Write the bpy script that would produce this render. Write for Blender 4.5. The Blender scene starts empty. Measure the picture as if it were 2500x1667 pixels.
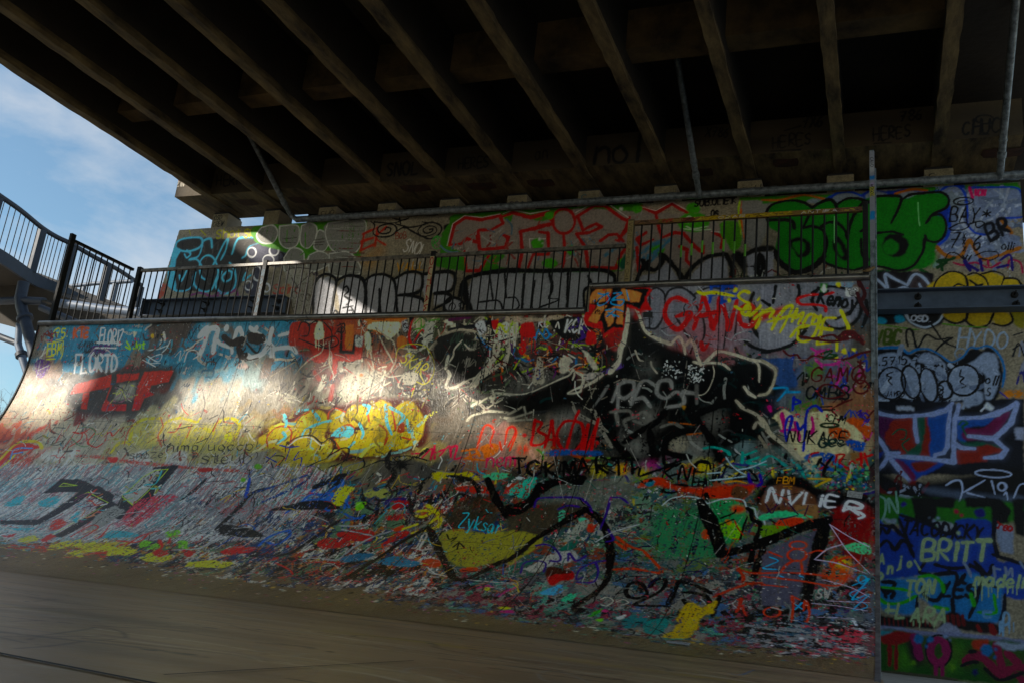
import bpy, bmesh, math, random
import numpy as np
from mathutils import Vector, Matrix
rng = np.random.default_rng(7)
random.seed(7)
C = bpy.context.scene.collection
SC = bpy.context.scene

# ------------------------------------------------------------------ camera
RM = np.array([[0.92529193, 0.00946168, 0.37913761],
               [0.36526552, -0.29125117, -0.88416845],
               [0.10205855, 0.95659983, -0.27294839]])
FPX, CX, CY = 2180.0, 1250.0, 833.5
cam = bpy.data.cameras.new('camera')
cam.sensor_width = 36; cam.lens = 36*FPX/2500; cam.clip_start = .05; cam.clip_end = 2000
camo = bpy.data.objects.new('camera', cam); C.objects.link(camo)
m = Matrix([list(r)+[0] for r in RM.tolist()]+[[0, 0, 0, 1]])
camo.matrix_world = m
SC.camera = camo

# ------------------------------------------------------------------ light
SUN = Vector((-1.0, -.8, .6)).normalized()
sl = bpy.data.lights.new('sun', 'SUN'); sl.energy = 4.4; sl.angle = math.radians(1.6); sl.color = (1, .92, .8)
so = bpy.data.objects.new('sun', sl); C.objects.link(so)
so.rotation_euler = SUN.to_track_quat('Z', 'Y').to_euler()
W = bpy.data.worlds.new('World'); SC.world = W; W.use_nodes = True
nt = W.node_tree; N = nt.nodes; L = nt.links
bg = N['Background']; bg.inputs[1].default_value = .12
sky = N.new('ShaderNodeTexSky'); sky.sky_type = 'NISHITA'; sky.sun_disc = False
sky.sun_elevation = math.asin(SUN.z); sky.sun_rotation = math.atan2(SUN.x, SUN.y)
sky.air_density = 1.0; sky.dust_density = .6; sky.ozone_density = 2.0
tc = N.new('ShaderNodeTexCoord')
mp = N.new('ShaderNodeMapping'); mp.inputs['Scale'].default_value = (1.3, 1.3, 3.6); mp.inputs['Rotation'].default_value = (.15, -.35, .4)
mp.inputs['Location'].default_value = (2, 8, 5)
L.new(tc.outputs['Generated'], mp.inputs[0])
nz = N.new('ShaderNodeTexNoise'); nz.inputs['Scale'].default_value = 2.1; nz.inputs['Detail'].default_value = 7; nz.inputs['Roughness'].default_value = .58; nz.inputs['Distortion'].default_value = .25
L.new(mp.outputs[0], nz.inputs['Vector'])
cr = N.new('ShaderNodeValToRGB'); cr.color_ramp.elements[0].position = .42; cr.color_ramp.elements[1].position = .66
cr.color_ramp.elements[0].color = (0.03, .03, .03, 1); cr.color_ramp.elements[1].color = (.85, .85, .85, 1)
L.new(nz.outputs['Fac'], cr.inputs[0])
mx = N.new('ShaderNodeMix'); mx.data_type = 'RGBA'
L.new(cr.outputs[0], mx.inputs['Factor']); hs_ = N.new('ShaderNodeMix'); hs_.data_type = 'RGBA'; hs_.blend_type = 'MULTIPLY'; hs_.inputs['Factor'].default_value = 1; hs_.inputs['B'].default_value = (.54, .63, .61, 1); L.new(sky.outputs[0], hs_.inputs['A']); L.new(hs_.outputs['Result'], mx.inputs['A'])
mx.inputs['B'].default_value = (2.7, 2.8, 2.95, 1)
L.new(mx.outputs['Result'], bg.inputs[0])
SC.view_settings.view_transform = 'Standard'; SC.view_settings.look = 'None'
SC.view_settings.exposure = 1.2; SC.view_settings.gamma = 1

# ------------------------------------------------------------------ measured geometry (metres, eye at the origin)
FLOOR = -.2; GROUND = -.31
XL = -9.39; XR = -.03; XSTEP = -2.45
Y1 = 7.4135; RAD = 2.5; YC = Y1-RAD; ZC = 2.3; ZTOP = 2.8; ZLOW = 2.56
YRAIL = 8.51; YW = 9.2
def zsl(x): return -.0145*(x+8.7)            # the bridge falls slightly towards the right
def ray(u, v): return RM @ np.array([(u-CX)/FPX, -(v-CY)/FPX, -1.0])
def onY(u, v, Y): d = ray(u, v); return d*(Y/d[1])
def onX(u, v, X): d = ray(u, v); return d*(X/d[0])
def onZ(u, v, Z): d = ray(u, v); return d*(Z/d[2])
def ramp_pt(u, s):                           # s = length along the profile, measured down from ZTOP
    if s < ZTOP-ZC: return (u, Y1, ZTOP-s)
    t = (s-(ZTOP-ZC))/RAD
    if t > math.pi/2: return (u, YC-(t-math.pi/2)*RAD, FLOOR)
    return (u, YC+RAD*math.cos(t), ZC-RAD*math.sin(t))
SMAX = ZTOP-ZC+RAD*math.pi/2

# ------------------------------------------------------------------ object helpers
def link(o, parent=None):
    C.objects.link(o)
    if parent: o.parent = parent
    return o
def tag(o, label=None, cat=None, group=None, kind=None):
    if label: o['label'] = label
    if cat: o['category'] = cat
    if group: o['group'] = group
    if kind: o['kind'] = kind
    return o
def empty(name, loc=(0, 0, 0)):
    o = bpy.data.objects.new(name, None); o.location = loc; return link(o)
class MB:
    """collects boxes, tubes and prisms in world coordinates"""
    def __init__(s): s.v = []; s.f = []
    def add(s, vs, fs):
        b = len(s.v); s.v += [tuple(map(float, p)) for p in vs]; s.f += [tuple(b+i for i in f) for f in fs]; return s
    def box(s, x0, x1, y0, y1, z0, z1, fn=None):
        vs = [(x, y, z) for x in (x0, x1) for y in (y0, y1) for z in (z0, z1)]
        if fn: vs = [fn(p) for p in vs]
        return s.add(vs, [(0, 1, 3, 2), (4, 6, 7, 5), (0, 4, 5, 1), (2, 3, 7, 6), (0, 2, 6, 4), (1, 5, 7, 3)])
    def bar(s, a, b, w, h, up=(0, 0, 1)):
        a = Vector(a); b = Vector(b); d = (b-a).normalized(); u = Vector(up)
        if abs(d.dot(u)) > .98: u = Vector((0, 1, 0))
        r = d.cross(u).normalized(); u = r.cross(d)
        vs = [p+r*i*w/2+u*j*h/2 for p in (a, b) for i, j in ((-1, -1), (1, -1), (1, 1), (-1, 1))]
        return s.add(vs, [(0, 1, 2, 3), (7, 6, 5, 4), (0, 4, 5, 1), (1, 5, 6, 2), (2, 6, 7, 3), (3, 7, 4, 0)])
    def tube(s, pts, r, n=12, cap=True):
        pts = [Vector(p) for p in pts]; rs = r if isinstance(r, (list, tuple)) else [r]*len(pts)
        ref = Vector((0, 0, 1)); d0 = (pts[1]-pts[0]).normalized()
        if abs(d0.dot(ref)) > .9: ref = Vector((1, 0, 0))
        vs = []
        for i, p in enumerate(pts):
            d = (pts[min(i+1, len(pts)-1)]-pts[max(i-1, 0)]).normalized()
            a = d.cross(ref).normalized(); c = a.cross(d)
            for k in range(n):
                t = 2*math.pi*k/n; vs.append(p+(a*math.cos(t)+c*math.sin(t))*rs[i])
        fs = [(i*n+k, i*n+(k+1) % n, (i+1)*n+(k+1) % n, (i+1)*n+k) for i in range(len(pts)-1) for k in range(n)]
        if cap: fs += [tuple(range(n))[::-1], tuple((len(pts)-1)*n+k for k in range(n))]
        return s.add(vs, fs)
    def prism(s, prof, fn0, fn1):
        n = len(prof); vs = [fn0(p) for p in prof]+[fn1(p) for p in prof]
        return s.add(vs, [tuple(range(n)), tuple(range(2*n-1, n-1, -1))]+[(i, i+n, (i+1) % n+n, (i+1) % n) for i in range(n)])
    def build(s, name, mat, parent=None, smooth=False, bevel=0, origin=None):
        me = bpy.data.meshes.new(name)
        o = bpy.data.objects.new(name, me)
        off = Vector((0, 0, 0))
        if parent is not None: off = parent.location
        if origin is not None: off = Vector(origin); o.location = off
        me.from_pydata([tuple(Vector(p)-off) for p in s.v], [], s.f); me.update()
        bm = bmesh.new(); bm.from_mesh(me); bmesh.ops.recalc_face_normals(bm, faces=bm.faces)
        if bevel: bmesh.ops.bevel(bm, geom=[e for e in bm.edges], offset=bevel, segments=1, affect='EDGES')
        bm.to_mesh(me); bm.free()
        me.materials.append(mat)
        if smooth:
            for p in me.polygons: p.use_smooth = True
            try: me.set_sharp_from_angle(angle=math.radians(40))
            except Exception: pass
        return link(o, parent)

def lin(h):
    r = np.array([int(h[i:i+2], 16) for i in (0, 2, 4)])/255.0
    return np.where(r <= .04045, r/12.92, ((r+.055)/1.055)**2.4)
def mat(name, col, rough=.6, metal=0, noise=.25, nscale=6, bump=.1, bscale=40, spec=.5, col2=None, stretch=None, attr=False):
    m = bpy.data.materials.new(name); m.use_nodes = True
    t = m.node_tree; n = t.nodes; l = t.links; b = n['Principled BSDF']
    b.inputs['Roughness'].default_value = rough; b.inputs['Metallic'].default_value = metal
    b.inputs['Specular IOR Level'].default_value = spec
    tc = n.new('ShaderNodeTexCoord'); src = tc.outputs['Object']
    if stretch:
        mp = n.new('ShaderNodeMapping'); mp.inputs['Scale'].default_value = stretch; l.new(src, mp.inputs[0]); src = mp.outputs[0]
    nz = n.new('ShaderNodeTexNoise'); nz.inputs['Scale'].default_value = nscale; nz.inputs['Detail'].default_value = 8; nz.inputs['Roughness'].default_value = .65
    l.new(src, nz.inputs['Vector'])
    if attr:
        a = n.new('ShaderNodeAttribute'); a.attribute_name = 'paint'; base = a.outputs['Color']
        mr = n.new('ShaderNodeMapRange'); mr.inputs['To Min'].default_value = 1-noise; mr.inputs['To Max'].default_value = 1+noise*.6
        l.new(nz.outputs['Fac'], mr.inputs[0])
        v = n.new('ShaderNodeVectorMath'); v.operation = 'SCALE'; l.new(base, v.inputs[0]); l.new(mr.outputs[0], v.inputs['Scale'])
        l.new(v.outputs[0], b.inputs['Base Color'])
    else:
        c1 = lin(col); c2 = lin(col2) if col2 else c1*(1-noise)
        r = n.new('ShaderNodeValToRGB'); r.color_ramp.elements[0].position = .33; r.color_ramp.elements[1].position = .67
        r.color_ramp.elements[0].color = (*c2, 1); r.color_ramp.elements[1].color = (*(c1*(1 if col2 else 1+noise*.4)), 1)
        l.new(nz.outputs['Fac'], r.inputs[0]); l.new(r.outputs[0], b.inputs['Base Color'])
    n2 = n.new('ShaderNodeTexNoise'); n2.inputs['Scale'].default_value = bscale; n2.inputs['Detail'].default_value = 5
    l.new(src, n2.inputs['Vector'])
    bp = n.new('ShaderNodeBump'); bp.inputs['Strength'].default_value = bump; bp.inputs['Distance'].default_value = .02
    l.new(n2.outputs['Fac'], bp.inputs['Height']); l.new(bp.outputs[0], b.inputs['Normal'])
    rr = n.new('ShaderNodeMapRange'); rr.inputs['To Min'].default_value = max(.05, rough-.12); rr.inputs['To Max'].default_value = min(1, rough+.15)
    l.new(nz.outputs['Fac'], rr.inputs[0]); l.new(rr.outputs[0], b.inputs['Roughness'])
    return m

# ------------------------------------------------------------------ paint: strokes rasterised into a colour attribute of the real surface
def up(a, H, Wd):
    h, w = a.shape[:2]
    y = np.linspace(0, h-1.001, H); x = np.linspace(0, w-1.001, Wd)
    yi = y.astype(int); xi = x.astype(int); fy = (y-yi)[:, None]; fx = (x-xi)[None, :]
    fy = fy*fy*(3-2*fy); fx = fx*fx*(3-2*fx)
    if a.ndim == 3: fy = fy[..., None]; fx = fx[..., None]
    r0 = a[yi]; r1 = a[yi+1]
    return (r0[:, xi]*(1-fx)+r0[:, xi+1]*fx)*(1-fy)+(r1[:, xi]*(1-fx)+r1[:, xi+1]*fx)*fy
class Canvas:
    def __init__(s, u0, u1, v0, v1, res, base):
        s.u0, s.v0, s.res = u0, v0, res
        s.W = int(round((u1-u0)/res))+1; s.H = int(round((v1-v0)/res))+1
        s.a = np.empty((s.H, s.W, 3), np.float32); s.a[:] = lin(base)
        s.nf = s.noise(.012, .012); s.nm = s.noise(.05, .05)*.6+s.nf*.4
        s.ns = s.noise(.012, .14)*.6+s.noise(.03, .3)*.4; s.nb = s.noise(.3, .3)
    def noise(s, cu, cv):
        h = max(3, int(s.H*s.res/cv)+2); w = max(3, int(s.W*s.res/cu)+2)
        return up(rng.random((h, w)).astype(np.float32), s.H, s.W).astype(np.float32)
    def comp(s, i0, i1, j0, j1, al, col):
        al = al[..., None]; t = s.a[i0:i1, j0:j1]; t += (col-t)*al
    def wearf(s, al, sl_, wear):
        if wear > 0:
            n = s.ns[sl_]*.55+s.nf[sl_]*.45
            th = .24+.36*wear
            al = al*np.clip((n-th)/.09+.5, 0, 1) if wear < 1.5 else al
        return al
    def stroke(s, uv, w, col, soft=.12, wear=0, op=1):
        """uv: Nx2 metres, w: width(s) in metres"""
        uv = np.asarray(uv, float); w = np.broadcast_to(np.asarray(w, float), (len(uv),))
        P = (uv-[s.u0, s.v0])/s.res; Wp = w/s.res
        m = Wp.max()*(.5+soft)+4
        j0, i0 = np.maximum(np.floor(P.min(0)-m).astype(int), 0); j1 = min(int(P[:, 0].max()+m)+2, s.W); i1 = min(int(P[:, 1].max()+m)+2, s.H)
        if i1-i0 < 2 or j1-j0 < 2: return
        D = np.full((i1-i0, j1-j0), 9.0, np.float32)      # (distance - half width)/half width
        for k in range(len(P)-1):
            a, b = P[k], P[k+1]; mm = max(Wp[k], Wp[k+1])*(.5+soft)+4
            x0 = max(int(min(a[0], b[0])-mm)-j0, 0); x1 = min(int(max(a[0], b[0])+mm)+2-j0, D.shape[1])
            y0 = max(int(min(a[1], b[1])-mm)-i0, 0); y1 = min(int(max(a[1], b[1])+mm)+2-i0, D.shape[0])
            if x1 <= x0 or y1 <= y0: continue
            X = np.arange(x0, x1)+j0; Yv = (np.arange(y0, y1)+i0)[:, None]
            d = b-a; q = max(d@d, 1e-6)
            t = np.clip(((X-a[0])*d[0]+(Yv-a[1])*d[1])/q, 0, 1)
            hw = np.maximum(.5*(Wp[k]*(1-t)+Wp[k+1]*t), .55)
            dist = np.hypot(X-a[0]-t*d[0], Yv-a[1]-t*d[1])
            sub = D[y0:y1, x0:x1]; np.minimum(sub, (dist-hw)/hw, out=sub)
        hwp = max(Wp.mean()/2, .55); sl_ = (slice(i0, i1), slice(j0, j1))
        D = D*hwp + (s.nm[sl_]-.5)*min(3.0, hwp*.5+.4)
        sf = max(.9, soft*hwp*2)
        al = np.clip(.5-D/sf, 0, 1); al = al*al*(3-2*al)
        s.comp(i0, i1, j0, j1, s.wearf(al, sl_, wear)*op, col)
    def fill(s, uv, col, soft=.008, wear=0, op=1, rough=.012):
        P = (np.asarray(uv, float)-[s.u0, s.v0])/s.res
        m = 4+soft/s.res+rough/s.res
        j0, i0 = np.maximum(np.floor(P.min(0)-m).astype(int), 0); j1 = min(int(P[:, 0].max()+m)+2, s.W); i1 = min(int(P[:, 1].max()+m)+2, s.H)
        if i1-i0 < 2 or j1-j0 < 2: return
        sl_ = (slice(i0, i1), slice(j0, j1))
        X = np.arange(j0, j1)[None, :]+(s.nm[sl_]-.5)*2*rough/s.res; Yv = np.arange(i0, i1)[:, None]+(s.nm[sl_][::-1, ::-1]-.5)*2*rough/s.res
        ins = np.zeros(X.shape, bool); n = len(P)
        for k in range(n):
            a, b = P[k], P[(k+1) % n]
            if abs(a[1]-b[1]) < 1e-9: continue
            c = (a[1] > Yv) != (b[1] > Yv)
            ins ^= c & (X < (b[0]-a[0])*(Yv-a[1])/(b[1]-a[1])+a[0])
        al = ins.astype(np.float32)
        r = int(max(1, soft/s.res))
        for ax in (0, 1):
            if al.shape[ax] > 2*r+2:
                k = np.pad(al, [(r, r) if q == ax else (0, 0) for q in (0, 1)], mode='edge'); cs = np.cumsum(k, ax)
                z = np.take(cs, range(2*r, cs.shape[ax]), ax); y = np.concatenate([np.zeros_like(np.take(cs, [0], ax)), np.take(cs, range(0, cs.shape[ax]-2*r-1), ax)], ax)
                al = (z-y)/(2*r+1)
        s.comp(i0, i1, j0, j1, s.wearf(al, sl_, wear)*op, col)

def smooth(P, closed=False, n=7):
    P = np.asarray(P, float); 
    if len(P) < 3: return P
    Q = np.vstack([P[-1], P, P[0], P[1]]) if closed else np.vstack([2*P[0]-P[1], P, 2*P[-1]-P[-2]])
    out = []
    for i in range(1, len(Q)-2):
        p0, p1, p2, p3 = Q[i-1:i+3]
        for t in np.linspace(0, 1, n, endpoint=False):
            out.append(.5*((2*p1)+(-p0+p2)*t+(2*p0-5*p1+4*p2-p3)*t*t+(-p0+3*p1-3*p2+p3)*t**3))
    out.append(Q[-2]); return np.array(out)
def px_ramp(u, v):
    d = ray(u, v); p = d*(Y1/d[1])
    if p[2] >= ZC: return p[0], ZTOP-p[2], np.linalg.norm(p)
    a = d[1]**2+d[2]**2; b = -2*(d[1]*YC+d[2]*ZC); c = YC**2+ZC**2-RAD**2
    q = b*b-4*a*c
    t = (-b+math.sqrt(max(q, 0)))/2/a; p = d*t
    if p[1] < YC or q < 0:
        p = d*(FLOOR/d[2]); return p[0], SMAX+(YC-p[1]), np.linalg.norm(p)
    th = math.atan2(ZC-p[2], p[1]-YC)
    return p[0], ZTOP-ZC+RAD*th, np.linalg.norm(p)
def px_wall(u, v): p = onY(u, v, YW); return p[0], p[2], np.linalg.norm(p)
def px_cross(u, v): p = onY(u, v, 8.86); return p[0], p[2], np.linalg.norm(p)
def px_floor(u, v): p = onZ(u, v, FLOOR); return p[0], p[1], np.linalg.norm(p)

TX, TY, TK, GAIN = 0., 0., 3.267, 1.
def tile(n, gain=None):
    global TX, TY, TK, GAIN
    TK = 3.267; a = n % 10-1; TX = (0, 620, 1240, 1860)[a % 4]
    TY = (0 if a < 4 else 440) if n < 10 else (760 if a < 4 else 1187)
    if gain is not None: GAIN = gain
def pts(t):
    if isinstance(t, str): t = [float(x) for x in t.split()]
    t = np.asarray(t, float).reshape(-1, 2); return t/TK+[TX, TY]
def cl(h):
    c = lin(h)*GAIN; g = c.mean(); c = np.maximum(g+(c-g)*1.12, .003); mxv = c.max()
    return np.minimum(c*(.8/mxv if mxv > .8 else 1), .85)
CUR = [None, None]
def surf(cv, f): CUR[0] = cv; CUR[1] = f
def conv(P):
    q = np.array([CUR[1](*p) for p in P]); return q[:, :2], q[:, 2]/FPX
def st(col, w, t, soft=.15, wear=0, closed=False, sm=True, op=1):
    P = pts(t)
    if closed: P = np.vstack([P, P[:1]])
    if sm: P = smooth(P)
    uv, sc = conv(P); k = len(P); c = cl(col)
    wv = np.interp(np.linspace(0, 1, k), np.linspace(0, 1, 5), [random.uniform(.72, 1.2) for _ in range(5)])*w/TK*sc
    if k > 2 and not closed: wv[0] *= .75; wv[-1] *= .7
    if w > 15 and soft < .5 and wear < .3 and len(P) < 120: CUR[0].stroke(uv, wv*1.7, c, .9, 0, .16*op)
    CUR[0].stroke(uv, wv, c, soft, wear, op)
def fl(col, t, wear=0, sm=True, soft=.008, op=1, rough=.012):
    P = pts(t)
    if sm: P = smooth(P, True)
    uv, sc = conv(P); CUR[0].fill(uv, cl(col), soft, wear, op, rough)
def ell(cx, cy, rx, ry, a=0, n=24):
    t = np.linspace(0, 2*math.pi, n, endpoint=False); a = math.radians(a)
    x = np.cos(t)*rx; y = np.sin(t)*ry
    return np.stack([cx+x*math.cos(a)-y*math.sin(a), cy+x*math.sin(a)+y*math.cos(a)], 1)
def el(col, w, cx, cy, rx, ry, a=0, soft=.15, wear=0): st(col, w, ell(cx, cy, rx, ry, a), soft, wear, True, False)
def ef(col, cx, cy, rx, ry, a=0, soft=.008, wear=0, op=1): fl(col, ell(cx, cy, rx, ry, a), wear, False, soft, op)
FONT = {
'A': '0,0 2,6 4,0|1,2 3,2', 'B': '0,0 0,6 3,6 3.4,4.6 2.6,3.2 0,3|2.6,3.2 4,2 3.6,.3 0,0', 'C': '4,5 2.4,6 .4,4.6 .2,1.6 2,0 4,1', 'D': '0,0 0,6 2.6,5.6 4,3.2 3,.8 0,0',
'E': '4,6 0,6 0,0 4,0|0,3 3,3', 'F': '0,0 0,6 4,6|0,3 3,3.2', 'G': '4,5 2.2,6 .2,4.4 .2,1.4 2,0 4,.8 4,2.6 2.4,2.6', 'H': '0,0 0,6|4,0 4,6|0,3 4,3.2', 'I': '1,0 1,6',
'J': '3.4,6 3.2,1.4 1.8,0 0,1.2', 'K': '0,0 0,6|3.8,6 .4,2.8 4,0', 'L': '0,6 0,0 3.6,.2', 'M': '0,0 .6,6 2,2.4 3.6,6 4.2,0', 'N': '0,0 .4,6 3.4,.2 3.8,6', 'O': '2,6 .3,4.8 0,2 1.6,0 3.6,1.2 4,4 2,6',
'P': '0,0 .2,6 3.2,5.8 3.8,4.2 2.6,2.9 .2,2.8', 'R': '0,0 .2,6 3.2,5.8 3.6,4.2 2.4,3 .4,2.9 3.8,0', 'S': '3.8,5.2 2.2,6 .4,5 1,3.5 3,2.6 3.6,1 1.8,0 0,.9', 'T': '0,6 4,6|2,6 2,0', 'U': '0,6 .2,1.4 2,0 3.8,1.4 4,6',
'V': '0,6 1.8,0 4,6', 'W': '0,6 1,0 2,4 3.2,0 4.4,6', 'X': '0,0 4,6|0,6 4,0', 'Y': '0,6 1.9,3 4,6|1.9,3 1.5,0', 'Z': '0,6 4,6 0,0 4,0', '1': '.6,4.6 1.8,6 1.8,0', '2': '.2,5 2,6 3.6,4.6 0,0 4,.2', '5': '3.8,6 .6,6 .4,3.4 2.6,3.6 3.8,2 2.4,0 0,.6', '6': '3.4,6 1,4 .2,1.6 1.8,0 3.6,1.2 3,3 .6,2.4',
'7': '0,5.8 4,6 1.4,0|.9,3.2 3.2,3.2', '8': '2,3.2 .4,4.6 2,6 3.6,4.6 2,3.2 .2,1.6 2,0 3.9,1.6 2,3.2', '0': '2,6 .3,4.8 0,2 1.6,0 3.6,1.2 4,4 2,6', '*': '0,2 4,4|0,4.4 4,1.6|2,1 2,5.4', '-': '0,3 3,3.2', '.': '1,.1 1.2,.3', '!': '1.4,6 1,1.8|.9,.1 1.1,.2', '?': '.2,5 2,6 3.6,4.6 2,2.8 2,1.6|1.9,.1 2.1,.2',
'a': '3.4,3.6 1.4,4 .2,2 1.4,0 3.2,1.4 3.4,3.8 3.8,0', 'e': '.4,2 3.2,2.4 2.4,4 .8,3.6 .2,1.6 1.6,0 3.6,.8', 'i': '1,0 1,3.6|1,5.2 1.1,5.4', 'l': '1,0 1,6', 'n': '0,0 .2,3.8|.2,2.8 1.8,4 3.2,3 3.4,0', 'm': '0,0 .2,3.8|.2,3 1.2,4 2,3 2,0|2,3 3.2,4 4,3 4.2,0', 'd': '3.4,6 3.4,0|3.4,3 1.6,4 .2,2 1.6,0 3.4,1.2', 'o': '2,4 .3,2.8 .6,.4 2.4,0 3.6,1.8 2,4', 't': '1.6,5.6 1.6,.6 2.8,0|0,3.8 3,4', 'u': '0,4 .2,1 1.6,0 3.2,1.2 3.4,4|3.4,2 3.8,0', 'c': '3.4,3.4 1.8,4 .2,2 1.6,0 3.4,.8', 'p': '0,-2 .2,4|.2,3 2,4 3.6,2.4 2.2,0 .2,1', 'r': '0,0 .2,4|.2,2.6 1.4,3.8 3,3.6', 'y': '0,4 1.6,.6|3.6,4 1.4,-2 0,-1.6', 's': '3.4,3.4 1.6,4 .4,3 3,1.4 2,0 0,.5', 'k': '0,0 .2,6|3.2,4 .4,1.8 3.4,0', 'b': '0,6 .2,0 2.4,0 3.6,2 2,3.8 .2,2.6', 'h': '0,0 .2,6|.2,3 2,4 3.2,3 3.4,0', 'z': '0,4 3.4,4 0,0 3.6,0', 'j': '2.4,4 2.2,-1 .6,-2|2.4,5.4 2.5,5.5', ' ': ''}
def tx(col, w, text, x, y, h, ang=0, xw=.62, slant=.15, soft=.15, wear=0, jit=.25, sm=False, vert=False, fit=None):
    ca, sa = math.cos(math.radians(ang)), math.sin(math.radians(ang)); k = h/6.; pen = 0.; fx = 1.
    def gw(ch): return max([float(p.split(',')[0]) for p in FONT.get(ch, '').replace('|', ' ').split()] or [2])
    if fit: fx = fit/max(1e-6, sum((gw(ch)*xw/.62*.72+1.1)*k for ch in text)-1.1*k)
    for ch in text:
        g = FONT.get(ch, '')
        jx, jy = (random.uniform(-jit, jit)*k for _ in (0, 1)); ks = random.uniform(.9, 1.1)
        for sub in g.split('|'):
            if not sub: continue
            q = [tuple(map(float, p.split(','))) for p in sub.split()]
            P = []
            for a, b in q:
                X = pen+jx+(a*xw/.62*.72*fx+b*slant)*k*ks+random.uniform(-.1, .1)*k; Yq = jy+b*k*ks+random.uniform(-.1, .1)*k
                if vert: P += [x+Yq, y+X]
                else: P += [x+X*ca+Yq*sa, y+X*sa-Yq*ca]
            st(col, w, P, soft, wear, sm=sm or len(q) > 3)
        pen += (gw(ch)*xw/.62*.72+1.1)*k*fx
def drip(col, w, x, y, n, l, spread):
    for i in range(n):
        xx = x+random.uniform(0, spread); yy = y+random.uniform(-8, 8); st(col, w*random.uniform(.5, 1), [xx, yy, xx+random.uniform(-3, 3), yy+l*random.uniform(.4, 1)], sm=False)
def grid_mesh(name, cv, fn, mtl, parent=None, mask=None, flip=False, smooth_=True):
    H, Wd = cv.H, cv.W
    u = cv.u0+np.arange(Wd)*cv.res; v = cv.v0+np.arange(H)*cv.res
    co = fn(*np.meshgrid(u, v)).reshape(-1, 3).astype(np.float32)
    if parent is not None: co = co-np.array(parent.location, np.float32)
    idx = np.arange(H*Wd).reshape(H, Wd)
    q = np.stack([idx[:-1, :-1], idx[:-1, 1:], idx[1:, 1:], idx[1:, :-1]], -1)
    if flip: q = q[..., ::-1]
    if mask is not None: q = q[mask(*np.meshgrid(u[:-1]+cv.res/2, v[:-1]+cv.res/2))]
    q = q.reshape(-1, 4); me = bpy.data.meshes.new(name)
    me.vertices.add(len(co)); me.vertices.foreach_set('co', co.ravel())
    me.loops.add(q.size); me.loops.foreach_set('vertex_index', q.ravel().astype(np.int32))
    me.polygons.add(len(q)); me.polygons.foreach_set('loop_start', np.arange(0, q.size, 4, dtype=np.int32))
    me.polygons.foreach_set('use_smooth', np.ones(len(q), bool))
    me.update(calc_edges=True)
    at = me.color_attributes.new('paint', 'FLOAT_COLOR', 'POINT')
    c4 = np.ones((H*Wd, 4), np.float32); c4[:, :3] = np.clip(cv.a, .004, .9).reshape(-1, 3)
    at.data.foreach_set('color', c4.ravel())
    me.materials.append(mtl)
    return link(bpy.data.objects.new(name, me), parent)

# ------------------------------------------------------------------ canvases
rampC = Canvas(XL, XR, 0, SMAX+.06, .005, '6f675a')
wallC = Canvas(-9.9, 1.32, GROUND, 4.60, .0075, '8a8375')
crossC = Canvas(-9.05, 1.30, 4.832, 5.22, .01, '4a3e2a')
floorC = Canvas(XL-.2, XR+.04, 1.0, YC, .008, '9c7e58')
railC = Canvas(0, 2.252, 0, .045, .003, '8a6a30')
post1C = Canvas(0, .054, 0, .9, .003, '17181b'); post2C = Canvas(0, .054, 0, .92, .003, 'c8b48a'); post3C = Canvas(0, .058, 0, 1.14, .003, '9a8658'); post4C = Canvas(0, .038, 0, .82, .003, '8a8a90')
PEDX = [(-8.77, -8.50), (-7.87, -7.62), (-6.97, -6.69), (-6.05, -5.78), (-5.14, -4.87), (-4.21, -3.95), (-3.29, -3.03), (-2.37, -2.11), (-1.43, -1.17), (-.49, -.22), (.46, .73)]
pedC = [Canvas(0, b-a, 0, .22, .005, '8a8064') for a, b in PEDX]

def base_field(cv, f, spec, sharp=5.0, warp=.14):
    """patchwork of old coats of paint: nearest colour wins, borders warped by noise"""
    S = [r.split() for r in spec.strip().splitlines()]
    P = []; 
    for r in S:
        y = float(r[0]); 
        for k in range(1, len(r), 2): P.append((float(r[k]), y, r[k+1]))
    uv = np.array([f(x, y)[:2] for x, y, _ in P]); col = np.array([lin(c)*(1.9 if x > 1240 and y > 1190 else 1.25 if y > 1000 else 1) for x, y, c in P])
    h, w = cv.H//3+1, cv.W//3+1
    U, V = np.meshgrid(np.linspace(cv.u0, cv.u0+cv.W*cv.res, w), np.linspace(cv.v0, cv.v0+cv.H*cv.res, h))
    def nz(cu, cvv): return up(rng.random((int(cv.H*cv.res/cvv)+3, int(cv.W*cv.res/cu)+3)), h, w)
    U = U+(nz(.25, .25)-.5)*warp*4+(nz(.06, .09)-.5)*warp*1.6; V = V+(nz(.25, .25)-.5)*warp*3+(nz(.06, .12)-.5)*warp*1.6
    best = np.full((h, w), 1e9); acc = np.zeros((h, w, 3)); ws = np.zeros((h, w))
    D = np.stack([np.hypot((U-a)*.8, (V-b)*1.25) for a, b in uv]); mn = D.min(0)
    for k in range(len(P)):
        wt = np.exp(-(D[k]-mn)/.035); acc += wt[..., None]*col[k]; ws += wt
    a = acc/ws[..., None]
    cv.a[:] = up(a, cv.H, cv.W)
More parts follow.
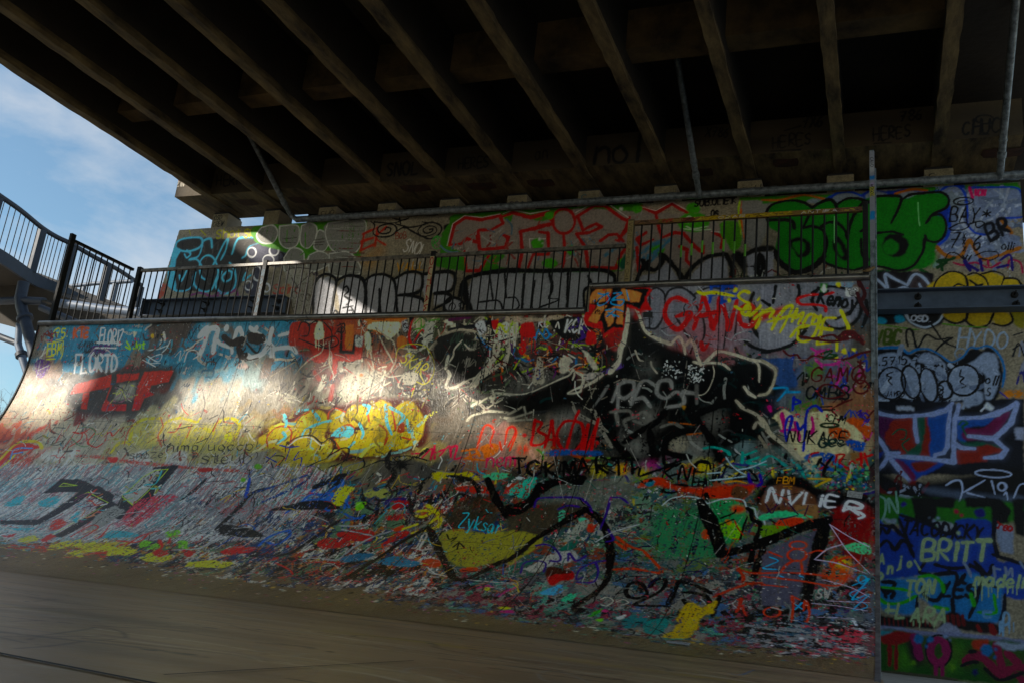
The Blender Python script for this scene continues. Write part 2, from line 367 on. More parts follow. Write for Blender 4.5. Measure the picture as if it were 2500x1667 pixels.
def chaos(cv, f, box_px, n, pal, wid, ln, wear=.3, soft=.2, curv=.7, smask=None):
    """loose short sprayed marks in a quad region given in photo pixels"""
    x0, x1, y0, y1 = box_px
    for _ in range(n):
        x = random.uniform(x0, x1); y = random.uniform(y0, y1)
        if smask and not smask(x, y): continue
        u, v, d = f(x, y); a = random.uniform(0, 2*math.pi); k = random.randint(1, 3); l = random.uniform(*ln); P = [(u, v)]
        for _j in range(k):
            a += random.uniform(-curv, curv); P.append((P[-1][0]+math.cos(a)*l, P[-1][1]+math.sin(a)*l))
        c = random.choice(pal); cc = lin(c)*GAIN*random.uniform(.8, 1.15)
        cv.stroke(smooth(P, n=4), random.uniform(*wid), np.minimum(cc, .8), soft, random.choice([0, wear, wear*1.6]), 1)
def tags(cv, f, box_px, n, pal, wid, h):
    """small scribbled signatures: a run of loops and zigzags"""
    x0, x1, y0, y1 = box_px
    for _ in range(n):
        u, v, d = f(random.uniform(x0, x1), random.uniform(y0, y1)); hh = random.uniform(*h); a = random.uniform(-.25, .25); P = []; x = 0
        sg = -1 if cv is rampC else 1
        for j in range(random.randint(4, 9)):
            x += random.uniform(.1, .5)*hh; yy = (hh*random.uniform(.6, 1) if j % 2 else random.uniform(-.1, .3)*hh)
            P.append((u+x*math.cos(a)+yy*.2, v+sg*(yy+x*math.sin(a))))
            if random.random() < .35: x -= random.uniform(.2, .5)*hh
        cv.stroke(smooth(P, n=5), random.uniform(*wid), np.minimum(lin(random.choice(pal))*GAIN, .8), .15, random.choice([0, .3]), 1)
def chips(cv, f, box_px, cols, cover=.5, cell=(.05, .03)):
    """overlapping ragged remains of old coats, from thresholded noise"""
    x0, x1, y0, y1 = box_px; q = np.array([f(x, y)[:2] for x in np.linspace(x0, x1, 8) for y in (y0, y1)])
    U, V = np.meshgrid(cv.u0+np.arange(cv.W)*cv.res, cv.v0+np.arange(cv.H)*cv.res)
    vlo = np.array([f(x, y0)[:2] for x in np.linspace(x0, x1, 12)]); vhi = np.array([f(x, y1)[:2] for x in np.linspace(x0, x1, 12)])
    vlo = vlo[vlo[:, 0].argsort()]; vhi = vhi[vhi[:, 0].argsort()]
    lo = np.interp(U[0], vlo[:, 0], vlo[:, 1]); hi = np.interp(U[0], vhi[:, 0], vhi[:, 1]); a = np.minimum(lo, hi)[None]; b = np.maximum(lo, hi)[None]
    w = np.clip(np.minimum((V-a), (b-V))/.12, 0, 1)*np.clip(np.minimum(U-q[:, 0].min(), q[:, 0].max()-U)/.2+.5, 0, 1)
    for c in cols:
        k = random.uniform(.6, 1.7)
        n = cv.noise(cell[0]*k, cell[1]*k)*.5+cv.noise(cell[0]*.4*k, cell[1]*.4*k)*.25+np.roll(cv.nf, random.randint(0, 400), 1)*.25
        big = cv.noise(.7, .25)
        th = .5+.17*(1-cover)+.30*(1-w)+(.5-big)*.35
        al = np.clip((n-th)/.06, 0, 1)
        cv.a += (np.minimum(lin(c)*GAIN*random.uniform(.85, 1.1), .8)-cv.a)*al[..., None]
def flakes(cv, f, box_px, n, pal, size, stretch=2.2):
    """chips of paint"""
    x0, x1, y0, y1 = box_px
    for _ in range(n):
        u, v, d = f(random.uniform(x0, x1), random.uniform(y0, y1)); r = random.uniform(*size); c = lin(random.choice(pal))*GAIN*random.uniform(.75, 1.2); t0 = random.uniform(0, 6.3); m = random.randint(5, 8)
        P = [(u+math.cos(t0+t)*r*random.uniform(.35, 1), v+math.sin(t0+t)*r*stretch*random.uniform(.3, 1)) for t in np.linspace(0, 2*math.pi, m, endpoint=False)]
        cv.fill(P, np.minimum(c, .8), .004, random.choice([0, .25, .6]), 1, .012)

# ================================================================== RAMP
surf(rampC, px_ramp)
base_field(rampC, px_ramp, '''
800 110 7a7268 160 3a87a0 250 3a87a0 330 3a87a0 400 6b5a50 440 5a5048 500 3f8aa2 560 6a5c50 600 3f8aa2 660 3f8aa2 700 3f8aa2 750 9c4430 820 9c4430 880 b8683c 940 6a4a34 1000 b8a888 1060 5a5a40 1120 4a4238 1180 8a7e6c 1240 3a342c 1320 8a7a68 1400 2c2824 1450 b02818 1520 a02018 1580 7a7a80 1700 86868c 1800 8a8a90 1900 7e8088 2000 86868c 2080 5a6068
860 90 7a7268 140 3a87a0 220 3a87a0 310 3a87a0 370 6a625a 440 3f8aa2 510 3f8aa2 560 3f8aa2 640 3f8aa2 710 3f8aa2 770 8a4434 830 9c4030 900 a05a38 960 7a6a58 1020 4c463e 1080 50483e 1150 4a443c 1220 50493f 1280 6a5c50 1340 5a3c38 1400 5a564e 1480 3a3a38 1520 1a1917 1600 201e1c 1700 8a5a5c 1800 8a6064 1900 72727a 2000 7a7a80 2090 5a5650
915 75 8a7a68 130 988070 200 6a645c 300 8a4030 380 7a4a3c 440 4f8c9e 500 8aa0a0 560 5c98a8 620 7c8c88 680 6a6258 740 6e6658 800 7a5044 860 968e7c 930 8a8272 1000 5c564c 1080 4c463e 1150 46423a 1220 3c3832 1290 6a665e 1350 5a5650 1420 5a4634 1500 181816 1600 141412 1700 121412 1800 101412 1900 2a3440 1960 5a6a8a 2030 70685c 2090 70685c
975 40 a89a84 100 b0a590 180 9a8f80 240 8a3a2c 330 6e655c 400 7a746a 480 aaa294 560 a39a88 640 8a8272 720 928a7a 800 8f8874 880 a29a88 960 8a8474 1040 6a645a 1120 5a554c 1200 45413a 1280 3a3732 1380 1c1b19 1500 121211 1600 0f0f0e 1700 0e1110 1800 101311 1900 1c2622 1980 4a5a6a 2050 6b645a 2110 6a6258
1030 20 a88a70 80 b0a08a 160 aaa08c 260 9a9080 360 a09878 460 a39a78 560 a39a80 640 8a7a5a 720 8a6a48 800 9a8a40 880 a08f48 960 9a8f50 1040 6a5e50 1120 726a5e 1200 605a50 1280 4c4840 1360 5a5248 1440 3a3733 1520 2e2d2a 1600 302f2d 1700 1f1f1d 1800 141414 1900 4a4a44 1960 98907a 2040 8a6040 2100 7a5a40
1090 10 a04a34 60 b0452c 140 9a9484 240 a39c8c 340 9c9470 440 a39a74 540 9c9470 640 a09450 740 a8983c 840 a8983c 940 a89a48 1020 8a7e50 1100 6a6054 1180 8a6a60 1260 8a7058 1340 5a5048 1420 4a4640 1520 55524c 1620 5a5850 1720 3a3c3a 1820 2c302e 1900 5a5a54 1980 a09a80 2060 8a7a60 2110 6a5a48
1150 10 9a7060 80 b4b0a8 180 b4b0a8 300 aca8a2 420 aaa6a0 540 a09c9a 620 8f897f 700 8a8250 800 8a8244 880 6a6450 960 5c564c 1040 54504a 1120 7a6e5c 1200 8a6a50 1300 7a5c40 1400 3c3a34 1500 4a4438 1600 5a4650 1700 5a6460 1800 607070 1900 50605c 2000 3a5450 2100 3c4c4a
1210 10 70989e 80 a08c90 180 a09c98 300 a09c9c 420 a09ea4 540 95939c 640 4a4c5c 740 34485c 820 4a5450 900 6a6450 1000 7a6e5c 1090 6c5a4c 1180 5a4a40 1260 3a342c 1360 5e5e54 1460 6e7066 1560 6a6a60 1660 485a4c 1750 3f5a48 1860 6a4a2c 1950 6a4a38 2040 2a2426 2100 3c1a18
1265 10 64989c 80 7aa0a4 160 a08c90 260 989298 360 a8707a 460 a6a0a8 560 888a98 660 44505e 760 3a4450 840 7a6c44 940 7c4a3c 1040 6a5050 1120 7a6a50 1200 3e3628 1280 4a4234 1380 5c5c50 1460 64665c 1560 506854 1660 40584a 1760 4a6a3c 1860 5a7238 1930 3a4a2a 2010 141214 2080 6a1a14
1320 10 64909c 80 8a969a 180 9c746c 280 98a4a4 380 a8645a 480 9a9c9c 580 888c95 680 5a3c3c 780 7a3030 880 742c28 980 7a3a30 1060 7a6c50 1140 8a843c 1240 8a843c 1340 7a7464 1440 7a7468 1540 4c6a50 1640 4a6450 1740 4e5650 1840 4c4c4a 1940 5a5660 2030 3a3234 2100 6c3424
1380 120 8a7a44 240 8a7c48 340 7a7448 440 7a5c44 560 6a443c 660 5a3c34 760 6a3430 860 6a4440 960 6c4a40 1060 7a6a48 1160 8a8444 1260 7a6e60 1360 6c6458 1460 6a5c50 1560 4e6450 1660 44544c 1760 3c423e 1860 4c4a4c 1950 524e58 2040 3c2c2e 2100 5a3c3c
1440 600 6a5a44 700 6a5244 800 64504a 900 6c5c50 1000 746a60 1100 706a60 1200 746c64 1300 6e6458 1400 5c6454 1500 465850 1600 3c4a44 1700 3a3c38 1800 3c3838 1900 44423e 1980 4c4a52 2060 3c3a44 2110 4c5458
1500 1150 645c50 1260 685e52 1360 5e6a58 1460 4e6a5c 1560 3e5c58 1680 5a5030 1780 34383a 1880 38383a 1980 3e3e44 2060 3c4450 2110 4a5058
1570 1700 4c4a40 1800 40403c 1900 3e3c3c 2000 4a3c3c 2100 5a3a3c
''')
TRIB = {'c': 'd8cfae 9c3a28 c0a82c 3f9aa8 5f7a40 a8a29a 2a2824 b85a2c'.split()}
CR, DK = 'c8c2b4', '1c1a17'
multi = 'b83020 c89a20 2a8a98 b0a89c 3a6a3a a03a60 2a2a5c d8d0c0 c85a24 1a1a1a'.split()
GAIN = 1.
# general layer of half-buried marks
chaos(rampC, px_ramp, (0, 640, 1000, 1140), 260, 'b0a898 8f8674 c0b8a4 a89c50 9a5a44 6a6258'.split(), (.006, .03), (.03, .1), .5)
chaos(rampC, px_ramp, (90, 700, 790, 900), 150, '2f7488 6a5e54 b8b0a4 3c3834 8a4434 58a0b0'.split(), (.006, .035), (.03, .1), .45)
chaos(rampC, px_ramp, (700, 1250, 770, 1000), 320, 'b8ae9c 3c362e 9a4030 c0b8a0 6a604e 2c2822 a89e8c 5a6a48'.split(), (.006, .03), (.03, .12), .4)
chaos(rampC, px_ramp, (1180, 1480, 770, 920), 240, 'b02820 c8c2b4 1c1a18 6a2a7a 2a7aa8 c87828 7a7468 9ab028 101010 5a1a3a'.split(), (.006, .025), (.02, .07), .2)
chaos(rampC, px_ramp, (600, 1250, 1150, 1420), 560, multi+['6a665e', '8a867c', '2c2a28', '1c4a80', 'c82818'], (.006, .03), (.02, .08), .4)
chaos(rampC, px_ramp, (0, 650, 1180, 1400), 500, '8a8682 6fa0a8 a89c94 b04030 9a4a5a 3f8a98 c0b8b0 5c5a5c b0a440 8c5a6c'.split(), (.006, .028), (.02, .09), .5)
chaos(rampC, px_ramp, (1200, 2110, 1120, 1260), 460, 'c0b030 2a8a80 9a2a5a b0461c a8a8a8 1a1a1a 3a2a7a 5a8a30 8a8a88 101010'.split(), (.006, .025), (.02, .08), .3)
chaos(rampC, px_ramp, (1250, 2110, 1260, 1600), 420, '3a7a54 8a4a24 5a8a3a 9a9a92 2a6a6a 4a2a6a 1a1c1c 8a3a2c 6a6a68 7a7a74'.split(), (.006, .03), (.02, .09), .4)
tags(rampC, px_ramp, (100, 900, 800, 960), 40, '3a3a38 c0b8b0 6a2a28 2a4a5a 1c1c1c'.split(), (.006, .012), (.06, .14))
tags(rampC, px_ramp, (1900, 2110, 860, 1240), 30, '5a0c12 1c1c1c 14281c a83a80 2a4a9a'.split(), (.008, .016), (.06, .15))
tags(rampC, px_ramp, (1250, 2100, 1130, 1600), 60, '0c0c0c 28204a 3a8a80 a0a8a8 8a2a18'.split(), (.008, .02), (.06, .16))
# bottom chips
tile(15); 
chips(rampC, px_ramp, (-200, 760, 1300, 1420), 'c0a428 8a8682 b04020 c8b83c 4f9aa0 a8a49c c84a20 c0b048 3a3834'.split(), .35)
chips(rampC, px_ramp, (500, 1350, 1180, 1500), '7a3028 a8a49c 2a6a78 8a8478 b03a28 3a3230 b87a28 6a666a c8c0b4 1c1c1a 6a8a6a 244a7a'.split(), .22, (.04, .09))
chips(rampC, px_ramp, (-200, 700, 1120, 1330), 'c8c6c2 a8a8ac cac4c0 b07a7c 80acb0 9a9a9e d4d0c8 8c8c90'.split(), .25, (.022, .14))
chips(rampC, px_ramp, (1150, 2125, 1330, 1640), '4a7a64 7a7870 3a6a70 8a4430 9a948a 4a5058 6a6e6c 5a9a84 3c3c40 8a3a4a 4a6a8a 242422 8a8478'.split(), .2, (.05, .07))
chips(rampC, px_ramp, (1200, 2125, 1150, 1420), '3c6a54 3a3c3c 7a7a72 6a7a40 8a4a32 4a6a6a'.split(), .2, (.06, .05))

for box, n, cols in (((650, 1500, 775, 1010), 420, 'b8b0a0 141210 c8c0b0 8a8272 5a1814 3a3a34'), ((560, 1300, 1120, 1440), 520, '12110f c8c2b8 b02020 1a5a9a d0b020 8a8a88 12110f'), ((0, 640, 1000, 1380), 420, '2a2a2c c8c4bc 3a3836 b84838 4a98a8 d8d4cc'), ((1250, 2110, 1120, 1560), 480, '0c0c0c a8a8a0 2a1a5a b04018 1a6a5a 0c0c0c 7a7a74')):
    chaos(rampC, px_ramp, box, n*2//3, cols.split(), (.004, .012), (.02, .09), .25, curv=.8)
tile(11, 1.15)
fl('4a443e', '530 690 600 560 900 460 1370 440 1400 560 1220 620 1130 800 820 840 600 800', soft=.05)
for q in ('560 660 600 580 890 500 880 600 700 640', '660 650 715 640 690 780 645 775', '930 500 1112 490 1100 540 930 565', '905 560 850 700 900 745 830 790 806 780 880 600', '820 735 1012 738 1000 792 810 792', '1150 478 1385 468 1345 560 1205 590 1190 640 1232 660 1150 690 1112 785 1050 790 1095 600'): fl('ab3e28', q, sm=False, rough=.008)
for q in ('830 745 1005 745 995 785 825 785', '1070 700 1120 700 1105 780 1058 785', '1180 640 1228 655 1150 680'): fl('a51a12', q, sm=False)
fl('8f8c80', '945 580 1085 568 1062 695 902 712', sm=False, soft=.02)
chaos(rampC, px_ramp, (275, 330, 935, 980), 24, 'c0b8a8 5a5a58 a8a850 8a5a6a'.split(), (.008, .02), (.03, .06))
st('c8c030', 9, '430 205 432 160 470 130'); tx('c8c030', 10, '75.', 440, 212, 70, -3, fit=95)
st('c8c030', 8, '445 232 500 220'); st('c8c030', 8, '450 245 495 235'); tx('c8c030', 12, 'FBM', 375, 345, 85, -4, fit=110); st('c8c030', 9, '370 360 430 350'); st('c8c030', 9, '372 382 440 378'); st('c8c030', 10, '505 235 500 330 480 380')
tx('d0622a', 20, 'KTE', 590, 210, 70, -3, fit=110, wear=.2); st('6a2a18', 14, '340 210 380 160 400 200 440 170 450 210'); st('6a2a18', 12, '350 180 420 210'); st('6a2a18', 12, '330 200 335 240')
fl('5a2a6a', '715 300 760 270 880 265 870 310 780 350 740 360', wear=.3); st('a8a0a0', 10, '700 360 760 290 860 310 900 360'); fl('5a3070', '280 410 330 380 400 400 390 460 330 530 290 500', wear=.45); st('9a9098', 8, '290 520 320 400'); st('a8a0a0', 8, '300 470 390 430')
tx('dcd8d0', 15, 'FLORIZ', 785, 262, 115, -1, fit=190); st('dcd8d0', 13, '757 248 960 252', sm=False); st('dcd8d0', 12, '762 290 925 292', sm=False)
tx('dcd8d0', 19, 'FLORTD', 590, 490, 135, -3, fit=340)
st('c8c0b8', 8, '1120 375 1240 440'); st('b0b8b8', 9, '1170 350 1260 400 1290 340 1200 370 1190 410 1280 410'); st('a8b0b0', 9, '1180 310 1260 300 1340 270'); st('b0b8b8', 9, '1360 230 1330 290 1290 330')
fl('c8c0a8', '1050 165 1095 165 1075 210', sm=False); st('58a0b0', 20, '1030 150 1130 155'); st('90c030', 15, '1010 240 1040 300 1000 280'); tx('90c030', 14, 'Jot', 1060, 300, 60, -2)
fl('554a42', '1365 125 1440 105 1500 110 1490 220 1420 190'); fl('7a7062', '1000 420 1080 290 1125 350 1110 440 1040 420', wear=.2); fl('8a8072', '350 210 380 230 370 260', wear=.2)
st('4a4038', 16, '1180 140 1230 120 1220 200 1160 230 1140 180', wear=.2); st('4a4038', 14, '1240 140 1300 240 1200 330 1130 380', wear=.2); st('c8a030', 26, '1215 195 1218 205')
tags(rampC, px_ramp, (150, 260, 840, 890), 12, ['1c2c34'], (.006, .009), (.05, .1))
for q in ('1590 200 1650 135 1640 230 1600 330', '1632 210 1680 140 1735 150 1715 240 1700 330'): st('dad5cc', 44, q)
st('dad5cc', 40, '1805 130 1806 140'); st('dad5cc', 38, '1850 330 1855 260 1900 140 1930 180 1925 230'); st('dad5cc', 40, '2045 130 2030 180 2010 240'); fl('dad5cc', '1720 200 1760 240 1820 270 1850 300 1800 290 1740 260')
tile(12); st('dad5cc', 38, '-30 130 20 180 60 200 90 240'); st('dad5cc', 44, '145 140 130 200 110 280 60 340 -20 370 -55 350'); st('dad5cc', 40, '120 250 150 300 135 380'); st('dad5cc', 34, '200 195 320 165 310 250 300 280 340 330', sm=False); st('dad5cc', 34, '125 330 170 300 240 290 300 290 340 330')
tile(11); st('40362d', 60, '1780 200 1850 250 1940 225'); st('40362d', 55, '1900 270 1925 350 1960 350'); st('40362d', 60, '1990 190 2060 230 2090 200'); st('40362d', 14, '1960 290 1935 340 1980 385 2060 370'); tile(12); ef('40362d', 20, 220, 75, 45, wear=.1); st('40362d', 16, '-60 250 20 330 60 270'); fl('6e5e52', '95 370 160 380 140 440 110 520 60 520 70 420', wear=.2)
tile(11); st('b8b8b0', 12, '1470 400 1500 320 1560 310 1580 350 1540 380'); st('5a4a40', 10, '1640 440 1660 400 1720 410 1700 470'); fl('a89890', '1900 420 1960 410 1970 450 1890 450', wear=.3); st('4a7080', 16, '1620 470 1700 470 1690 520 1640 520', wear=.3)
for q in ('1030 1060 1060 920 1150 860 1290 850', '1270 980 1330 880 1450 850 1570 880 1600 850', '1700 1000 1720 900 1830 850 1910 900 1880 1000', '880 1130 950 1050 1060 1040', '1440 1090 1500 980 1600 930 1690 960'): st('b8aa38', 30, q, soft=.4, wear=.35)
fl('b0a850', '1070 930 1160 880 1280 880 1240 980 1280 1040 1200 1090 1070 1060', wear=.5, soft=.03, op=.6); fl('b0a850', '1330 900 1560 890 1700 900 1880 900 1870 1060 1700 1120 1450 1100 1340 1000', wear=.5, soft=.03, op=.6); ef('c8b830', 1820, 1000, 34, 34, wear=.3)
for q in ('1280 840 1300 920 1260 990 1290 1080', '1340 960 1400 955 1450 890', '1490 1000 1530 900', '1700 950 1745 850', '990 1060 1020 960 1060 900'): st('a8664a', 13, q, wear=.25)
for q in ('440 1050 480 980 500 940', '500 1100 600 960 640 880', '580 960 650 970 720 930', '660 960 640 1020 550 1080', '730 930 760 960 700 1040 760 1080 820 1050', '830 1000 880 960 900 990 960 930', '770 1085 830 1040 860 960'): st('a83c24', 12, q, wear=.15)
st('4a443c', 7, '520 930 440 925 410 960 480 980 520 1010 470 1060 400 1060'); st('4a443c', 6, '360 1060 390 1010 440 1000 420 1050 500 1030 480 1070'); st('5a7a58', 8, '560 1000 640 1070 720 1060 760 960 700 920 620 930')
tx('4a463c', 9, 'nima uoccp!', 1330, 1115, 70, -1, fit=720); tx('4a463c', 9, 'steub', 1600, 1215, 85, -2, fit=400); tx('5a5448', 8, 'snoze', 1030, 1175, 56, -3, fit=270)
fl('b83418', '-10 1200 60 1110 140 1060 240 1055 320 1080 220 1105 100 1130 0 1235'); st('c0a828', 24, '-10 1190 120 1060 220 1032 310 1045 335 1090'); st('c8b830', 14, '0 1250 60 1200 120 1140'); st('5a90c8', 14, '80 1180 120 1095 260 1088'); st('5a90c8', 12, '95 1135 180 1120')
for q in ('10 900 5 1000', '20 930 70 980', '75 960 120 900 150 960 120 1050', '160 880 130 1000 200 960'): st('d06a50', 32, q, wear=.2)
for q in ('600 1150 800 1160 1000 1190 1300 1225 1600 1250 1900 1270',): st('a85a50', 34, q, soft=.6, wear=.6)
fl('c03a28', '860 1165 940 1165 930 1200 880 1200'); fl('a03a30', '1590 1250 1680 1250 1670 1275 1600 1275'); ef('6aa030', 2060, 1235, 34, 22)
# letter piece in dark grey
fl('29292c', '340 1450 480 1335 640 1335 760 1390 910 1465 870 1560 800 1600 760 1560 830 1520 660 1440 500 1436', sm=False)
fl('29292c', '970 1470 1230 1240 1430 1218 1340 1330 1200 1500 1050 1640 970 1618 910 1580', sm=False)
tile(15); fl('29292c', '0 268 300 262 640 30 740 40 330 290 318 304 0 300', sm=False); fl('29292c', '400 400 700 230 880 110 960 150 1040 210 960 260 780 240 500 400', sm=False); fl('29292c', '700 40 780 -10 900 60 880 130 860 125', sm=False)
tile(11); fl('a0a09a', '985 1470 1180 1260 1300 1250 1240 1350 1060 1540', sm=False, wear=.35); 
for q in ('975 1470 1135 1320 1240 1265 1340 1255 1060 1540 975 1475', ): st('aac440', 9, q, sm=False)
st('aac440', 9, '472 1392 505 1367 615 1385 472 1393', sm=False); st('50a8b0', 16, '1110 1420 1160 1380 1240 1370 1290 1270'); chaos(rampC, px_ramp, (310, 390, 1160, 1230), 20, 'b04a30 5aa8a8 d0c8b8 9a9a40'.split(), (.01, .03), (.03, .06))
tile(15); st('aac440', 9, '405 388 560 300 862 127 702 42 600 90', sm=False); chaos(rampC, px_ramp, (180, 250, 1210, 1270), 30, 'c04a30 5aa8b0 d8d0c8 7a3a5a c87840'.split(), (.01, .03), (.03, .07))
fl('8c8c88', '760 230 910 145 1000 195 800 330 700 340', sm=False, wear=.3); st('b0b0ac', 14, '0 310 60 340 200 370 400 362'); fl('c04028', '400 300 470 255 530 290 480 330 420 345', wear=.3); fl('b84a58', '990 230 1100 110 1380 60 1390 110 1100 300 1000 300', wear=.6)
for q in ('560 400 720 310 780 330 640 420', '860 330 800 400 760 420'): st('c83a28', 13, q)
for q in ('930 430 1100 440 1180 380', '1000 470 1130 390 1270 350', '1270 420 1290 480 1240 520 1400 500', '1340 450 1370 400 1440 390'): st('c83a20', 20, q, wear=.2)
for q in ('1120 440 1180 430 1280 470 1230 500 1130 490', '1330 360 1440 350 1400 410 1330 400', '1420 440 1480 430 1500 490 1440 500'): fl('7ab030', q, wear=.4)
for q in ('800 545 870 490 990 480 1050 500 900 550', '390 510 420 460 640 420 640 450 520 510', '540 540 640 500 860 450 860 500 700 560', '1150 560 1280 510 1380 560 1300 600', '1480 630 1600 590 1750 590 1850 610 1760 650 1600 640'): fl('c8b43c', q, wear=.45, rough=.03)
fl('4aa0a8', '820 400 900 350 1110 380 1060 400 840 412', wear=.3); st('a8a8a8', 22, '1380 505 1560 495 1640 470 1700 410', soft=.4)
for q in ('0 395 60 385 130 375 90 400', '330 420 400 380 440 400 380 440', '650 540 760 520 860 520 800 570', '1230 520 1300 500 1330 540 1260 560', '1440 500 1560 520 1500 560', '1750 520 1900 470 1960 500 1840 540', '1900 520 2000 480 2040 500 1960 530'): fl('c8301c', q, wear=.3, rough=.03)
for q in ('150 420 260 390 300 420 200 450', '560 470 660 450 760 450 700 500', '950 520 1040 500 1100 520 1000 550', '1120 560 1240 560 1300 590 1180 600', '1500 600 1640 610 1700 640 1560 640'): fl('d8c040', q, wear=.3, rough=.03)
for q in ('20 330 100 340 200 350 260 330', '560 250 640 200 600 290', '20 150 120 90 200 80 150 150', '300 130 420 80 480 100 380 170'): fl('48a0a8', q, wear=.35, rough=.03)
st('2060a0', 12, '1890 390 1880 340 1960 300 2030 330 1990 400 1880 400 1730 480'); st('1c1c1c', 40, '1720 340 1860 210 2000 60 2110 20', wear=.25); fl('171616', '1760 310 1900 310 2060 360 2090 400 1860 400 1760 380', wear=.2); st('2a2a2c', 30, '1440 110 1560 20 1640 -60', wear=.4)
tile(11); st('2050a0', 30, '1960 1480 1990 1330', wear=.3); st('c0a028', 12, '1760 1500 1840 1460 1790 1520', ); st('c0a028', 12, '1850 1440 1950 1410'); ef('6aa020', 1940, 1340, 20, 18)

tile(12)
for q in ('300 100 420 90 560 110 640 130 640 210 500 260 600 330 560 400 480 400 440 300 350 270 280 260',): fl('9c3a26', q)
fl('a03a26', '640 190 700 180 880 200 860 380 760 400 640 390', sm=False); st('a03a26', 60, '560 330 640 340 640 480'); 
for q in ('350 160 380 90 440 110 430 190 380 200', '430 120 500 80 560 160 500 220', '560 90 620 170 600 290 520 250 640 200 670 260 560 290 360 220', '660 120 720 100 710 170 660 160'): st('2a201a', 12, q)
fl('c87840', '735 110 800 105 795 300 722 300', sm=False); fl('c87840', '900 45 1200 40 1180 120 1140 160 1080 210 1040 190 930 140'); ef('c87840', 1180, 245, 38, 52)
st('2c241c', 26, '700 130 692 320 790 330 805 200', sm=False); fl('d8cfa8', '900 130 960 90 1100 85 1170 95 1160 150 1080 225 1030 180 960 150', wear=.15); fl('d8cfa8', '500 100 545 95 560 200 510 230 480 210'); fl('d8cfa8', '885 170 930 190 925 300 890 280'); drip('d8cfa8', 6, 890, 280, 6, 90, 50); drip('d8cfa8', 6, 490, 220, 5, 80, 70); drip('d8cfa8', 6, 1270, 100, 4, 70, 60)
fl('a8a8a0', '810 195 870 195 868 280 808 278', sm=False); fl('a0a0a0', '1170 85 1212 65 1242 140 1200 165', sm=False); chaos(rampC, px_ramp, (980, 998, 782, 806), 14, ['202020'], (.006, .01), (.01, .02)); chaos(rampC, px_ramp, (870, 883, 822, 842), 8, ['404850'], (.005, .007), (.01, .02))
st('b02a18', 20, '1275 40 1250 120 1240 230 1290 290'); st('b02a18', 14, '1280 240 1340 150 1370 200'); fl('16120f', '1240 40 1280 40 1230 130', sm=False)
for q in ('1280 100 1330 60 1340 130 1400 80 1480 65', '1270 150 1330 140 1300 180', '1400 100 1460 130'): st('5a8a34', 12, q)
fl('a8a498', '1370 90 1440 90 1430 180 1380 260 1340 250 1360 150', wear=.35); fl('c8c0ac', '1510 80 1560 70 1600 110 1580 130'); drip('c8c0ac', 8, 1560, 100, 5, 70, 60); st('5a1a4a', 30, '1560 70 1720 50'); st('1a1820', 40, '1560 150 1700 130 1900 90')
CRK = 'a89e8c'
for q in ('970 130 1040 190 1110 240 1135 320', '1000 200 1050 300 1080 350 1110 410', '560 270 530 330 460 370 380 440 330 500', '600 250 605 330 600 400 630 490', '930 330 945 400 965 490 1010 520', '1135 320 1130 390 1090 470 1060 500', '910 400 960 470 1040 500 1080 520 1170 510', '1180 520 1150 590 1190 612', '1090 560 1000 610 970 640', '1470 150 1480 220 1430 290 1440 350 1475 395'): st(CRK, 13, q, wear=.12)
st(CRK, 22, '1400 300 1450 250 1540 180 1640 150 1750 160'); st(CRK, 16, '1750 160 1840 190 1900 130')
tx('b4aa2c', 11, 'SKAR', 1160, 400, 100, 33, fit=200); st('b4aa2c', 9, '1130 370 1150 300 1220 265 1310 262 1380 290 1430 380 1435 480 1400 550 1350 580 1290 560 1275 620 1255 680'); st('b4aa2c', 9, '1320 490 1360 570')
st('28241e', 60, '1480 230 1600 200 1700 260'); fl('2a2620', '1450 250 1640 170 1760 220 1840 420 1740 560 1600 580 1480 500 1430 380', soft=.03); tags(rampC, px_ramp, (1080, 1180, 830, 920), 14, ['3a4a3c', '7a7468', '181614'], (.006, .012), (.05, .12))
st('b8b0a0', 26, '1550 350 1540 400 1528 455'); st('b8b0a0', 28, '1545 470 1560 510 1530 600 1600 605 1680 560'); st('b8b0a0', 15, '1660 230 1600 300 1590 350 1560 400'); st('b8b0a0', 16, '1680 260 1720 300 1760 300'); st('a8a090', 60, '1950 260 1900 400 1800 520 1740 600', wear=.45); st('a8a090', 50, '1990 220 2030 300 2000 420', wear=.4); st('a8a090', 40, '1700 560 1850 500 1960 420', wear=.45)
fl('c8c2b0', '1910 160 1940 120 2091 60 2091 210 1960 230', wear=.1); drip('c8c2b0', 9, 1910, 190, 14, 90, 180); st('b8c81c', 16, '1930 190 1960 100 2010 170 2060 90 2100 130'); st('b8c81c', 20, '1940 110 1990 120'); fl('b02018', '1880 80 1950 80 1920 150'); fl('c4c0c0', '1770 110 1830 75 1860 150 1800 190'); chaos(rampC, px_ramp, (1160, 1185, 790, 815), 12, ['1a1a1a'], (.006, .01), (.01, .02))
for q in ('1770 180 1840 270 1900 180', '1800 240 1840 350 1870 280', '1850 120 1880 60 1900 150 1940 210', '1960 240 2060 210'): st('141210', 14, q)
fl('a8a292', '700 540 780 490 880 470 960 480 1010 560 980 640 860 680 740 690 680 640', wear=.25, soft=.02, op=.8); ef('c07848', 855, 508, 14, 12)
fl('b0aa9a', '540 520 580 500 560 600 510 640', wear=.3); fl('a8a292', '1180 500 1280 480 1330 520 1260 590 1200 570', wear=.3); st('8a4438', 40, '480 480 520 540', soft=.4, wear=.3); st('944c40', 40, '630 590 610 700', soft=.4)
st('a89c84', 9, '130 520 260 440 330 400'); fl('6e665a', '100 540 260 430 340 410 380 480 300 560 200 560', soft=.03, op=.7)
st('8a8878', 9, '1500 640 1650 610 1740 590')
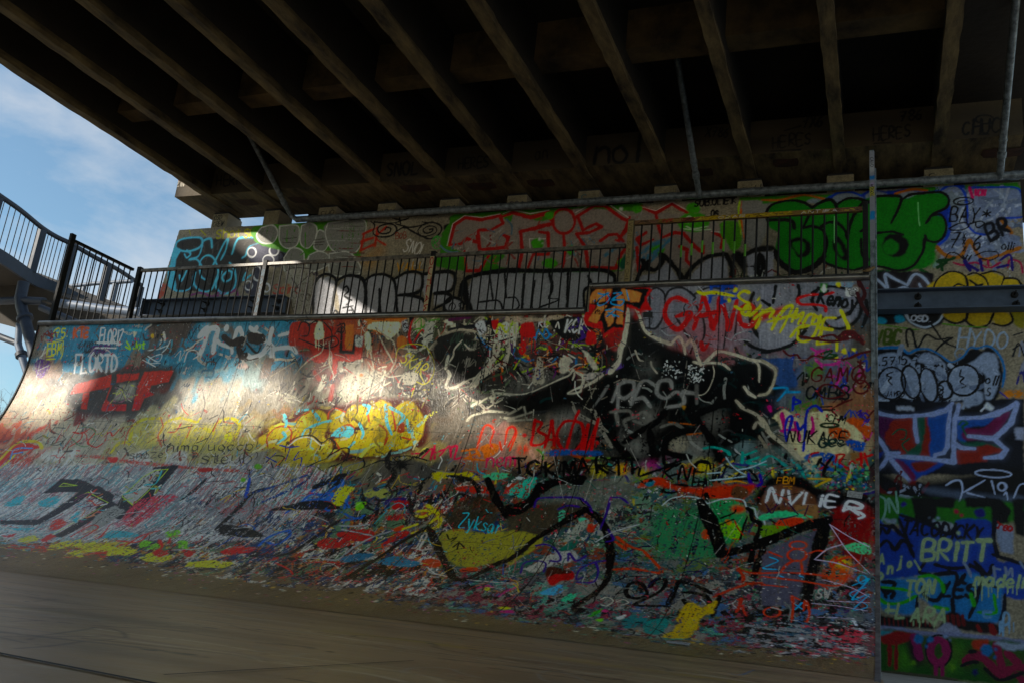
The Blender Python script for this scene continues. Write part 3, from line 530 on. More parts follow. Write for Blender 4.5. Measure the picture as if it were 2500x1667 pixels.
for q in ('1780 740 1860 690 1920 690', '1900 630 1920 680 1890 720', '1930 650 2091 665', '1740 750 1800 710', '1700 870 1740 830 1850 800 1900 795 2091 810', '1970 840 2070 860'): st('b0aa98', 22, q, wear=.15)
# the yellow bubble piece
fl('5c2c22', '50 960 300 820 450 775 600 755 840 720 1020 688 1350 720 1390 880 1300 1100 600 1200 90 1060', soft=.03, wear=.1)
Yc = 'bca426'
for q in ('40 1010 110 960 120 920 240 890 330 870 400 810 460 785 540 790 590 850 600 900 560 1000 620 1040 600 1120 400 1200 200 1100 80 1080', '600 860 640 790 700 780 720 830 760 760 850 740 910 780 920 840 860 900 760 930 620 960', '930 760 1010 700 1090 740 1110 780 1180 720 1260 715 1320 780 1360 870 1350 960 1300 1040 1200 1090 1080 1110 1000 1150 820 1150 700 1100 640 1020 760 1000 900 900', '360 1180 600 1120 700 1090 640 1180 400 1210'): fl(Yc, q, wear=.12, soft=.012)
chaos(rampC, px_ramp, (650, 1040, 990, 1110), 120, '8ab0a8 a89a30 d8c850 8a7a30 b8b088 6a5a2a 9a8a50'.split(), (.01, .04), (.03, .1), .5)
for q in ('760 800 860 860 900 840 880 900', '960 860 1000 870', '1150 860 1250 840', '440 850 520 860'): st('8a8a30', 44, q, soft=.5, wear=.2, op=.6)
for q in ('110 1080 105 1000 170 930 260 910 300 960 290 1040 330 990', '330 870 360 840 440 800', '590 860 600 800 650 770 730 800', '920 880 905 800 920 740', '1000 900 1060 960 1040 1060 1070 1000', '1100 780 1120 870 1130 950', '620 990 700 920 760 900 800 930', '640 1020 680 1100 620 1130', '1180 1000 1250 1020'): st('a8521e', 15, q, wear=.15)
for q in ('380 1000 410 940 500 900 560 880 620 870', '620 990 680 960 760 1000', '840 890 870 960 860 1010', '1080 760 1190 830 1160 900', '1050 740 1060 880 1100 980', '240 820 260 870 250 920', '180 1050 250 1000 230 960', '470 790 520 860', '870 740 920 760 900 820', '760 1080 800 1040', '360 790 430 780', '1220 860 1240 960'): st('6ab0bc', 26, q, wear=.3)
fl('6ab0bc', '620 980 690 920 790 925 780 990 680 1000', wear=.3); fl('9a4a22', '1155 900 1200 890 1190 960 1150 960'); ef('5a5a30', 1010, 960, 60, 60, soft=.05, op=.6)
for q in ('250 1120 260 1060 350 1000 460 988 540 1045 600 1010 650 1060 600 1150', '540 1045 525 1100'): st('3a342c', 12, q)
st('c8c0b0', 12, '270 1075 350 1015 450 1003 530 1062 560 1060')
for q in ('205 1065 280 1080 365 1072', '290 1080 250 1190', '100 1158 180 1200', '170 1130 100 1195', '360 1112 320 1180 380 1165 370 1230'): st('25408e', 12, q)
for q in ('600 1150 700 1090 760 1100 720 1190 600 1240', '650 1230 780 1160 870 1180 870 1240 760 1280', '420 1240 500 1200 580 1170 600 1140', '100 1200 160 1150 240 1160 200 1220', '880 1240 1000 1190 1060 1190', '1120 1160 1240 1150 1400 1190'): st('1e1b17', 13, q, wear=.15)
ef('22201c', 1165, 1215, 45, 42, soft=.02)
for k in range(12):
    a = k*.52; st('22201c', 9, [1165, 1215, 1165+math.cos(a)*random.uniform(60, 120), 1215+math.sin(a)*random.uniform(50, 80)], sm=False)
for q in ('1340 1165 1420 1090 1410 1180', '1440 1130 1510 1100', '1440 1070 1440 1170', '1480 1150 1560 1070 1570 1160', '1560 1085 1620 1075 1600 1170 1660 1160', '1340 1130 1260 1130'): st('b42c50', 20, q, wear=.2)
fl('b06a1e', '1800 1090 1850 1060 1900 1050 1950 1060 1945 1110 1850 1180 1830 1130'); 
for q in ('1660 1110 1760 1095', '1700 1160 1790 1125', '1680 1170 1840 1185', '1770 1100 1800 1150', '1720 1120 1740 1190'): st('b06a1e', 18, q)
for q in ('1780 1090 1830 930 1875 905 1912 950 1885 1040 1900 1080', '1960 1040 1975 1100', '2000 1060 2020 950 2060 915 2095 960 2060 1060 2040 1110'): st('d84c28', 18, q)
tx('b43c5c', 16, 'nem', 1850, 1240, 110, -3, xw=.8); st('3a90a0', 12, '1780 1210 1790 1270 1850 1300'); st('c0b020', 30, '1430 1290 1480 1340', wear=.3); fl('5ab088', '1820 1310 1960 1280 2050 1300 1950 1340', wear=.4); fl('b83a24', '1600 1400 1820 1390 1900 1440 2091 1400 2091 1450 1700 1440', wear=.4)
fl('b8a828', '1430 1330 1480 1270 1600 1290 1720 1280 1800 1340 1600 1330', wear=.45)
for q in ('0 1440 200 1380 430 1300', '60 1520 330 1400 440 1330'): st('1a4a80', 30, q, wear=.55)
for q in ('560 1360 690 1325 700 1400 600 1490 430 1545', '450 1440 540 1380 660 1350', '500 1500 620 1450 690 1480 760 1560', '640 1330 680 1420 560 1500', '690 1440 740 1500 720 1568'): st('1a6cb0', 26, q)
st('151413', 60, '480 1400 620 1340 730 1300', wear=.2); st('151413', 44, '700 1330 580 1450 420 1540', wear=.3); st('201e1b', 44, '1100 1110 1060 1200 1120 1300 1060 1390', wear=.45, soft=.3)
for q in ('880 1440 940 1410 980 1450 930 1480 880 1470', '970 1440 1040 1410 1090 1450 1030 1490 980 1470'): fl('9a9a58', q, wear=.15)
for q in ('860 1400 880 1500 940 1540', '950 1420 1060 1390 1100 1450 1060 1500 960 1500'): st('2a2824', 14, q)
st('242220', 40, '1380 1100 1300 1160', wear=.5); st('1f1d1a', 34, '1540 1310 1640 1320 1740 1350 1790 1440 1770 1540', wear=.35, soft=.25); ef('1f1d1a', 1660, 1340, 44, 26, soft=.02); st('1f1d1a', 50, '1380 1490 1200 1568', wear=.5, soft=.3); st('1f1d1a', 34, '1430 1280 1330 1400 1260 1568', wear=.5, soft=.3)
tile(16)
for q in ('380 120 460 60 560 60 650 0', '250 212 330 160 430 110 540 100 640 120 690 160', '400 150 470 150 560 170 600 190', '40 470 120 400 270 350 275 400 180 460 100 440', '690 30 750 80 740 110', '560 60 520 110 600 90'): st('1a68ac', 26, q)
fl('131211', '130 185 340 130 480 110 620 120 690 170 500 180 300 190', wear=.15); fl('c8b828', '620 120 690 0 800 10 760 60 700 150', wear=.3); fl('7ab828', '810 150 830 120 890 125 870 170 820 190')
for q in ('860 60 900 160 960 190', '1000 120 960 300 920 320', '1040 60 1230 0', '1230 60 1260 200 1330 260 1390 230 1420 60', '1430 210 1540 230 1540 250', '1600 140 1640 60 1780 100 1800 0'): st('232120', 30, q, wear=.35, soft=.25)
for q in ('1380 150 1420 170', '1300 200 1360 190 1420 200 1350 240 1290 230', '1440 190 1470 220', '1400 290 1480 240 1460 320 1260 370', '1180 340 1300 300'): st('d0b018', 32, q, wear=.25)
fl('3a2468', '1040 120 1100 90 1220 90 1160 140 1060 150', wear=.3); 
for q in ('680 190 800 250 880 230', '690 270 860 250'): st('1a60a0', 24, q, wear=.3)
for q in ('500 450 600 410 760 440 740 480 560 500', '660 370 900 340 960 380 920 430 760 430', '1020 460 1120 380 1240 350 1200 400 1080 450', '1100 120 1230 110 1220 150 1120 180', '1060 240 1180 220 1180 260 1080 270'): fl('a81c1c', q, wear=.35, rough=.02)
fl('d05018', '1100 350 1140 320 1200 310 1160 350'); 
for q in ('970 490 1080 470', '980 530 1070 480', '1020 460 1040 520'): st('c85018', 14, q)
for q in ('350 582 420 575 520 570 640 585 700 560 800 480 950 400 1110 350', '680 310 800 315 920 300', '700 340 850 370 940 390', '800 570 900 580 950 560'): st('9a9a9c', 18, q, soft=.5)
st('b83428', 16, '440 605 560 600 680 605'); st('b83428', 16, '180 610 280 660 310 700'); fl('256e88', '700 600 720 560 840 530 960 540 860 590', wear=.25); fl('1f7890', '980 610 1050 570 1160 555 1320 600 1260 640 1100 630', wear=.25); fl('c85018', '1330 600 1400 575 1480 590 1490 630 1420 645', wear=.15); fl('c85018', '1640 670 1700 640 1780 645 1760 680', wear=.2)
for q in ('1260 490 1300 480 1350 380 1380 390 1320 500 1440 490', '1380 640 1440 690 1520 710'): st('b8b0a8', 16, q)
fl('989040', '1480 380 1620 340 1800 370 2091 370 2091 540 1900 610 1700 640 1560 600 1500 480', wear=.2, soft=.015); fl('403828', '1540 200 1700 90 1880 90 1950 240 1860 330 1740 330 1620 330 1530 280', wear=.1, soft=.02, op=.85)
for q in ('1540 380 1560 420 1620 400 1570 440', '1590 480 1640 440', '1620 500 1640 450 1680 490'): st('2c2818', 14, q)
tx('3ab0c4', 12, 'Zyksar', 1630, 320, 110, 10, fit=330); st('3ab0c4', 8, '1850 180 1870 205 1900 208'); st('3ab0c4', 8, '1470 350 1400 400 1400 440 1460 500 1540 520'); st('3aa0a8', 10, '960 295 1060 190'); st('3aa0a8', 8, '1040 190 1140 130 1200 150 1200 210')
st('1a1713', 40, '700 750 860 650 1000 560 1180 440 1390 320', wear=.12); st('14120f', 62, '1395 330 1440 420 1490 540 1590 730', wear=.22); st('1a1713', 56, '1590 735 1680 745 1800 690 1950 610 2110 540', wear=.12); st('0e0c0a', 84, '1860 -60 1920 80 2020 240', sm=False); st('0e0c0a', 70, '2020 235 2091 210 2200 150', sm=False)
st('141311', 40, '300 530 420 450 560 350 680 270', wear=.2); st('141311', 50, '-20 550 150 555 290 530', wear=.35); st('2a2522', 40, '290 570 360 600', wear=.2)
for q in ('1700 740 1900 760 2091 770', '1380 675 1450 700 1540 715'): st('b0a8a0', 12, q, wear=.2)
for q in ('1780 810 1850 790 1910 800', '1950 880 2000 840 2091 800'): st('c03a78', 20, q, wear=.2)
ef('c8b828', 1860, 815, 26, 14); fl('c8b828', '1940 965 1990 955 2050 965 2000 980'); fl('c03a78', '1950 990 2060 985 2070 1005 1990 1005')

tile(13, 1.05)
# black silhouette and cream outlines
fl('0f0f0e', '945 60 1010 50 1060 190 1160 240 1300 290 1420 330 1560 440 1700 440 1930 400 2060 420 2160 540 2140 640 1960 690 1900 690 2091 940 2200 1060 2140 1080 1960 1010 1700 1080 1640 1000 1500 1150 1380 1000 1180 1180 900 1180 830 1080 760 960 700 900 640 760 800 500 900 400', wear=.0, soft=.02)
fl('1e1c19', '0 670 200 640 380 560 520 500 560 600 650 600 760 520 720 760 640 840 420 830 300 800 100 830 0 820', soft=.03); fl('131211', '350 60 620 60 620 220 480 240 380 170', wear=.1); fl('c03020', '110 100 200 90 210 200 110 200'); drip('b82018', 9, 90, 190, 16, 150, 130); tx('c03020', 22, '8', 90, 330, 90, 0)
for q in ('220 230 240 160 280 190 300 140 330 190 300 220 270 180', '210 210 216 214', '340 185 346 190', '240 150 246 148'): st('2a88b8', 14, q)
tx('d8d4cc', 16, 'KCK', 455, 165, 105, 3, fit=150); tx('c8c0c0', 10, 'KC', 240, 130, 70, 0); st('c8c0b8', 12, '380 130 400 90 410 140')
for q in ('480 140 580 120 640 180 520 250', '560 60 600 200'): st('4a2a7a', 26, q, wear=.3)
fl('ab9c88', '0 40 220 60 400 30 430 60 180 90 0 90', wear=.1); st('9ab828', 14, '0 170 40 100 60 180 100 120'); st('b8a090', 10, '70 40 90 80'); drip('b0a898', 8, 0, 100, 12, 200, 90)
for q in ('650 250 700 320 760 290', '640 320 760 280', '700 260 690 350'): st('1c1018', 18, q)
st('7a2a2a', 14, '360 260 440 270 500 220'); st('6a2a6a', 12, '300 430 350 420 380 480 360 530'); st('2a50a8', 10, '200 460 250 455 250 520 220 540'); st('c88828', 14, '290 440 390 410'); st('c87828', 14, '250 360 330 360'); st('c86428', 20, '540 470 600 500', wear=.2); st('5a3f86', 40, '740 500 900 430', wear=.3)
chaos(rampC, px_ramp, (1300, 1900, 860, 1120), 170, '050505 1c2a2a 0c3a38 2a2a28 14302e 8a8a84 1a1a1a 3a3a3a'.split(), (.004, .03), (.03, .12), .4)
CL = 'b8b0a0'
fl(CL, '408 385 488 362 495 440 470 480 425 490'); fl(CL, '590 308 640 330 718 430 700 468 660 430'); fl('a8a098', '600 495 740 480 760 510 620 545', wear=.2); fl('a8a090', '240 370 270 380 290 560 220 590 200 520', wear=.3)
st(CL, 15, '0 662 150 652 280 600 410 540 490 505 520 460 530 500 515 545'); st(CL, 22, '520 470 560 490 600 520 590 590 530 620 480 652 570 640 600 600 680 560 760 505')
st(CL, 42, '945 -30 955 60 930 220 900 300 880 400 810 490'); st(CL, 30, '1000 -70 1050 40 1080 130 1120 180 1200 225 1300 262'); st(CL, 24, '1300 262 1360 205 1400 260 1415 340'); st(CL, 24, '1415 270 1470 235 1510 350 1530 400 1540 430'); st(CL, 26, '1480 400 1560 415 1620 360 1680 318 1800 340 1930 382 2040 400 2110 445'); st(CL, 22, '1560 410 1700 415 1770 462'); st(CL, 20, '1945 385 2000 430 2005 560')
st(CL, 24, '1885 600 1920 650 1975 682', sm=False); st(CL, 22, '1995 670 2070 650 2100 600'); st(CL, 14, '1015 310 1045 380 1080 395'); st(CL, 16, '1140 400 1150 440 1190 490'); st(CL, 10, '1635 430 1645 500 1600 620 1540 665 1460 650 1410 620')
for q in ('0 820 60 790 110 760', '0 860 100 830 190 800', '130 760 150 850', '0 870 200 860'): st('908a7c', 18, q, wear=.2)
st('8a8478', 26, '510 720 540 800 600 840 720 900 800 960', wear=.35); st('8a8478', 34, '670 780 710 830 760 960 830 1080', wear=.45); st('a09888', 30, '1820 710 1880 770 1980 820 2050 890', wear=.1); st('a09888', 22, '1960 930 1990 880 2040 920'); st('807868', 24, '2000 990 2060 1080', wear=.3)
chaos(rampC, px_ramp, (1620, 1660, 880, 920), 30, ['c8c8c4'], (.005, .012), (.004, .012)); chaos(rampC, px_ramp, (1680, 1720, 890, 930), 40, ['c8c8c4'], (.006, .014), (.004, .012))
for q in ((480, 870, 140, 70), (60, 600, 60, 50), (1110, 440, 60, 50), (1640, 860, 60, 100), (1130, 850, 90, 80), (1040, 1080, 90, 80), (1500, 1080, 90, 110), (940, 1040, 60, 70)): ef('8f8c84', *q, soft=.09, wear=.12, op=.75)
ef('8f8878', 1360, 1060, 80, 70, soft=.02, wear=.35)
for q in ('830 720 880 600 930 560 1000 565 1000 650 985 740', '880 580 875 770', '880 670 930 690 1000 640', '1160 580 1110 550 1060 570 1010 690 1080 690 1140 760', '1310 610 1290 550 1210 560 1190 650 1260 690 1340 640 1400 680 1390 740 1270 760', '1400 640 1480 650'): st('8c8a86', 32, q, soft=.45)
st('6c6a66', 32, '1505 590 1505 730', soft=.6); st('7c7a76', 26, '800 590 740 680 680 760', soft=.5); ef('5a5a58', 1110, 460, 50, 50, soft=.06)
for q in ('820 800 960 790 990 840 930 870 950 930', '860 800 880 900', '1000 850 1080 800 1130 850 1080 890 1000 870', '1220 920 1320 890 1390 920'): st('76736c', 28, q, soft=.45)
fl('a07818', '1380 755 1420 750 1410 775')
for q in ('830 950 860 1050 980 1170', '1255 800 1180 880 1060 950 930 1040', '1130 950 1150 1080 1170 1190', '1490 945 1370 960 1270 1020 1250 1100 1320 1140 1450 1160', '1490 830 1560 930 1640 1050 1690 1190', '1480 825 1620 770 1760 720'): st('0a0a09', 62, q, soft=.35)
st('0a0a09', 18, ell(1795, 1022, 50, 28).ravel(), closed=True); st('9a5a14', 16, '1280 880 1380 890 1490 900', wear=.4); st('9a5a14', 16, '1430 980 1540 970', wear=.3)
Rd = 'b41c14'
for q in ('215 860 200 980 190 1060 280 1050 305 990 240 950 270 890 220 870', '290 1085 330 970 352 870 365 1000 372 1140', '320 1020 400 1020', '530 870 450 880 390 980 430 1090 530 1110 600 1010 590 900 530 870', '565 790 520 900 490 1010 460 1120', '575 1130 610 1010 640 900 620 1010 610 1120 680 980 722 855 690 980 655 1160'): st(Rd, 26, q, soft=.25)
ef(Rd, 132, 985, 18, 15); ef(Rd, 712, 1045, 18, 15); st('c83c20', 16, '0 1080 60 960 40 920 0 930'); ef('b84028', 120, 1100, 44, 40, soft=.03, wear=.3); st('9c4a14', 34, '350 1080 480 1130 650 1180', soft=.5); st('a88878', 34, '180 1110 220 1180 300 1200', wear=.2)
st('2a5a90', 50, '310 1130 460 1120 740 1130', soft=.5, wear=.4); st('6a8a3a', 20, '600 1165 1000 1170', soft=.6, wear=.4)
ef('a03c74', 1140, 1230, 60, 45, soft=.04, wear=.2); ef('b8a81c', 1080, 1290, 50, 40, soft=.03, wear=.3); ef('a89a1c', 720, 1260, 70, 55, soft=.03, wear=.35); ef('b8a81c', 1560, 1240, 90, 60, soft=.04, wear=.35); ef('a8402a', 1450, 1260, 60, 40, soft=.03, wear=.3); ef('c89a28', 900, 1260, 60, 45, wear=.4, soft=.02)
tx('0c0b0a', 24, 'TCKMARTT', 50, 1300, 120, 0, fit=1000, soft=.1, jit=.9, slant=-.05); tx('0c0b0a', 13, 'CKNIART', 130, 1290, 95, -1, fit=860, jit=.7); tx('0c0b0a', 18, 'KNEW', 1230, 1330, 130, 4, fit=480, soft=.1); tx('0c0b0a', 15, 'ELA', 1470, 1390, 60, 0, xw=.7)
for q in ('1480 1230 1530 1190 1600 1200 1620 1260', '1060 1310 1200 1260 1380 1210', '1230 1440 1260 1390 1330 1380 1430 1390 1330 1440 1250 1440', '1000 1260 1050 1240 1040 1310', '1800 1340 1900 1250 1990 1340 1900 1335 1800 1340'): st('0c0b0a', 22, q)
st('0c0b0a', 30, '1910 1140 1930 1200'); st('0c0b0a', 26, '1240 1130 1260 1220 1400 1180')
for q in ('1560 1090 1640 1080 1740 1110 1770 1140', '1870 1120 1870 1200', '1870 1150 1980 1110', '2000 1160 1910 1200 2060 1220'): st('24988c', 26, q, soft=.3)
for q in ('1740 1160 1780 1220 1840 1270 1900 1300', '1830 1262 1940 1240 2060 1190', '1610 1345 1760 1330 1900 1310', '1590 1290 1700 1280'): st('a4b8c0', 13, q)
for q in ('1920 1290 1930 1350 1960 1390', '1850 1390 2010 1380 2010 1300'): st('3a2290', 28, q)
fl('b8441a', '1040 1400 1120 1350 1200 1320 1300 1370 1400 1400 1600 1400 1800 1380 1980 1380 1900 1480 1840 1520 1600 1480 1400 1430 1200 1390', soft=.015); ef('6a4a34', 1850, 1445, 70, 55); st('c89018', 16, '1730 1360 1820 1350 1900 1365'); fl('1f7a8a', '1090 1380 1130 1350 1180 1350 1140 1400'); st('b84818', 30, '1040 1400 1100 1350 1200 1330 1260 1360')
fl('b0442e', '0 1380 120 1360 220 1340 200 1430 100 1450 0 1440', wear=.15); fl('3fb09a', '0 1440 100 1360 232 1320 215 1430 140 1492 60 1470', wear=.5); st('3fb09a', 12, '0 1450 60 1400 120 1450 140 1380 215 1325'); st('c8c8c0', 30, '0 1390 60 1330 130 1330', wear=.4)
fl('6e7066', '310 1400 600 1340 900 1330 1010 1380 1000 1480 860 1568 280 1568 250 1500', soft=.04, wear=.05, op=.8)
for q in ('-10 1560 120 1540 200 1480 250 1400', '250 1430 340 1370 480 1340 600 1330'): st('0f0e0c', 80, q, wear=.1, soft=.2)
ef('0f0e0c', 560, 1350, 50, 40)
tile(17, 1.15)
fl('4c4436', '0 230 120 190 260 140 520 130 600 160 560 250 400 350 200 400 0 370', soft=.03, wear=.1); fl('989040', '0 370 120 360 280 400 240 480 120 560 0 620', wear=.2, soft=.012)
for q in ('-20 210 100 190 200 110 250 -20',): st('0f0e0c', 84, q)
fl('5cb090', '400 200 450 190 460 240 420 290', wear=.3); fl('5cb090', '560 250 630 250 600 300', wear=.3); fl('9a9a8c', '520 330 620 260 640 300 540 400 440 440', wear=.25); fl('a8a498', '200 620 330 540 400 560 380 600 240 680 120 660', wear=.25, rough=.02); fl('a8a49c', '380 500 500 490 560 560 500 600 400 600', wear=.3); fl('206a5a', '0 640 120 600 260 560 180 620 0 660', wear=.2); fl('206a5a', '400 510 500 440 560 430 520 500', wear=.2)
fl('c04018', '640 310 680 300 690 360 640 360'); fl('a81e16', '310 715 420 690 520 680 520 735 440 750 350 790'); fl('4a2418', '300 700 330 640 460 660 500 690 380 700 310 720'); fl('5aa0cc', '270 840 420 780 440 800 400 860 290 862', wear=.15); fl('46b488', '420 900 500 850 540 870 480 920', wear=.3)
for q in ('-20 600 100 520 200 430 310 360 430 290 600 190', '610 170 700 230 770 320 815 480 815 620 780 760 690 850 520 960'): st('171410', 66, q, wear=.05)
ef('171410', 560, 985, 60, 22)
for q in ('210 165 225 110 260 90 400 85 560 90 640 140 672 205', '400 180 480 150 570 160', '820 80 790 200 735 340', '100 690 130 610 220 590 300 610 285 680', '220 470 300 460 370 490 420 560 400 595 330 590', '480 590 490 530 540 590 610 560 620 550', '600 720 545 740 560 680 600 640 700 600 780 590', '700 600 720 680 680 760 540 760', '800 340 840 420 780 440', '820 85 900 90 960 130'): st('42247a', 20, q, soft=.25)
st('b0b0b0', 12, '700 440 800 380 900 340 1050 300', soft=.5)
for q in ('1160 410 1300 400 1420 400 1580 440', '1230 500 1340 480 1340 430 1250 420', '1480 540 1480 480 1560 470 1560 520 1490 530', '950 520 1060 480 1150 470'): st('1e1c40', 16, q)
fl('348a58', '1620 130 1700 100 1800 100 1890 160 1900 220 1870 380 1850 430 1700 450 1650 330', wear=.2, soft=.012); fl('3a7a54', '1180 210 1300 170 1480 170 1560 260 1640 420 1650 560 1400 570 1200 560 1150 350', wear=.5, soft=.03); fl('78a818', '1640 320 1760 280 1860 320 1850 420 1740 400', wear=.35); ef('c84a30', 1840, 180, 60, 30, wear=.2, soft=.02); ef('b85018', 1590, 380, 40, 44, wear=.25); ef('c88018', 1760, 280, 26, 24)
for q in ('1700 250 1800 210 1820 180', '1700 300 1800 260', '1850 430 1880 320 1910 240'): st('0c0c0c', 16, q)
st('a8b0b0', 15, '1230 150 1300 95 1400 78 1500 85 1570 120 1600 132 1700 100 1800 95 1880 110 1905 160 1965 175 1985 240 2040 270 2050 330 2010 420'); st('0a0a0a', 34, '1910 170 1940 200 1950 260 2010 290 2010 350 1970 430')
st('050505', 108, '1535 120 1600 250 1660 380 1700 540', sm=False); st('050505', 84, '1700 545 1900 490 2130 430', sm=False); st('050505', 50, '2040 490 1990 620 1960 720'); st('0a0a0a', 50, '1580 60 1590 90'); st('050505', 44, '1950 520 1930 610')
for q in ('870 400 960 470 1080 510', '1080 510 1220 660 1200 690', '840 660 1000 655 1200 690', '860 440 940 500'): st('b04a20', 28, q, wear=.2)
for q in ('1830 640 1880 720 1870 760', '1840 660 1960 690 2091 680', '1900 770 2091 770', '1640 880 1780 820 1960 760'): st('a8421a', 26, q, soft=.3)
B = '0b0a09'
for q in ('960 880 940 830 980 770 1060 770 1110 850 1040 890 960 880', '1130 800 1180 740 1260 745 1230 820 1130 880 1010 940 1120 950 1260 950', '1360 760 1330 830 1270 940', '1620 850 1500 790 1360 750', '1380 840 1500 850 1590 880 1600 950 1520 980 1440 950 1400 900', '1690 870 1660 950 1630 1040'): st(B, 40, q, wear=.1)
fl('b89a1c', '1400 960 1480 930 1560 960 1660 900 1640 1000 1560 1030 1500 1140 1440 1210 1230 1200 1300 1150 1340 1080', wear=.2, rough=.02); fl('1a8078', '1100 1080 1200 1050 1290 1070 1210 1170 1090 1160', wear=.2, rough=.02); fl('7a6a20', '260 1110 330 1090 520 1105 480 1140 360 1145', wear=.4, op=.8); fl('1a7878', '930 1050 1080 1020 1100 1090 940 1130', wear=.4)
for q in ('740 900 790 880 840 910 790 950 740 940', '860 920 920 900 960 925 900 945'): st('b8b0a0', 12, q)
fl('c8c4b8', '860 1040 940 1020 900 1060'); fl('7ac030', '700 1060 760 1055 740 1080'); ef('c8447a', 775, 990, 18, 12); fl('3a9a30', '640 1020 760 970 740 1000 660 1040', wear=.3)
for q in ('1830 900 1870 900', '1860 890 1850 940', '1820 1000 1860 950 1900 1030'): st('a83a18', 26, q, wear=.1)
st(B, 40, '1770 1055 1950 1040 2100 1020', wear=.1)
# upper right of the ramp: the raised section
tile(7, .95)
fl('8a8a92', '1120 880 1180 860 1250 890 1260 1000 1235 1130 1170 1190 1100 1180 1110 1000'); fl('8a8a92', '1250 900 1400 850 1500 900 1700 850 1900 880 2120 860 2120 1180 1900 1290 1700 1340 1560 1300 1400 1200 1260 1190'); ef('b83434', 1600, 1230, 300, 90, soft=.12, wear=.0, op=.45)
for q in ('1125 885 1190 862 1250 920 1240 1080 1180 1180 1100 1180', '1250 950 1290 880 1390 860 1490 930 1480 960', '1500 1000 1560 1120 1565 1240 1520 1330', '1330 1080 1400 1190 1440 1260', '1490 910 1600 860 1720 870 1800 860', '1830 1080 1810 1240', '1720 1340 1740 1200', '1130 900 1130 1180'): st('1c1b1d', 18, q, soft=.6, op=.9)
for q in ('1960 900 1930 1000 1950 1160 2020 1270 2110 1330', '1890 1280 1960 1330 2091 1370'): st('121214', 34, q, soft=.4)
for q in ('1430 970 1340 940 1270 990 1260 1100 1350 1190 1430 1120 1450 1060 1340 1090', '1480 1190 1530 1050 1560 930 1600 1050 1640 1190', '1500 1095 1650 1055', '1640 1180 1680 1050 1690 940 1740 1080 1760 1200 1800 1060 1830 950', '1855 1030 1930 1000 1985 1080 1940 1160 1860 1150 1845 1080 1855 1030'): st('c41f1e', 40, q, soft=.25)
st('b01c1c', 30, '1540 1290 1560 1350 1600 1300'); chaos(rampC, px_ramp, (1480, 1850, 700, 840), 40, ['a8a8ac', '4a484a', 'b04a4a'], (.006, .012), (.03, .09), .3)
fl('c8201a', '625 1010 650 845 900 835 1150 865 1108 960 1155 1040 1060 1050 950 1012 918 1200 860 1190 762 1262 735 1180 690 1180 600 1150', sm=False); fl('0b0b0b', '645 850 1125 868 1090 960 1060 1030 950 990 915 1180 832 1180 772 1226 746 1120 640 1135 700 1000 638 985', sm=False)
for q in ('655 930 700 870 760 845 835 865 805 960 650 985', '715 990 788 1002 705 1145 640 1120 690 1040', '905 860 1065 900 1045 985 930 960', '782 1040 860 1000 845 1130 800 1175 770 1090', '868 895 922 930 920 1160 868 1150'): fl('e8935a', q, sm=False)
fl('c8201a', '740 845 790 845 765 890', sm=False); fl('c8201a', '830 890 800 990 780 950', sm=False); fl('d0201a', '632 1222 660 1200 700 1240 705 1300 625 1300')
for q in ('720 905 760 915 800 905 730 950 720 1000 770 990 810 950 800 920', '840 905 910 900 850 940 830 960 870 955 925 960 900 1000 830 990 820 970', '945 880 965 960', '775 1040 850 1030 920 1050', '790 1090 850 1040', '800 1060 885 1090'): st('2e9ad0', 13, q)
ef('2e9ad0', 846, 1085, 13, 13); ef('2e9ad0', 692, 965, 7, 7); tags(rampC, px_ramp, (1440, 1455, 730, 790), 4, ['2a1a10'], (.005, .007), (.03, .05))
for q in ('1625 840 1618 900 1608 980', '1620 842 1715 842', '1610 915 1700 905', '1820 850 1720 855 1705 980', '1715 915 1830 900', '1700 980 1770 955 1840 940'): st('1a56a8', 28, q)
Yl = 'd8c810'
for q in ('1510 890 1560 908 1640 898 1800 925', '1925 900 1880 888 1838 925 1880 965 1925 990 1880 1040 1810 1010', '1900 1000 1870 1060 1910 1075 1930 1020 1900 1000', '1990 960 2040 920 2010 1010 1930 1085', '1980 1180 2040 1060 2100 1020', '2030 1040 2130 1110 2070 1140'): st(Yl, 24, q)
for q in ((1765, 960), (1812, 875)): ef(Yl, *q, 18, 18)
tile(8, .95)
fl('8f8f98', '0 860 100 855 95 970 0 990'); fl('8a8a90', '125 850 285 850 290 990 130 1030'); fl('9a9aa2', '0 1150 150 1140 260 1160 330 1180 300 1260 180 1330 0 1340'); fl('8f909a', '430 900 560 870 700 900 775 990 750 1100 650 1170 540 1160 480 1080', soft=.012); fl('8aa0b0', '540 820 720 820 700 860 560 860'); fl('7a6c64', '725 830 790 830 790 900 730 900', sm=False)
for q in ('0 1370 140 1345 250 1300 320 1230', '110 850 90 980', '290 840 300 900 280 960', '400 900 460 870 560 850 700 880 790 980 770 1100 660 1180 540 1170 470 1080', '0 960 60 1000', '590 1110 700 1060', '310 1250 350 1190 350 1170 300 1200 320 1260', '450 860 400 960 440 1040', '830 960 840 1060 800 1180'): st('101012', 26, q, soft=.3)
for q in ('570 905 500 915 400 915 300 940 300 990 400 995 480 1005 510 1050 470 1040'): pass
st('c8201c', 24, '570 900 480 915 400 915 290 945 310 990 420 995 500 1010 510 1050'); fl('c02020', '0 1070 80 1050 180 1010 120 1080 0 1120', soft=.02)
tx('0c0c0e', 24, 'Kenoy', 450, 975, 105, 12, fit=290)
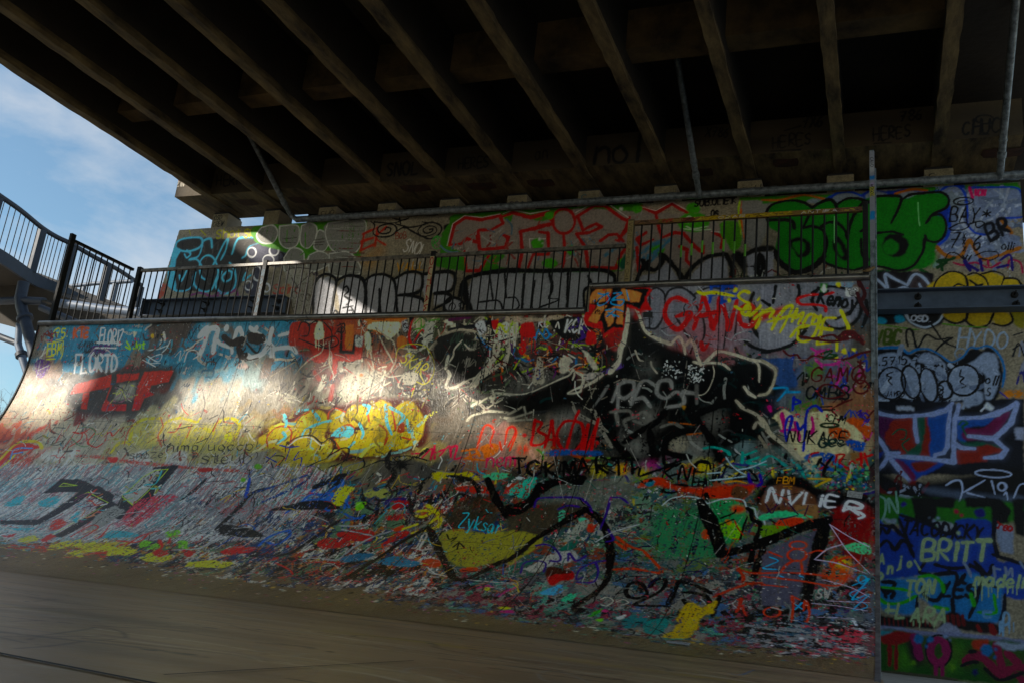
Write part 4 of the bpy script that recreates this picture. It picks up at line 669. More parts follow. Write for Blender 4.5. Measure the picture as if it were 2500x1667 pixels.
for q in ('-60 1110 0 1060 90 1040 60 1100', '80 1190 110 1130 190 1020 245 1010 200 1110 145 1215', '130 1110 250 1080', '240 1130 280 1030 270 1100 330 1060 290 1150', '330 1150 370 1080 420 1080 400 1150 470 1130 430 1080', '230 1250 290 1180 380 1160', '290 1200 290 1270 350 1285 420 1230 470 1080', '440 1310 470 1220 500 1110 590 1100', '460 1180 560 1195', '460 1305 540 1290', '630 1040 660 1110 690 1195 610 1260 595 1360'): st(Yl, 25, q)
for q in ((585, 1412, 28), (655, 1360, 24), (735, 1350, 19), (615, 838, 24)): ef(Yl, q[0], q[1], q[2], q[2])
fl('3a8a30', '465 825 522 825 522 895 468 895', sm=False); ef('d8dcd0', 495, 875, 24, 22); ef('d8dcd0', 495, 848, 14, 16)
fl('d8d8d4', '674 858 764 862 763 932 672 930', sm=False); el('202020', 5, 722, 898, 27, 26); st('202020', 4, '680 875 700 862 720 872 745 862 760 878 740 880 720 872 690 885 682 872'); [st('7a7a7a', 3, [700, y, 745, y+2], sm=False) for y in range(882, 920, 7)]
for q in ('780 850 770 800 820 900 800 960', '760 900 800 1000 860 1090', '600 1260 680 1210 800 1280'): st('4a0c14', 26, q)
tile(14, 1.0)
fl('3f5a86', '0 380 140 370 230 380 250 460 280 600 200 600 100 580 130 480 90 420'); fl('2a2c3a', '0 760 130 700 260 600 300 740 180 780 60 840', soft=.02, wear=.1); fl('6a6e72', '110 740 200 640 340 620 340 740 200 780', soft=.03); fl('5a7a38', '220 720 330 690 470 720 420 790 280 800', soft=.03, wear=.3); fl('5f7a44', '330 440 450 390 520 470 400 520', soft=.02, wear=.3)
fl('c0b694', '80 840 180 780 300 860 400 800 520 790 660 850 780 940 815 1040 815 1090 720 1020 600 930 560 900 620 1000 700 1100 600 1180 350 1180 260 1080 180 960 110 860'); fl('b05a14', '670 870 740 840 860 900 860 1000 790 970 740 910'); fl('b05a14', '540 920 680 940 700 1000 560 1010', wear=.3); fl('1a5aa0', '680 1020 820 1040 800 1110 700 1090', wear=.1); fl('1f5a9a', '330 1170 430 1120 560 1130 600 1180 500 1200 560 1260 420 1270', wear=.15); fl('c0b694', '380 1180 480 1150 460 1240 400 1230'); fl('8a6a44', '700 1130 820 1140 780 1250', wear=.3)
for q in ('170 310 220 350 280 345 310 382 360 382 420 352 560 380 680 376 780 335 870 315', '330 215 430 215 560 190 620 220 690 170', '300 200 560 240 700 210', '740 170 810 260'): st('5e0e14', 18, q)
fl('5e0e14', '640 160 740 160 815 265 740 230 660 230')
for q in ('390 290 450 320 540 300', '430 340 460 300', '430 380 480 420 600 415 620 380', '540 520 600 510 650 460', '580 600 640 500', '480 440 470 420'): st('b04488', 24, q, wear=.25)
for q in ('460 340 560 310 500 370', '480 380 600 350 540 340'): st('1f4a24', 18, q)
tx('5e0e14', 15, 'GAMO', 390, 555, 110, 0, fit=400); el('5e0e14', 14, 785, 530, 38, 42); el('5e0e14', 14, 790, 600, 62, 52); ef('5e0e14', 352, 556, 16, 12); tx('5e0e14', 14, '*', 760, 460, 75, 0); ef('5e0e14', 792, 598, 9, 8)
tx('12201e', 16, 'OMBB', 345, 690, 95, 2, fit=340); st('5e0e14', 14, '440 640 500 580 600 600 660 660 560 690 480 680 440 640'); st('5e0e14', 16, '720 700 640 730 560 780 600 830'); st('14141a', 14, '470 760 560 755'); st('14141a', 14, '480 785 580 780')
for q in ('70 610 200 608 170 660 125 710', '200 640 300 640'): st('2090b8', 18, q, soft=.4)
st('2a4aa0', 6, '740 790 780 830 830 860 800 910')
tx('3a2f8a', 9, 'NFA', 750, 810, 55, 45, xw=.8); tx('1a1814', 11, 'ICHM', 500, 865, 55, 12, xw=.9)
for q in ('160 810 175 900 175 960', '150 950 220 940 290 945', '265 880 290 960 300 1030', '400 840 410 920 390 990', '60 760 70 790'): st('b01c78', 28, q, soft=.3)
for q in ('255 680 250 740 245 790', '245 690 310 720 250 740', '330 1110 345 960 350 860 370 780 430 750 480 795', '195 1030 185 940 205 850 240 840 220 940 200 1010', '340 900 300 940 280 880'): st('1c3aa0', 20, q)
el('2c3a24', 18, 540, 905, 70, 16); tx('101412', 14, 'NUKAGE', 205, 1040, 95, 2, fit=460, jit=.3); tx('1c3c38', 16, 'Gee', 450, 1080, 80, -3, xw=1)
for q in ('450 1120 390 1140 380 1220 440 1260 500 1230 530 1180', '600 1150 570 1250', '590 1140 660 1140 620 1200 700 1260', '680 1250 720 1190 770 1250', '790 1130 800 1260', '760 1180 880 1140', '820 1130 850 1250'): st('b01c1c', 17, q)
for q in ('195 1135 170 1220 135 1300', '125 1215 200 1210 275 1225', '270 1225 240 1300', '475 1170 430 1240 400 1290', '465 1200 520 1240', '565 1150 510 1230 490 1300'): st('0c0c0e', 24, q)
for q in ('0 1190 60 1150 130 1180 200 1235', '250 1200 300 1240 345 1330'): st('24958c', 22, q)
st('aaa28e', 34, '-10 850 30 900 50 950 110 1010 200 1080 280 1150 380 1230 450 1285', wear=.05); st('7a7870', 24, '0 960 60 1060 120 1150 260 1230', wear=.3, soft=.4); st('aaa28e', 24, '0 385 60 420 110 480 80 600 30 660 -20 660')
flakes(rampC, px_ramp, (2030, 2120, 1130, 1190), 120, '2a8a88 1a5a9a 5a9a5a 1a4a48'.split(), (.01, .03), 1); flakes(rampC, px_ramp, (1900, 2000, 1120, 1180), 60, '2a8a88 50606a 5a9a9a'.split(), (.01, .03), 1)
fl('0a0a0c', '0 1390 60 1330 180 1300 330 1320 430 1400 560 1430 760 1450 860 1500 860 1568 0 1568', soft=.02); fl('6e4c38', '0 1490 60 1410 180 1370 320 1410 420 1480 430 1600 0 1600', soft=.01); tx('c08c14', 10, 'FBM', 120, 1370, 52, 2, xw=.95); st('c08c14', 7, '170 1395 240 1390 210 1405 240 1415')
st('b89c18', 18, '370 1330 550 1335 470 1370 430 1392 490 1358', sm=False); tx('d8d4dc', 26, 'NV', 30, 1520, 115, 8, fit=260); tx('d8d4dc', 22, 'LiE', 330, 1535, 95, 6, fit=260)
tile(18, 1.1)
fl('7a1812', '560 190 700 150 860 160 880 420 800 600 680 560 580 400', wear=.15, soft=.02); fl('5cb080', '640 480 780 440 860 470 860 540 740 520', wear=.4); ef('c8a838', 640, 620, 70, 60, wear=.3, soft=.03); ef('c05818', 600, 700, 120, 70, wear=.35, soft=.03); fl('8a6a48', '270 150 430 150 440 260 300 240'); fl('48b080', '0 220 200 190 400 240 300 250 100 250 0 270'); fl('c04818', '120 270 260 240 330 270 300 300 240 330 130 350'); fl('6a8a28', '0 310 160 310 240 330 100 390 0 410', wear=.25)
for q in ('30 140 80 210 120 130', '40 210 130 140', '210 130 290 220', '150 260 280 230', '340 230 370 150'): st('3a1a40', 12, q)
tx('d8d4dc', 24, 'R', 650, 195, 80, 14, fit=120); st('d8d4dc', 22, '650 190 740 165 740 190 790 210 815 235 770 255'); st('8a3a38', 9, '650 290 740 280 800 310'); 
fl('5d5a66', '110 470 280 400 445 340 400 480 350 650 310 800 280 930 100 950 0 950 0 560', sm=False)
st('050506', 84, '-20 440 100 405 250 350 400 300 530 262', sm=False); st('050506', 100, '510 290 470 420 430 580 380 760 350 960', sm=False); st('050506', 60, '0 1000 160 1000 330 980'); 
O = 'c04a14'
el(O, 18, 280, 545, 75, 48); el(O, 16, 290, 465, 68, 30)
for q in ('150 680 200 620 260 590 310 600 322 680', '0 690 200 685 420 700 640 735', '0 715 300 750 600 790 690 705', '240 870 250 960 235 1080', '250 880 300 900', '330 990 350 910 380 1000 360 1080', '60 520 160 560', '380 530 440 510 500 515', '540 600 600 560 560 640 540 600', '600 590 700 560 780 600 700 640 620 590', '0 780 200 800'): st(O, 18, q)
el(O, 16, 80, 1000, 66, 38)
for q in ('60 560 130 590 70 620 10 650 120 660', '270 940 320 975', '320 925 265 980', '140 710 170 720', '300 710 330 720', '720 790 790 760 850 740 720 900 850 860 730 980 845 950 700 860 830 800'): st('30a0cc', 12, q)
el('30a0cc', 12, 800, 740, 34, 34)
for q in ('540 300 600 390 690 520 860 690', '540 300 700 400 860 480', '420 580 520 500 640 460', '420 580 600 610 830 690', '480 740 700 800 860 880', '400 930 600 950 840 990', '520 910 860 925', '440 1040 600 1045 720 1055'): st('b8a8b8', 9, q)
st('c8c8d4', 28, '725 1055 760 1110 790 1150'); tx('a8a098', 12, 'SW', 440, 890, 80, 0); chips(rampC, px_ramp, (1820, 2125, 1510, 1640), 'a01c2c b0a8a0 3a5a6a c04050 1a1c1c 8a8a8a'.split(), .5); flakes(rampC, px_ramp, (1860, 2110, 1530, 1600), 90, 'a01c2c b0a8a0 3a5a6a c04050 1a1c1c 6a2a2a c8c0c0'.split(), (.01, .03), 1); el('141414', 16, 590, 1150, 65, 40)
GAIN = 1.
for box, n, cols in (((650, 1500, 775, 1010), 110, 'b8b0a0 141210 c8c0b0 8a8272 5a1814 3a3a34'), ((560, 1300, 1120, 1440), 130, '12110f c8c2b8 b02020 1a5a9a d0b020 8a8a88 12110f'), ((0, 640, 1000, 1380), 110, '2a2a2c c8c4bc 3a3836 b84838 4a98a8 d8d4cc'), ((1250, 2110, 1120, 1560), 80, '0c0c0c a8a8a0 2a1a5a b04018 1a6a5a 0c0c0c 7a7a74')):
    chaos(rampC, px_ramp, box, n, cols.split(), (.004, .012), (.03, .09), .2, curv=.5)
# scratches following the riders' lines, and speckle
for _ in range(300):
    x = random.betavariate(1, 1.8)*2110; y = random.uniform(820, 1500); u, s, d = px_ramp(x, y); l = random.uniform(.1, .6); a = random.gauss(0, .5)
    rampC.stroke([(u, s), (u+l*math.sin(a), s+l*math.cos(a))], .003, lin(random.choice(['b8b0a4', '2a2622', 'a8a098', '4a443c', '1c1a18'])), .1, .45, .6)
for _ in range(500):
    u = random.uniform(XL, XR); s = abs(random.gauss(2.6, .9)); rampC.stroke([(u, s), (u+random.uniform(-.01, .01), s+random.uniform(0, .02))], .006, lin(random.choice(['c8c2b8', '1c1a18', 'a8a098'])), .1, 0, .9)
# vertical panel joints
for x in (-7.75, -6.3, -4.6, -3.42, -2.3, -1.268): rampC.stroke([(x, .02), (x+.004, SMAX)], .008, lin('15130f'), .1, 0, .9)
for s in (.26, 1.45, 2.7): rampC.stroke([(XL, s), (XR, s)], .004, lin('2a2620'), .1, .2, .6)
rampC.stroke([(XL, SMAX+.012), (XR, SMAX+.012)], .012, lin('1a150e'), .3, 0, .9)
# worn paint: bare ply shows through low down, and paint ends near the floor in a ragged line
U, S = np.meshgrid(rampC.u0+np.arange(rampC.W)*rampC.res, rampC.v0+np.arange(rampC.H)*rampC.res)
lim = np.array([px_ramp(*p)[:2] for p in ((-150, 1326), (0, 1330), (200, 1356), (400, 1386), (640, 1418), (900, 1450), (1200, 1502), (1500, 1545), (1740, 1574), (1950, 1592), (2120, 1606))])
sl_ = np.interp(U[0], lim[:, 0], lim[:, 1])[None, :]
nn = rampC.noise(.09, .05)*.45+rampC.nm*.3+rampC.noise(.022, .014)*.25
t = (S-sl_)/.22+(nn-.5)*3.2
al = np.clip(t*2.5+.5, 0, 1)
bare = lin('7c6a4a')[None, None]*(0.85+.3*rampC.nb[..., None])
rampC.a += (bare-rampC.a)*al[..., None]
al = np.clip((rampC.ns*.6+rampC.nf*.4-.66)/.05, 0, 1)*np.clip((S-1.2)/1.5, 0, 1)*.6
rampC.a += (lin('5c5240')-rampC.a)*al[..., None]
for _ in range(260):
    x = random.uniform(0, 2110); u, q_, d = px_ramp(x, 1345+.13*x+random.uniform(-10, 25)); rampC.fill([(u+a, q_+b) for a, b in ell(0, 0, random.uniform(.005, .03), random.uniform(.005, .02), random.uniform(0, 90), 7)], lin(random.choice(['c8c0a8', 'c0a030', '8a3020', '3a7a78', '1c1814', 'a85a80'])), .003, .2, .9, .008)
# overall grain of rubbed paint
for x in (-7.75, -6.3, -4.6, -3.42, -2.3, -1.268):
    for s_ in np.arange(.1, SMAX, .19):
        for dx in (-.03, .035): rampC.stroke([(x+dx, s_), (x+dx+.002, s_)], .012, lin('1c1814'), .4, 0, .8)
rampC.a *= (1+(rampC.ns-.5)*.5+(rampC.nf-.5)*.35)[..., None]
rampC.a[:] = 1.22*rampC.a**1.28/.2**.28

# ================================================================== WALL
surf(wallC, px_wall); tile(5, 1.0)
wallC.a[:] = (lin('8f8672')*(.8+.4*wallC.noise(.6, .4)[..., None]))*(1+(wallC.nf[..., None]-.5)*.3)
tags(wallC, px_wall, (400, 2480, 560, 760), 60, '4a3a48 6a3a30 3a3a30 7a7468'.split(), (.008, .018), (.08, .2))
fl('3e3a34', '1410 500 1480 465 1600 462 1720 470 1900 470 2060 460 2060 560 1965 640 1960 760 1880 880 1780 900 1640 890 1480 880 1400 870 1370 700 1400 560'); chaos(wallC, px_wall, (430, 600, 590, 700), 70, ['2c2a26', '4a463e', '55504a'], (.012, .03), (.05, .12))
CYN = '6cc0d8'
fl(CYN, '1385 540 1440 560 1405 640 1395 760 1405 870 1350 850 1335 760 1360 650')
for q in ('1400 560 1410 500 1470 468 1590 460 1615 500 1580 545 1500 570 1420 560', '1490 560 1520 590 1490 620 1470 590', '1510 635 1580 610 1610 540 1620 490 1680 470 1690 540', '1510 635 1570 635 1610 690 1600 720', '1345 840 1400 880 1470 885 1530 850 1550 760', '1430 760 1450 800 1490 720', '1560 740 1545 820 1600 885 1680 880 1720 800 1740 720 1700 620 1640 605 1595 660 1600 760 1640 800', '1690 700 1740 600 1790 500 1820 465', '1820 470 1800 560 1760 640', '1850 590 1880 500 1920 462 2050 462 2055 510 1985 540 1960 600 1930 625', '1770 730 1720 830 1760 900 1840 895 1880 820 1870 720 1830 660', '1820 720 1775 770 1790 810 1840 790 1850 740 1820 720', '1960 740 1940 800 2000 760'): st(CYN, 17, q)
fl('b05a48', '1262 900 1290 830 1330 830 1330 870 1290 940 1256 950', wear=.3); tx('b0ac28', 12, 'Shot', 1720, 465, 70, -3, xw=.85); tx('b0ac28', 12, 'Sk', 1945, 460, 62, -3, xw=.8); st('b0ac28', 8, '1510 400 1520 440'); st('b0ac28', 8, '1600 400 1640 440')
for q in ('1520 920 1600 900 1700 930 1800 900', '1700 940 1740 900 1780 930', '1840 900 1880 880 1900 930'): st('8a4a7a', 20, q, wear=.35)
fl('50505f', '1990 560 2010 520 2140 500 2260 520 2330 590 2290 640 2200 700 2110 660 2050 690 1980 640'); fl('4e4d58', '1960 840 2010 790 2040 700 2140 700 2110 880 2060 950 1970 900 1930 850')
for q in ((2008, 578, 34, 38), (2185, 565, 36, 38), (2052, 745, 34, 58), (1982, 842, 30, 36), (2125, 860, 26, 34), (2140, 640, 44, 40)): el('d8d8d8', 13, *q)
tile(6); st('302c34', 8, '230 620 260 590 290 620 250 640'); tx('2c2830', 9, 'DrOne', 200, 640, 55, -6, xw=.8)
fl('528c20', '0 375 300 345 600 330 885 318 870 460 850 600 800 600 600 560 400 630 200 560 60 520 0 480')
for q in ('60 380 150 362 190 420 150 500 60 500 20 440', '205 370 340 362 362 430 340 520 260 545 205 490', '380 365 450 345 500 380 490 470 430 545 370 500', '500 430 530 400 605 460 560 565 480 540', '590 344 884 326 820 570 640 570 570 440', '240 620 300 545 380 560 400 620 380 700 250 730', '440 600 520 570 590 600 600 670 480 730 420 690', '600 590 740 572 820 640 845 745 620 755'):
    fl('8c8b84', q, wear=.05); st('c8c8c0', 11, q, closed=True)
for q in ('410 420 405 560 370 600', '265 400 262 500', '440 600 400 560'): st('5a9a28', 9, q)
for i in range(26): x = random.uniform(600, 830); y = random.uniform(350, 740); st(random.choice(['5a5650', 'a8a8a0', '7a3a30']), 7, [x-60, y, x, y+random.uniform(-4, 4), x+60, y+3], wear=.4)
for q in ('480 480 560 470', '480 500 560 495', '470 520 550 515', '230 470 340 460', '230 500 330 500'): st('5c5850', 8, q, wear=.3)
fl('a8a498', '270 720 440 700 470 900 440 1080 330 1080 270 900', wear=.3); fl('a8987a', '230 840 300 840 290 940 240 960'); tx('b84a3a', 10, 'Spiro', 150, 910, 70, -2, xw=.8)
for q in ((325, 915, 20, 28), (385, 940, 20, 30), (430, 935, 18, 26), (345, 880, 20, 20)): el('4a4238', 6, *q)
for q in ('290 960 320 1060 370 1080', '400 1000 420 1080', '250 730 330 700 450 710', '330 860 470 730', '300 780 360 870'): st('5a5248', 8, q)
GAIN = 1.1
for q in ('870 430 960 392', '860 490 950 462', '850 565 900 540 960 515', '880 430 850 565', '985 380 965 525', '1055 375 975 460 1050 520'): st('b03c20', 20, q, soft=.4)
ef('b08020', 930, 640, 60, 60, soft=.08, wear=.2, op=.6); ef('b07820', 1000, 560, 50, 40, soft=.08, op=.5)
K = '16120f'
for q in ('930 330 962 360 950 420 990 452 1080 450 1135 410 1125 365 1070 352 1000 372 990 410 1030 430 1080 418 1090 388 1060 380 1045 400', '1130 350 1250 378 1390 345 1340 335', '1130 415 1200 380 1290 425 1400 470 1480 430 1492 370 1430 340 1360 350 1310 400 1325 440 1380 447 1450 420 1450 380 1400 368 1350 395 1370 425 1415 415 1425 392 1400 395', '1105 305 1180 322 1235 305', '960 335 1100 345 1180 325', '1160 300 1170 350'): st(K, 13, q)
ef(K, 1540, 380, 30, 30); ef(K, 1590, 310, 34, 20); st(K, 20, '1525 470 1540 440 1580 430')
tx('c8c4bc', 12, 'SNOL', 1185, 570, 100, 14, fit=170); tx('a8a49c', 9, 'D', 1260, 690, 90, 8); st('a8a49c', 9, '1330 690 1350 640 1340 600'); el('4a9a48', 9, 1460, 500, 40, 50); tx('4a9a48', 9, 'R', 1435, 530, 60, 0)
tx('b88c24', 14, 'VALL', 1140, 725, 60, -2, fit=220); tx('8a3c28', 8, 'BOB', 1130, 470, 45, -5)
GAIN = 1.05
fl('428018', '1500 430 1560 350 1620 270 2091 240 2700 180 3060 150 3080 300 2930 560 2900 730 1560 715 1490 560')
gr = '8f857c'; R2 = 'a42c18'
fl(gr, '1560 520 1600 350 1690 300 1820 315 1960 280 2040 340 2091 270 2300 330 2500 240 2700 230 3000 250 3200 260 3600 300 3780 430 3780 580 3500 700 2060 710 2000 600 1900 560 1760 600', soft=.012); fl(gr, '1680 570 1790 570 1840 620 1800 725 1705 728', sm=False)
for q in ('1560 520 1600 355 1690 300 1810 318 1960 285 1990 345 1890 400 1800 400 1770 430 1790 500 1700 470 1650 510 1560 520', '1790 400 1800 560 1900 550 2005 540 2030 460 1990 440', '1680 570 1695 728 1800 722 1850 640 1900 560'): st(R2, 28, q, sm=False)
st('c8c0b8', 6, '1540 525 1585 350 1680 285 1820 300 1965 270', sm=False)
chaos(wallC, px_wall, (1100, 1560, 560, 650), 90, ['7a7068', 'a09890', '5f7a88', '9a4a40'], (.01, .03), (.04, .12), .5)
tile(7)
for q in ('-60 300 40 262 180 300 320 262 365 345 200 390 95 412', '100 410 115 560 85 720', '250 415 320 425 325 595 200 595 160 700', '445 440 455 570 440 690', '540 300 690 205 770 205 900 300 960 330', '560 300 600 400 700 350 750 375 650 420 545 430 620 540 640 700 860 705 900 600 940 540', '740 485 800 440 870 435 920 490 860 480', '970 300 940 400 880 480', '1060 215 1180 262 1310 190 1440 265 1500 330', '1180 270 1200 370 1230 460', '1230 460 1330 420 1400 430 1500 540 1555 580 1560 530', '1100 420 1035 470 1060 520 1160 475', '1030 540 1045 720', '1370 530 1430 560 1420 640 1465 690', '1640 420 1720 460 1700 540'): st(R2, 32, q, sm=False)
ef(gr, 445, 330, 75, 85); el(R2, 26, 445, 330, 88, 98)
for q in ('540 260 690 180 800 190 960 300', '1050 210 1180 245 1310 175 1440 250', '180 590 172 470 300 470', '-40 270 40 240 180 270 330 240', '1620 410 1720 420 1760 500'): st('ccc4bc', 7, q, sm=False)
for q in ((330, 285, 40, 34), (335, 665, 62, 40), (235, 510, 52, 44), (1030, 230, 44, 34), (1480, 225, 56, 44), (1480, 340, 128, 78), (1190, 555, 60, 50), (500, 560, 30, 40), (930, 660, 60, 40), (1740, 410, 50, 60)): ef('4c9a20', *q)
for q in ((255, 470, 14, 14), (900, 235, 14, 14), (275, 505, 8, 8)): ef('c8c8c0', *q)
for q in ('1400 320 1450 290 1500 330 1560 300', '1420 370 1480 390 1600 370', '1400 390 1500 400 1620 395', '1440 340 1420 310'): st('b8c8a8', 10, q)
for q in ('1050 600 1150 520 1250 480', '1070 640 1200 560 1300 470', '780 600 900 510', '1100 680 1180 600'): st('4f7c90', 36, q, soft=.6, wear=.4)
fl('1a5a44', '890 690 930 600 1010 560 1000 640 940 710')
tx(K, 13, 'SUB.OLIE.K', 1490, 215, 52, -5, fit=330); tx(K, 12, 'OS', 1620, 295, 50, -3)
st('9ab828', 14, '1850 160 1840 260 1860 440'); st('c06a18', 14, '1870 170 1858 300 1890 480'); fl('85837e', '1870 160 2000 165 2100 170 2100 300 1990 560 1900 500 1880 330')
fl('528c20', '1690 350 1830 340 1860 520 1780 560 1740 480'); fl('528c20', '1840 130 2120 100 2120 165 1850 165', sm=False)
# silver throw-ups along the bottom
tile(6, 1.0); SV = 'a9a9ac'
for q in ('480 1080 480 870 520 785 600 770 645 810 640 900 650 1080', '690 1080 660 860 740 775 840 782 885 850 890 1080', '890 1080 890 800 960 765 1050 765 1125 830 1135 1080', '1125 850 1130 790 1230 745 1330 760 1330 860 1270 900 1140 912', '1140 1080 1140 930 1260 922 1350 960 1380 1080', '1340 870 1340 760 1560 742 1592 800 1560 890 1400 900 1400 1070', '1430 1010 1440 925 1540 910 1560 960', '1740 1060 1700 900 1740 790 1900 745 2110 738 2110 1060'): fl(SV, q, sm=False)
ef(SV, 1590, 1000, 72, 62)
tile(7); fl(SV, '-10 745 300 745 540 735 740 740 850 770 850 830 650 845 610 910 600 1040 -10 1050', sm=False)
GAIN = 1.1; fl('94949a', '1080 760 1180 745 1270 660 1350 780 1340 820 1010 830', sm=False); fl('94949a', '1430 810 1500 720 1600 625 1740 610 1760 810', sm=False); fl('94949a', '1890 600 1990 575 2120 570 2120 800 1930 800', sm=False); GAIN = 1.0
tile(6)
K2 = '13110f'
for q in ('470 1080 480 860 520 775 590 752 655 800 640 900 612 1080', '660 805 740 765 840 775 888 850 892 1080', '888 800 960 758 1060 760 1125 830 1142 1080', '1120 790 1230 735 1335 750 1338 860 1280 905 1145 920', '1145 922 1260 925 1350 960 1392 1065', '1345 750 1560 733 1605 790 1572 880 1440 905 1550 910 1565 960 1430 1035', '1000 870 1005 1080'): st(K2, 26, q, soft=.25)
el(K2, 22, 1595, 1005, 78, 66); tx(K2, 11, 'OSi', 1550, 1045, 80, 8, xw=.8)
for q in ('720 860 742 850 755 885 722 925 765 965 735 1000', '730 930 780 960', '710 1020 790 1005', '770 1010 800 1050', '755 1040 790 1045 780 1080'): st(K2, 14, q)
st(K2, 40, '1640 920 1680 800 1790 755 1950 728 2110 722', soft=.2); st(K2, 50, '1685 810 1690 930 1735 1075', soft=.2)
for q in ('1880 760 1905 950', '1800 975 1950 965 1990 1060', '2000 745 2012 940', '630 1075 650 1040 680 1080'): st(K2, 16, q)
tile(7)
st(K2, 36, '-20 722 300 725 520 718 740 720 840 755 855 840', soft=.2)
for q in ('130 755 112 1040', '330 745 355 860 322 945', '480 745 470 1040', '640 765 662 830', '640 850 605 900 612 1040'): st(K2, 24, q)
for q in ('215 800 195 1020 270 1035', '325 945 405 958 245 1025 400 1035', '0 940 60 940 90 1000 60 1040'): st(K2, 13, q)
GAIN = 1.05
for q in ('1010 840 1060 730 1130 645', '1070 640 1110 700 1180 715 1230 650 1215 590', '1225 590 1290 650 1370 750 1395 820'): st(K2, 40, q, soft=.25)
for q in ('1400 810 1480 690 1600 612 1745 590', '1745 600 1790 700 1790 800', '1880 600 1980 560 2110 545', '2000 600 1990 700 2005 790 2040 690 2010 590'): st(K2, 44, q, soft=.4)
fl(K2, '1780 600 1850 560 1900 640 1895 760 1850 700 1800 650', soft=.02)
chaos(wallC, px_wall, (1780, 2130, 660, 690), 40, ['6a1a18', '1a3a1a', '1a1a1a', 'a8a8a0'], (.01, .02), (.04, .1))

tile(8, 1.1)
fl('3a8420', '0 130 860 110 1300 60 2040 20 2070 60 2091 300 2000 100 1300 120 0 190', sm=False)
fl('24409a', '520 140 600 100 700 100 780 120 840 90 900 70 1000 90 1080 80 1150 75 1300 90 1430 80 1500 45 1620 60 1650 400 1400 530 520 200', soft=.012)
WS = '808a92'
for q in ('545 150 600 110 700 100 790 130 800 180 600 190', '830 150 860 95 930 85 1000 120 1010 160', '1060 120 1150 85 1300 100 1400 110 1300 150 1090 150', '1440 90 1500 55 1560 60 1620 130 1600 400 1500 330 1500 150', '400 150 520 150 480 190 360 180'): fl(WS, q)
fl('7a86a0', '1650 70 1900 65 2040 80 2075 200 2060 290 1900 310 1980 420 2075 520 1950 600 1750 645 1580 620 1470 590 1395 525 1500 430 1500 250 1640 200', soft=.012); chaos(wallC, px_wall, (2340, 2480, 465, 620), 120, ['8e98a8', '68748a', '7a86a0', 'a0a8b8'], (.02, .05), (.05, .15), .5)
for q in ('1430 80 1500 45 1580 60 1625 130 1640 250 1640 350 1700 420 1790 440', '1650 62 1850 60 2040 68 2085 180 2085 290 1910 305', '1400 530 1490 430 1495 200', '540 150 600 108 700 95 800 130'): st('2450b0', 16, q)
st('b06a14', 18, '0 160 150 160 330 120 520 160'); st('b06a14', 18, '1060 110 1200 75 1320 85'); 
for q in ('1390 530 1450 590 1540 620 1600 590 1655 480 1700 560 1760 640', '1760 640 1900 600 2060 540', '1900 310 1990 420'): st('a06a14', 26, q)
st('c02a6a', 22, '1655 60 1680 140'); tx('c02a6a', 14, 'NDN', 1700, 125, 45, 0)
G_ = '107818'
gp = '40 330 60 230 130 180 280 170 390 210 480 165 570 165 600 185 700 150 800 155 900 130 1080 130 1115 155 1250 115 1420 105 1490 150 1480 220 1380 280 1450 300 1475 380 1450 460 1400 495 1380 560 1380 620 1320 690 1200 720 1060 730 900 690 840 705 720 715 560 685 490 650 410 710 270 735 140 655 105 560 130 430 60 380'
fl(G_, gp); ef('1c8a24', 1340, 640, 70, 60, wear=.4, soft=.03, op=.6)
st(K, 26, '50 330 35 260 90 195 220 165 330 178 400 222'); st(K, 24, '400 222 480 175 550 160 590 200 600 250'); st(K, 22, '600 195 680 150 760 148 860 175 900 135 1080 128 1112 160 1080 250 1030 345'); st(K, 22, '1110 165 1180 120 1300 105 1430 100 1490 150 1470 220 1370 270 1310 345'); st(K, 20, '1340 290 1430 280 1470 360 1450 450 1390 495 1320 480 1302 440'); st(K, 22, '1300 470 1280 580 1200 690 1080 722 940 690 800 700'); st(K, 24, '840 690 720 718 560 685 480 640'); st(K, 40, '105 560 140 650 260 735 400 700 500 610', sm=True); st(K, 28, '60 320 140 320 240 330 260 390')
for q in ('330 385 400 370 480 400 520 500 490 610', '470 375 530 340 600 345 660 400 682 470', '682 470 700 370 740 270 800 190 850 180', '910 425 1040 415 1130 440', '380 270 330 380', '790 470 800 600 850 640', '790 410 830 380'): st(K, 24, q)
fl(K, '215 490 300 458 380 500 390 560 350 615 290 622 260 570'); fl(G_, '245 500 320 490 345 530 330 580 290 590'); fl(K, '565 480 610 450 660 520 692 600 670 650 610 610 570 550'); fl(G_, '580 500 620 520 650 600 620 600'); ef(K, 1065, 520, 108, 92); ef(G_, 1030, 535, 66, 62)
st('8ad08a', 4, '1245 180 1250 300 1260 365'); st('8ad08a', 4, '578 290 578 500')
tx(K, 14, 'BAY', 1490, 335, 120, 2, fit=230); el(K, 12, 1608, 170, 78, 30, -4); el(K, 8, 1610, 180, 48, 16, -4); tx(K, 12, '*', 1755, 310, 80, 0, xw=1.1); st(K, 12, '1490 390 1560 352 1620 340 1650 370 1590 400 1500 400'); st(K, 12, '1660 350 1740 330 1775 350 1720 382 1700 340')
tx(K, 12, '7', 1490, 545, 115, 0, xw=.8); tx(K, 9, 'X', 1605, 465, 40, 0); tx(K, 9, 'X', 1600, 515, 40, 0); tx(K, 9, 'X', 1605, 570, 40, 0); tx(K, 12, '6', 1680, 555, 110, 0, xw=.7); st(K, 11, '1465 630 1490 585 1550 585 1620 640 1600 600'); st(K, 11, '1640 600 1620 640'); st(K, 11, '1670 600 1650 640'); st(K, 11, '1700 605 1780 572 1870 575 1885 610 1820 640 1740 625')
tx('14141c', 28, 'BR', 1830, 490, 120, -30, fit=170, soft=.4); tx('14141c', 10, 'olli', 1910, 555, 60, 3, xw=.8)
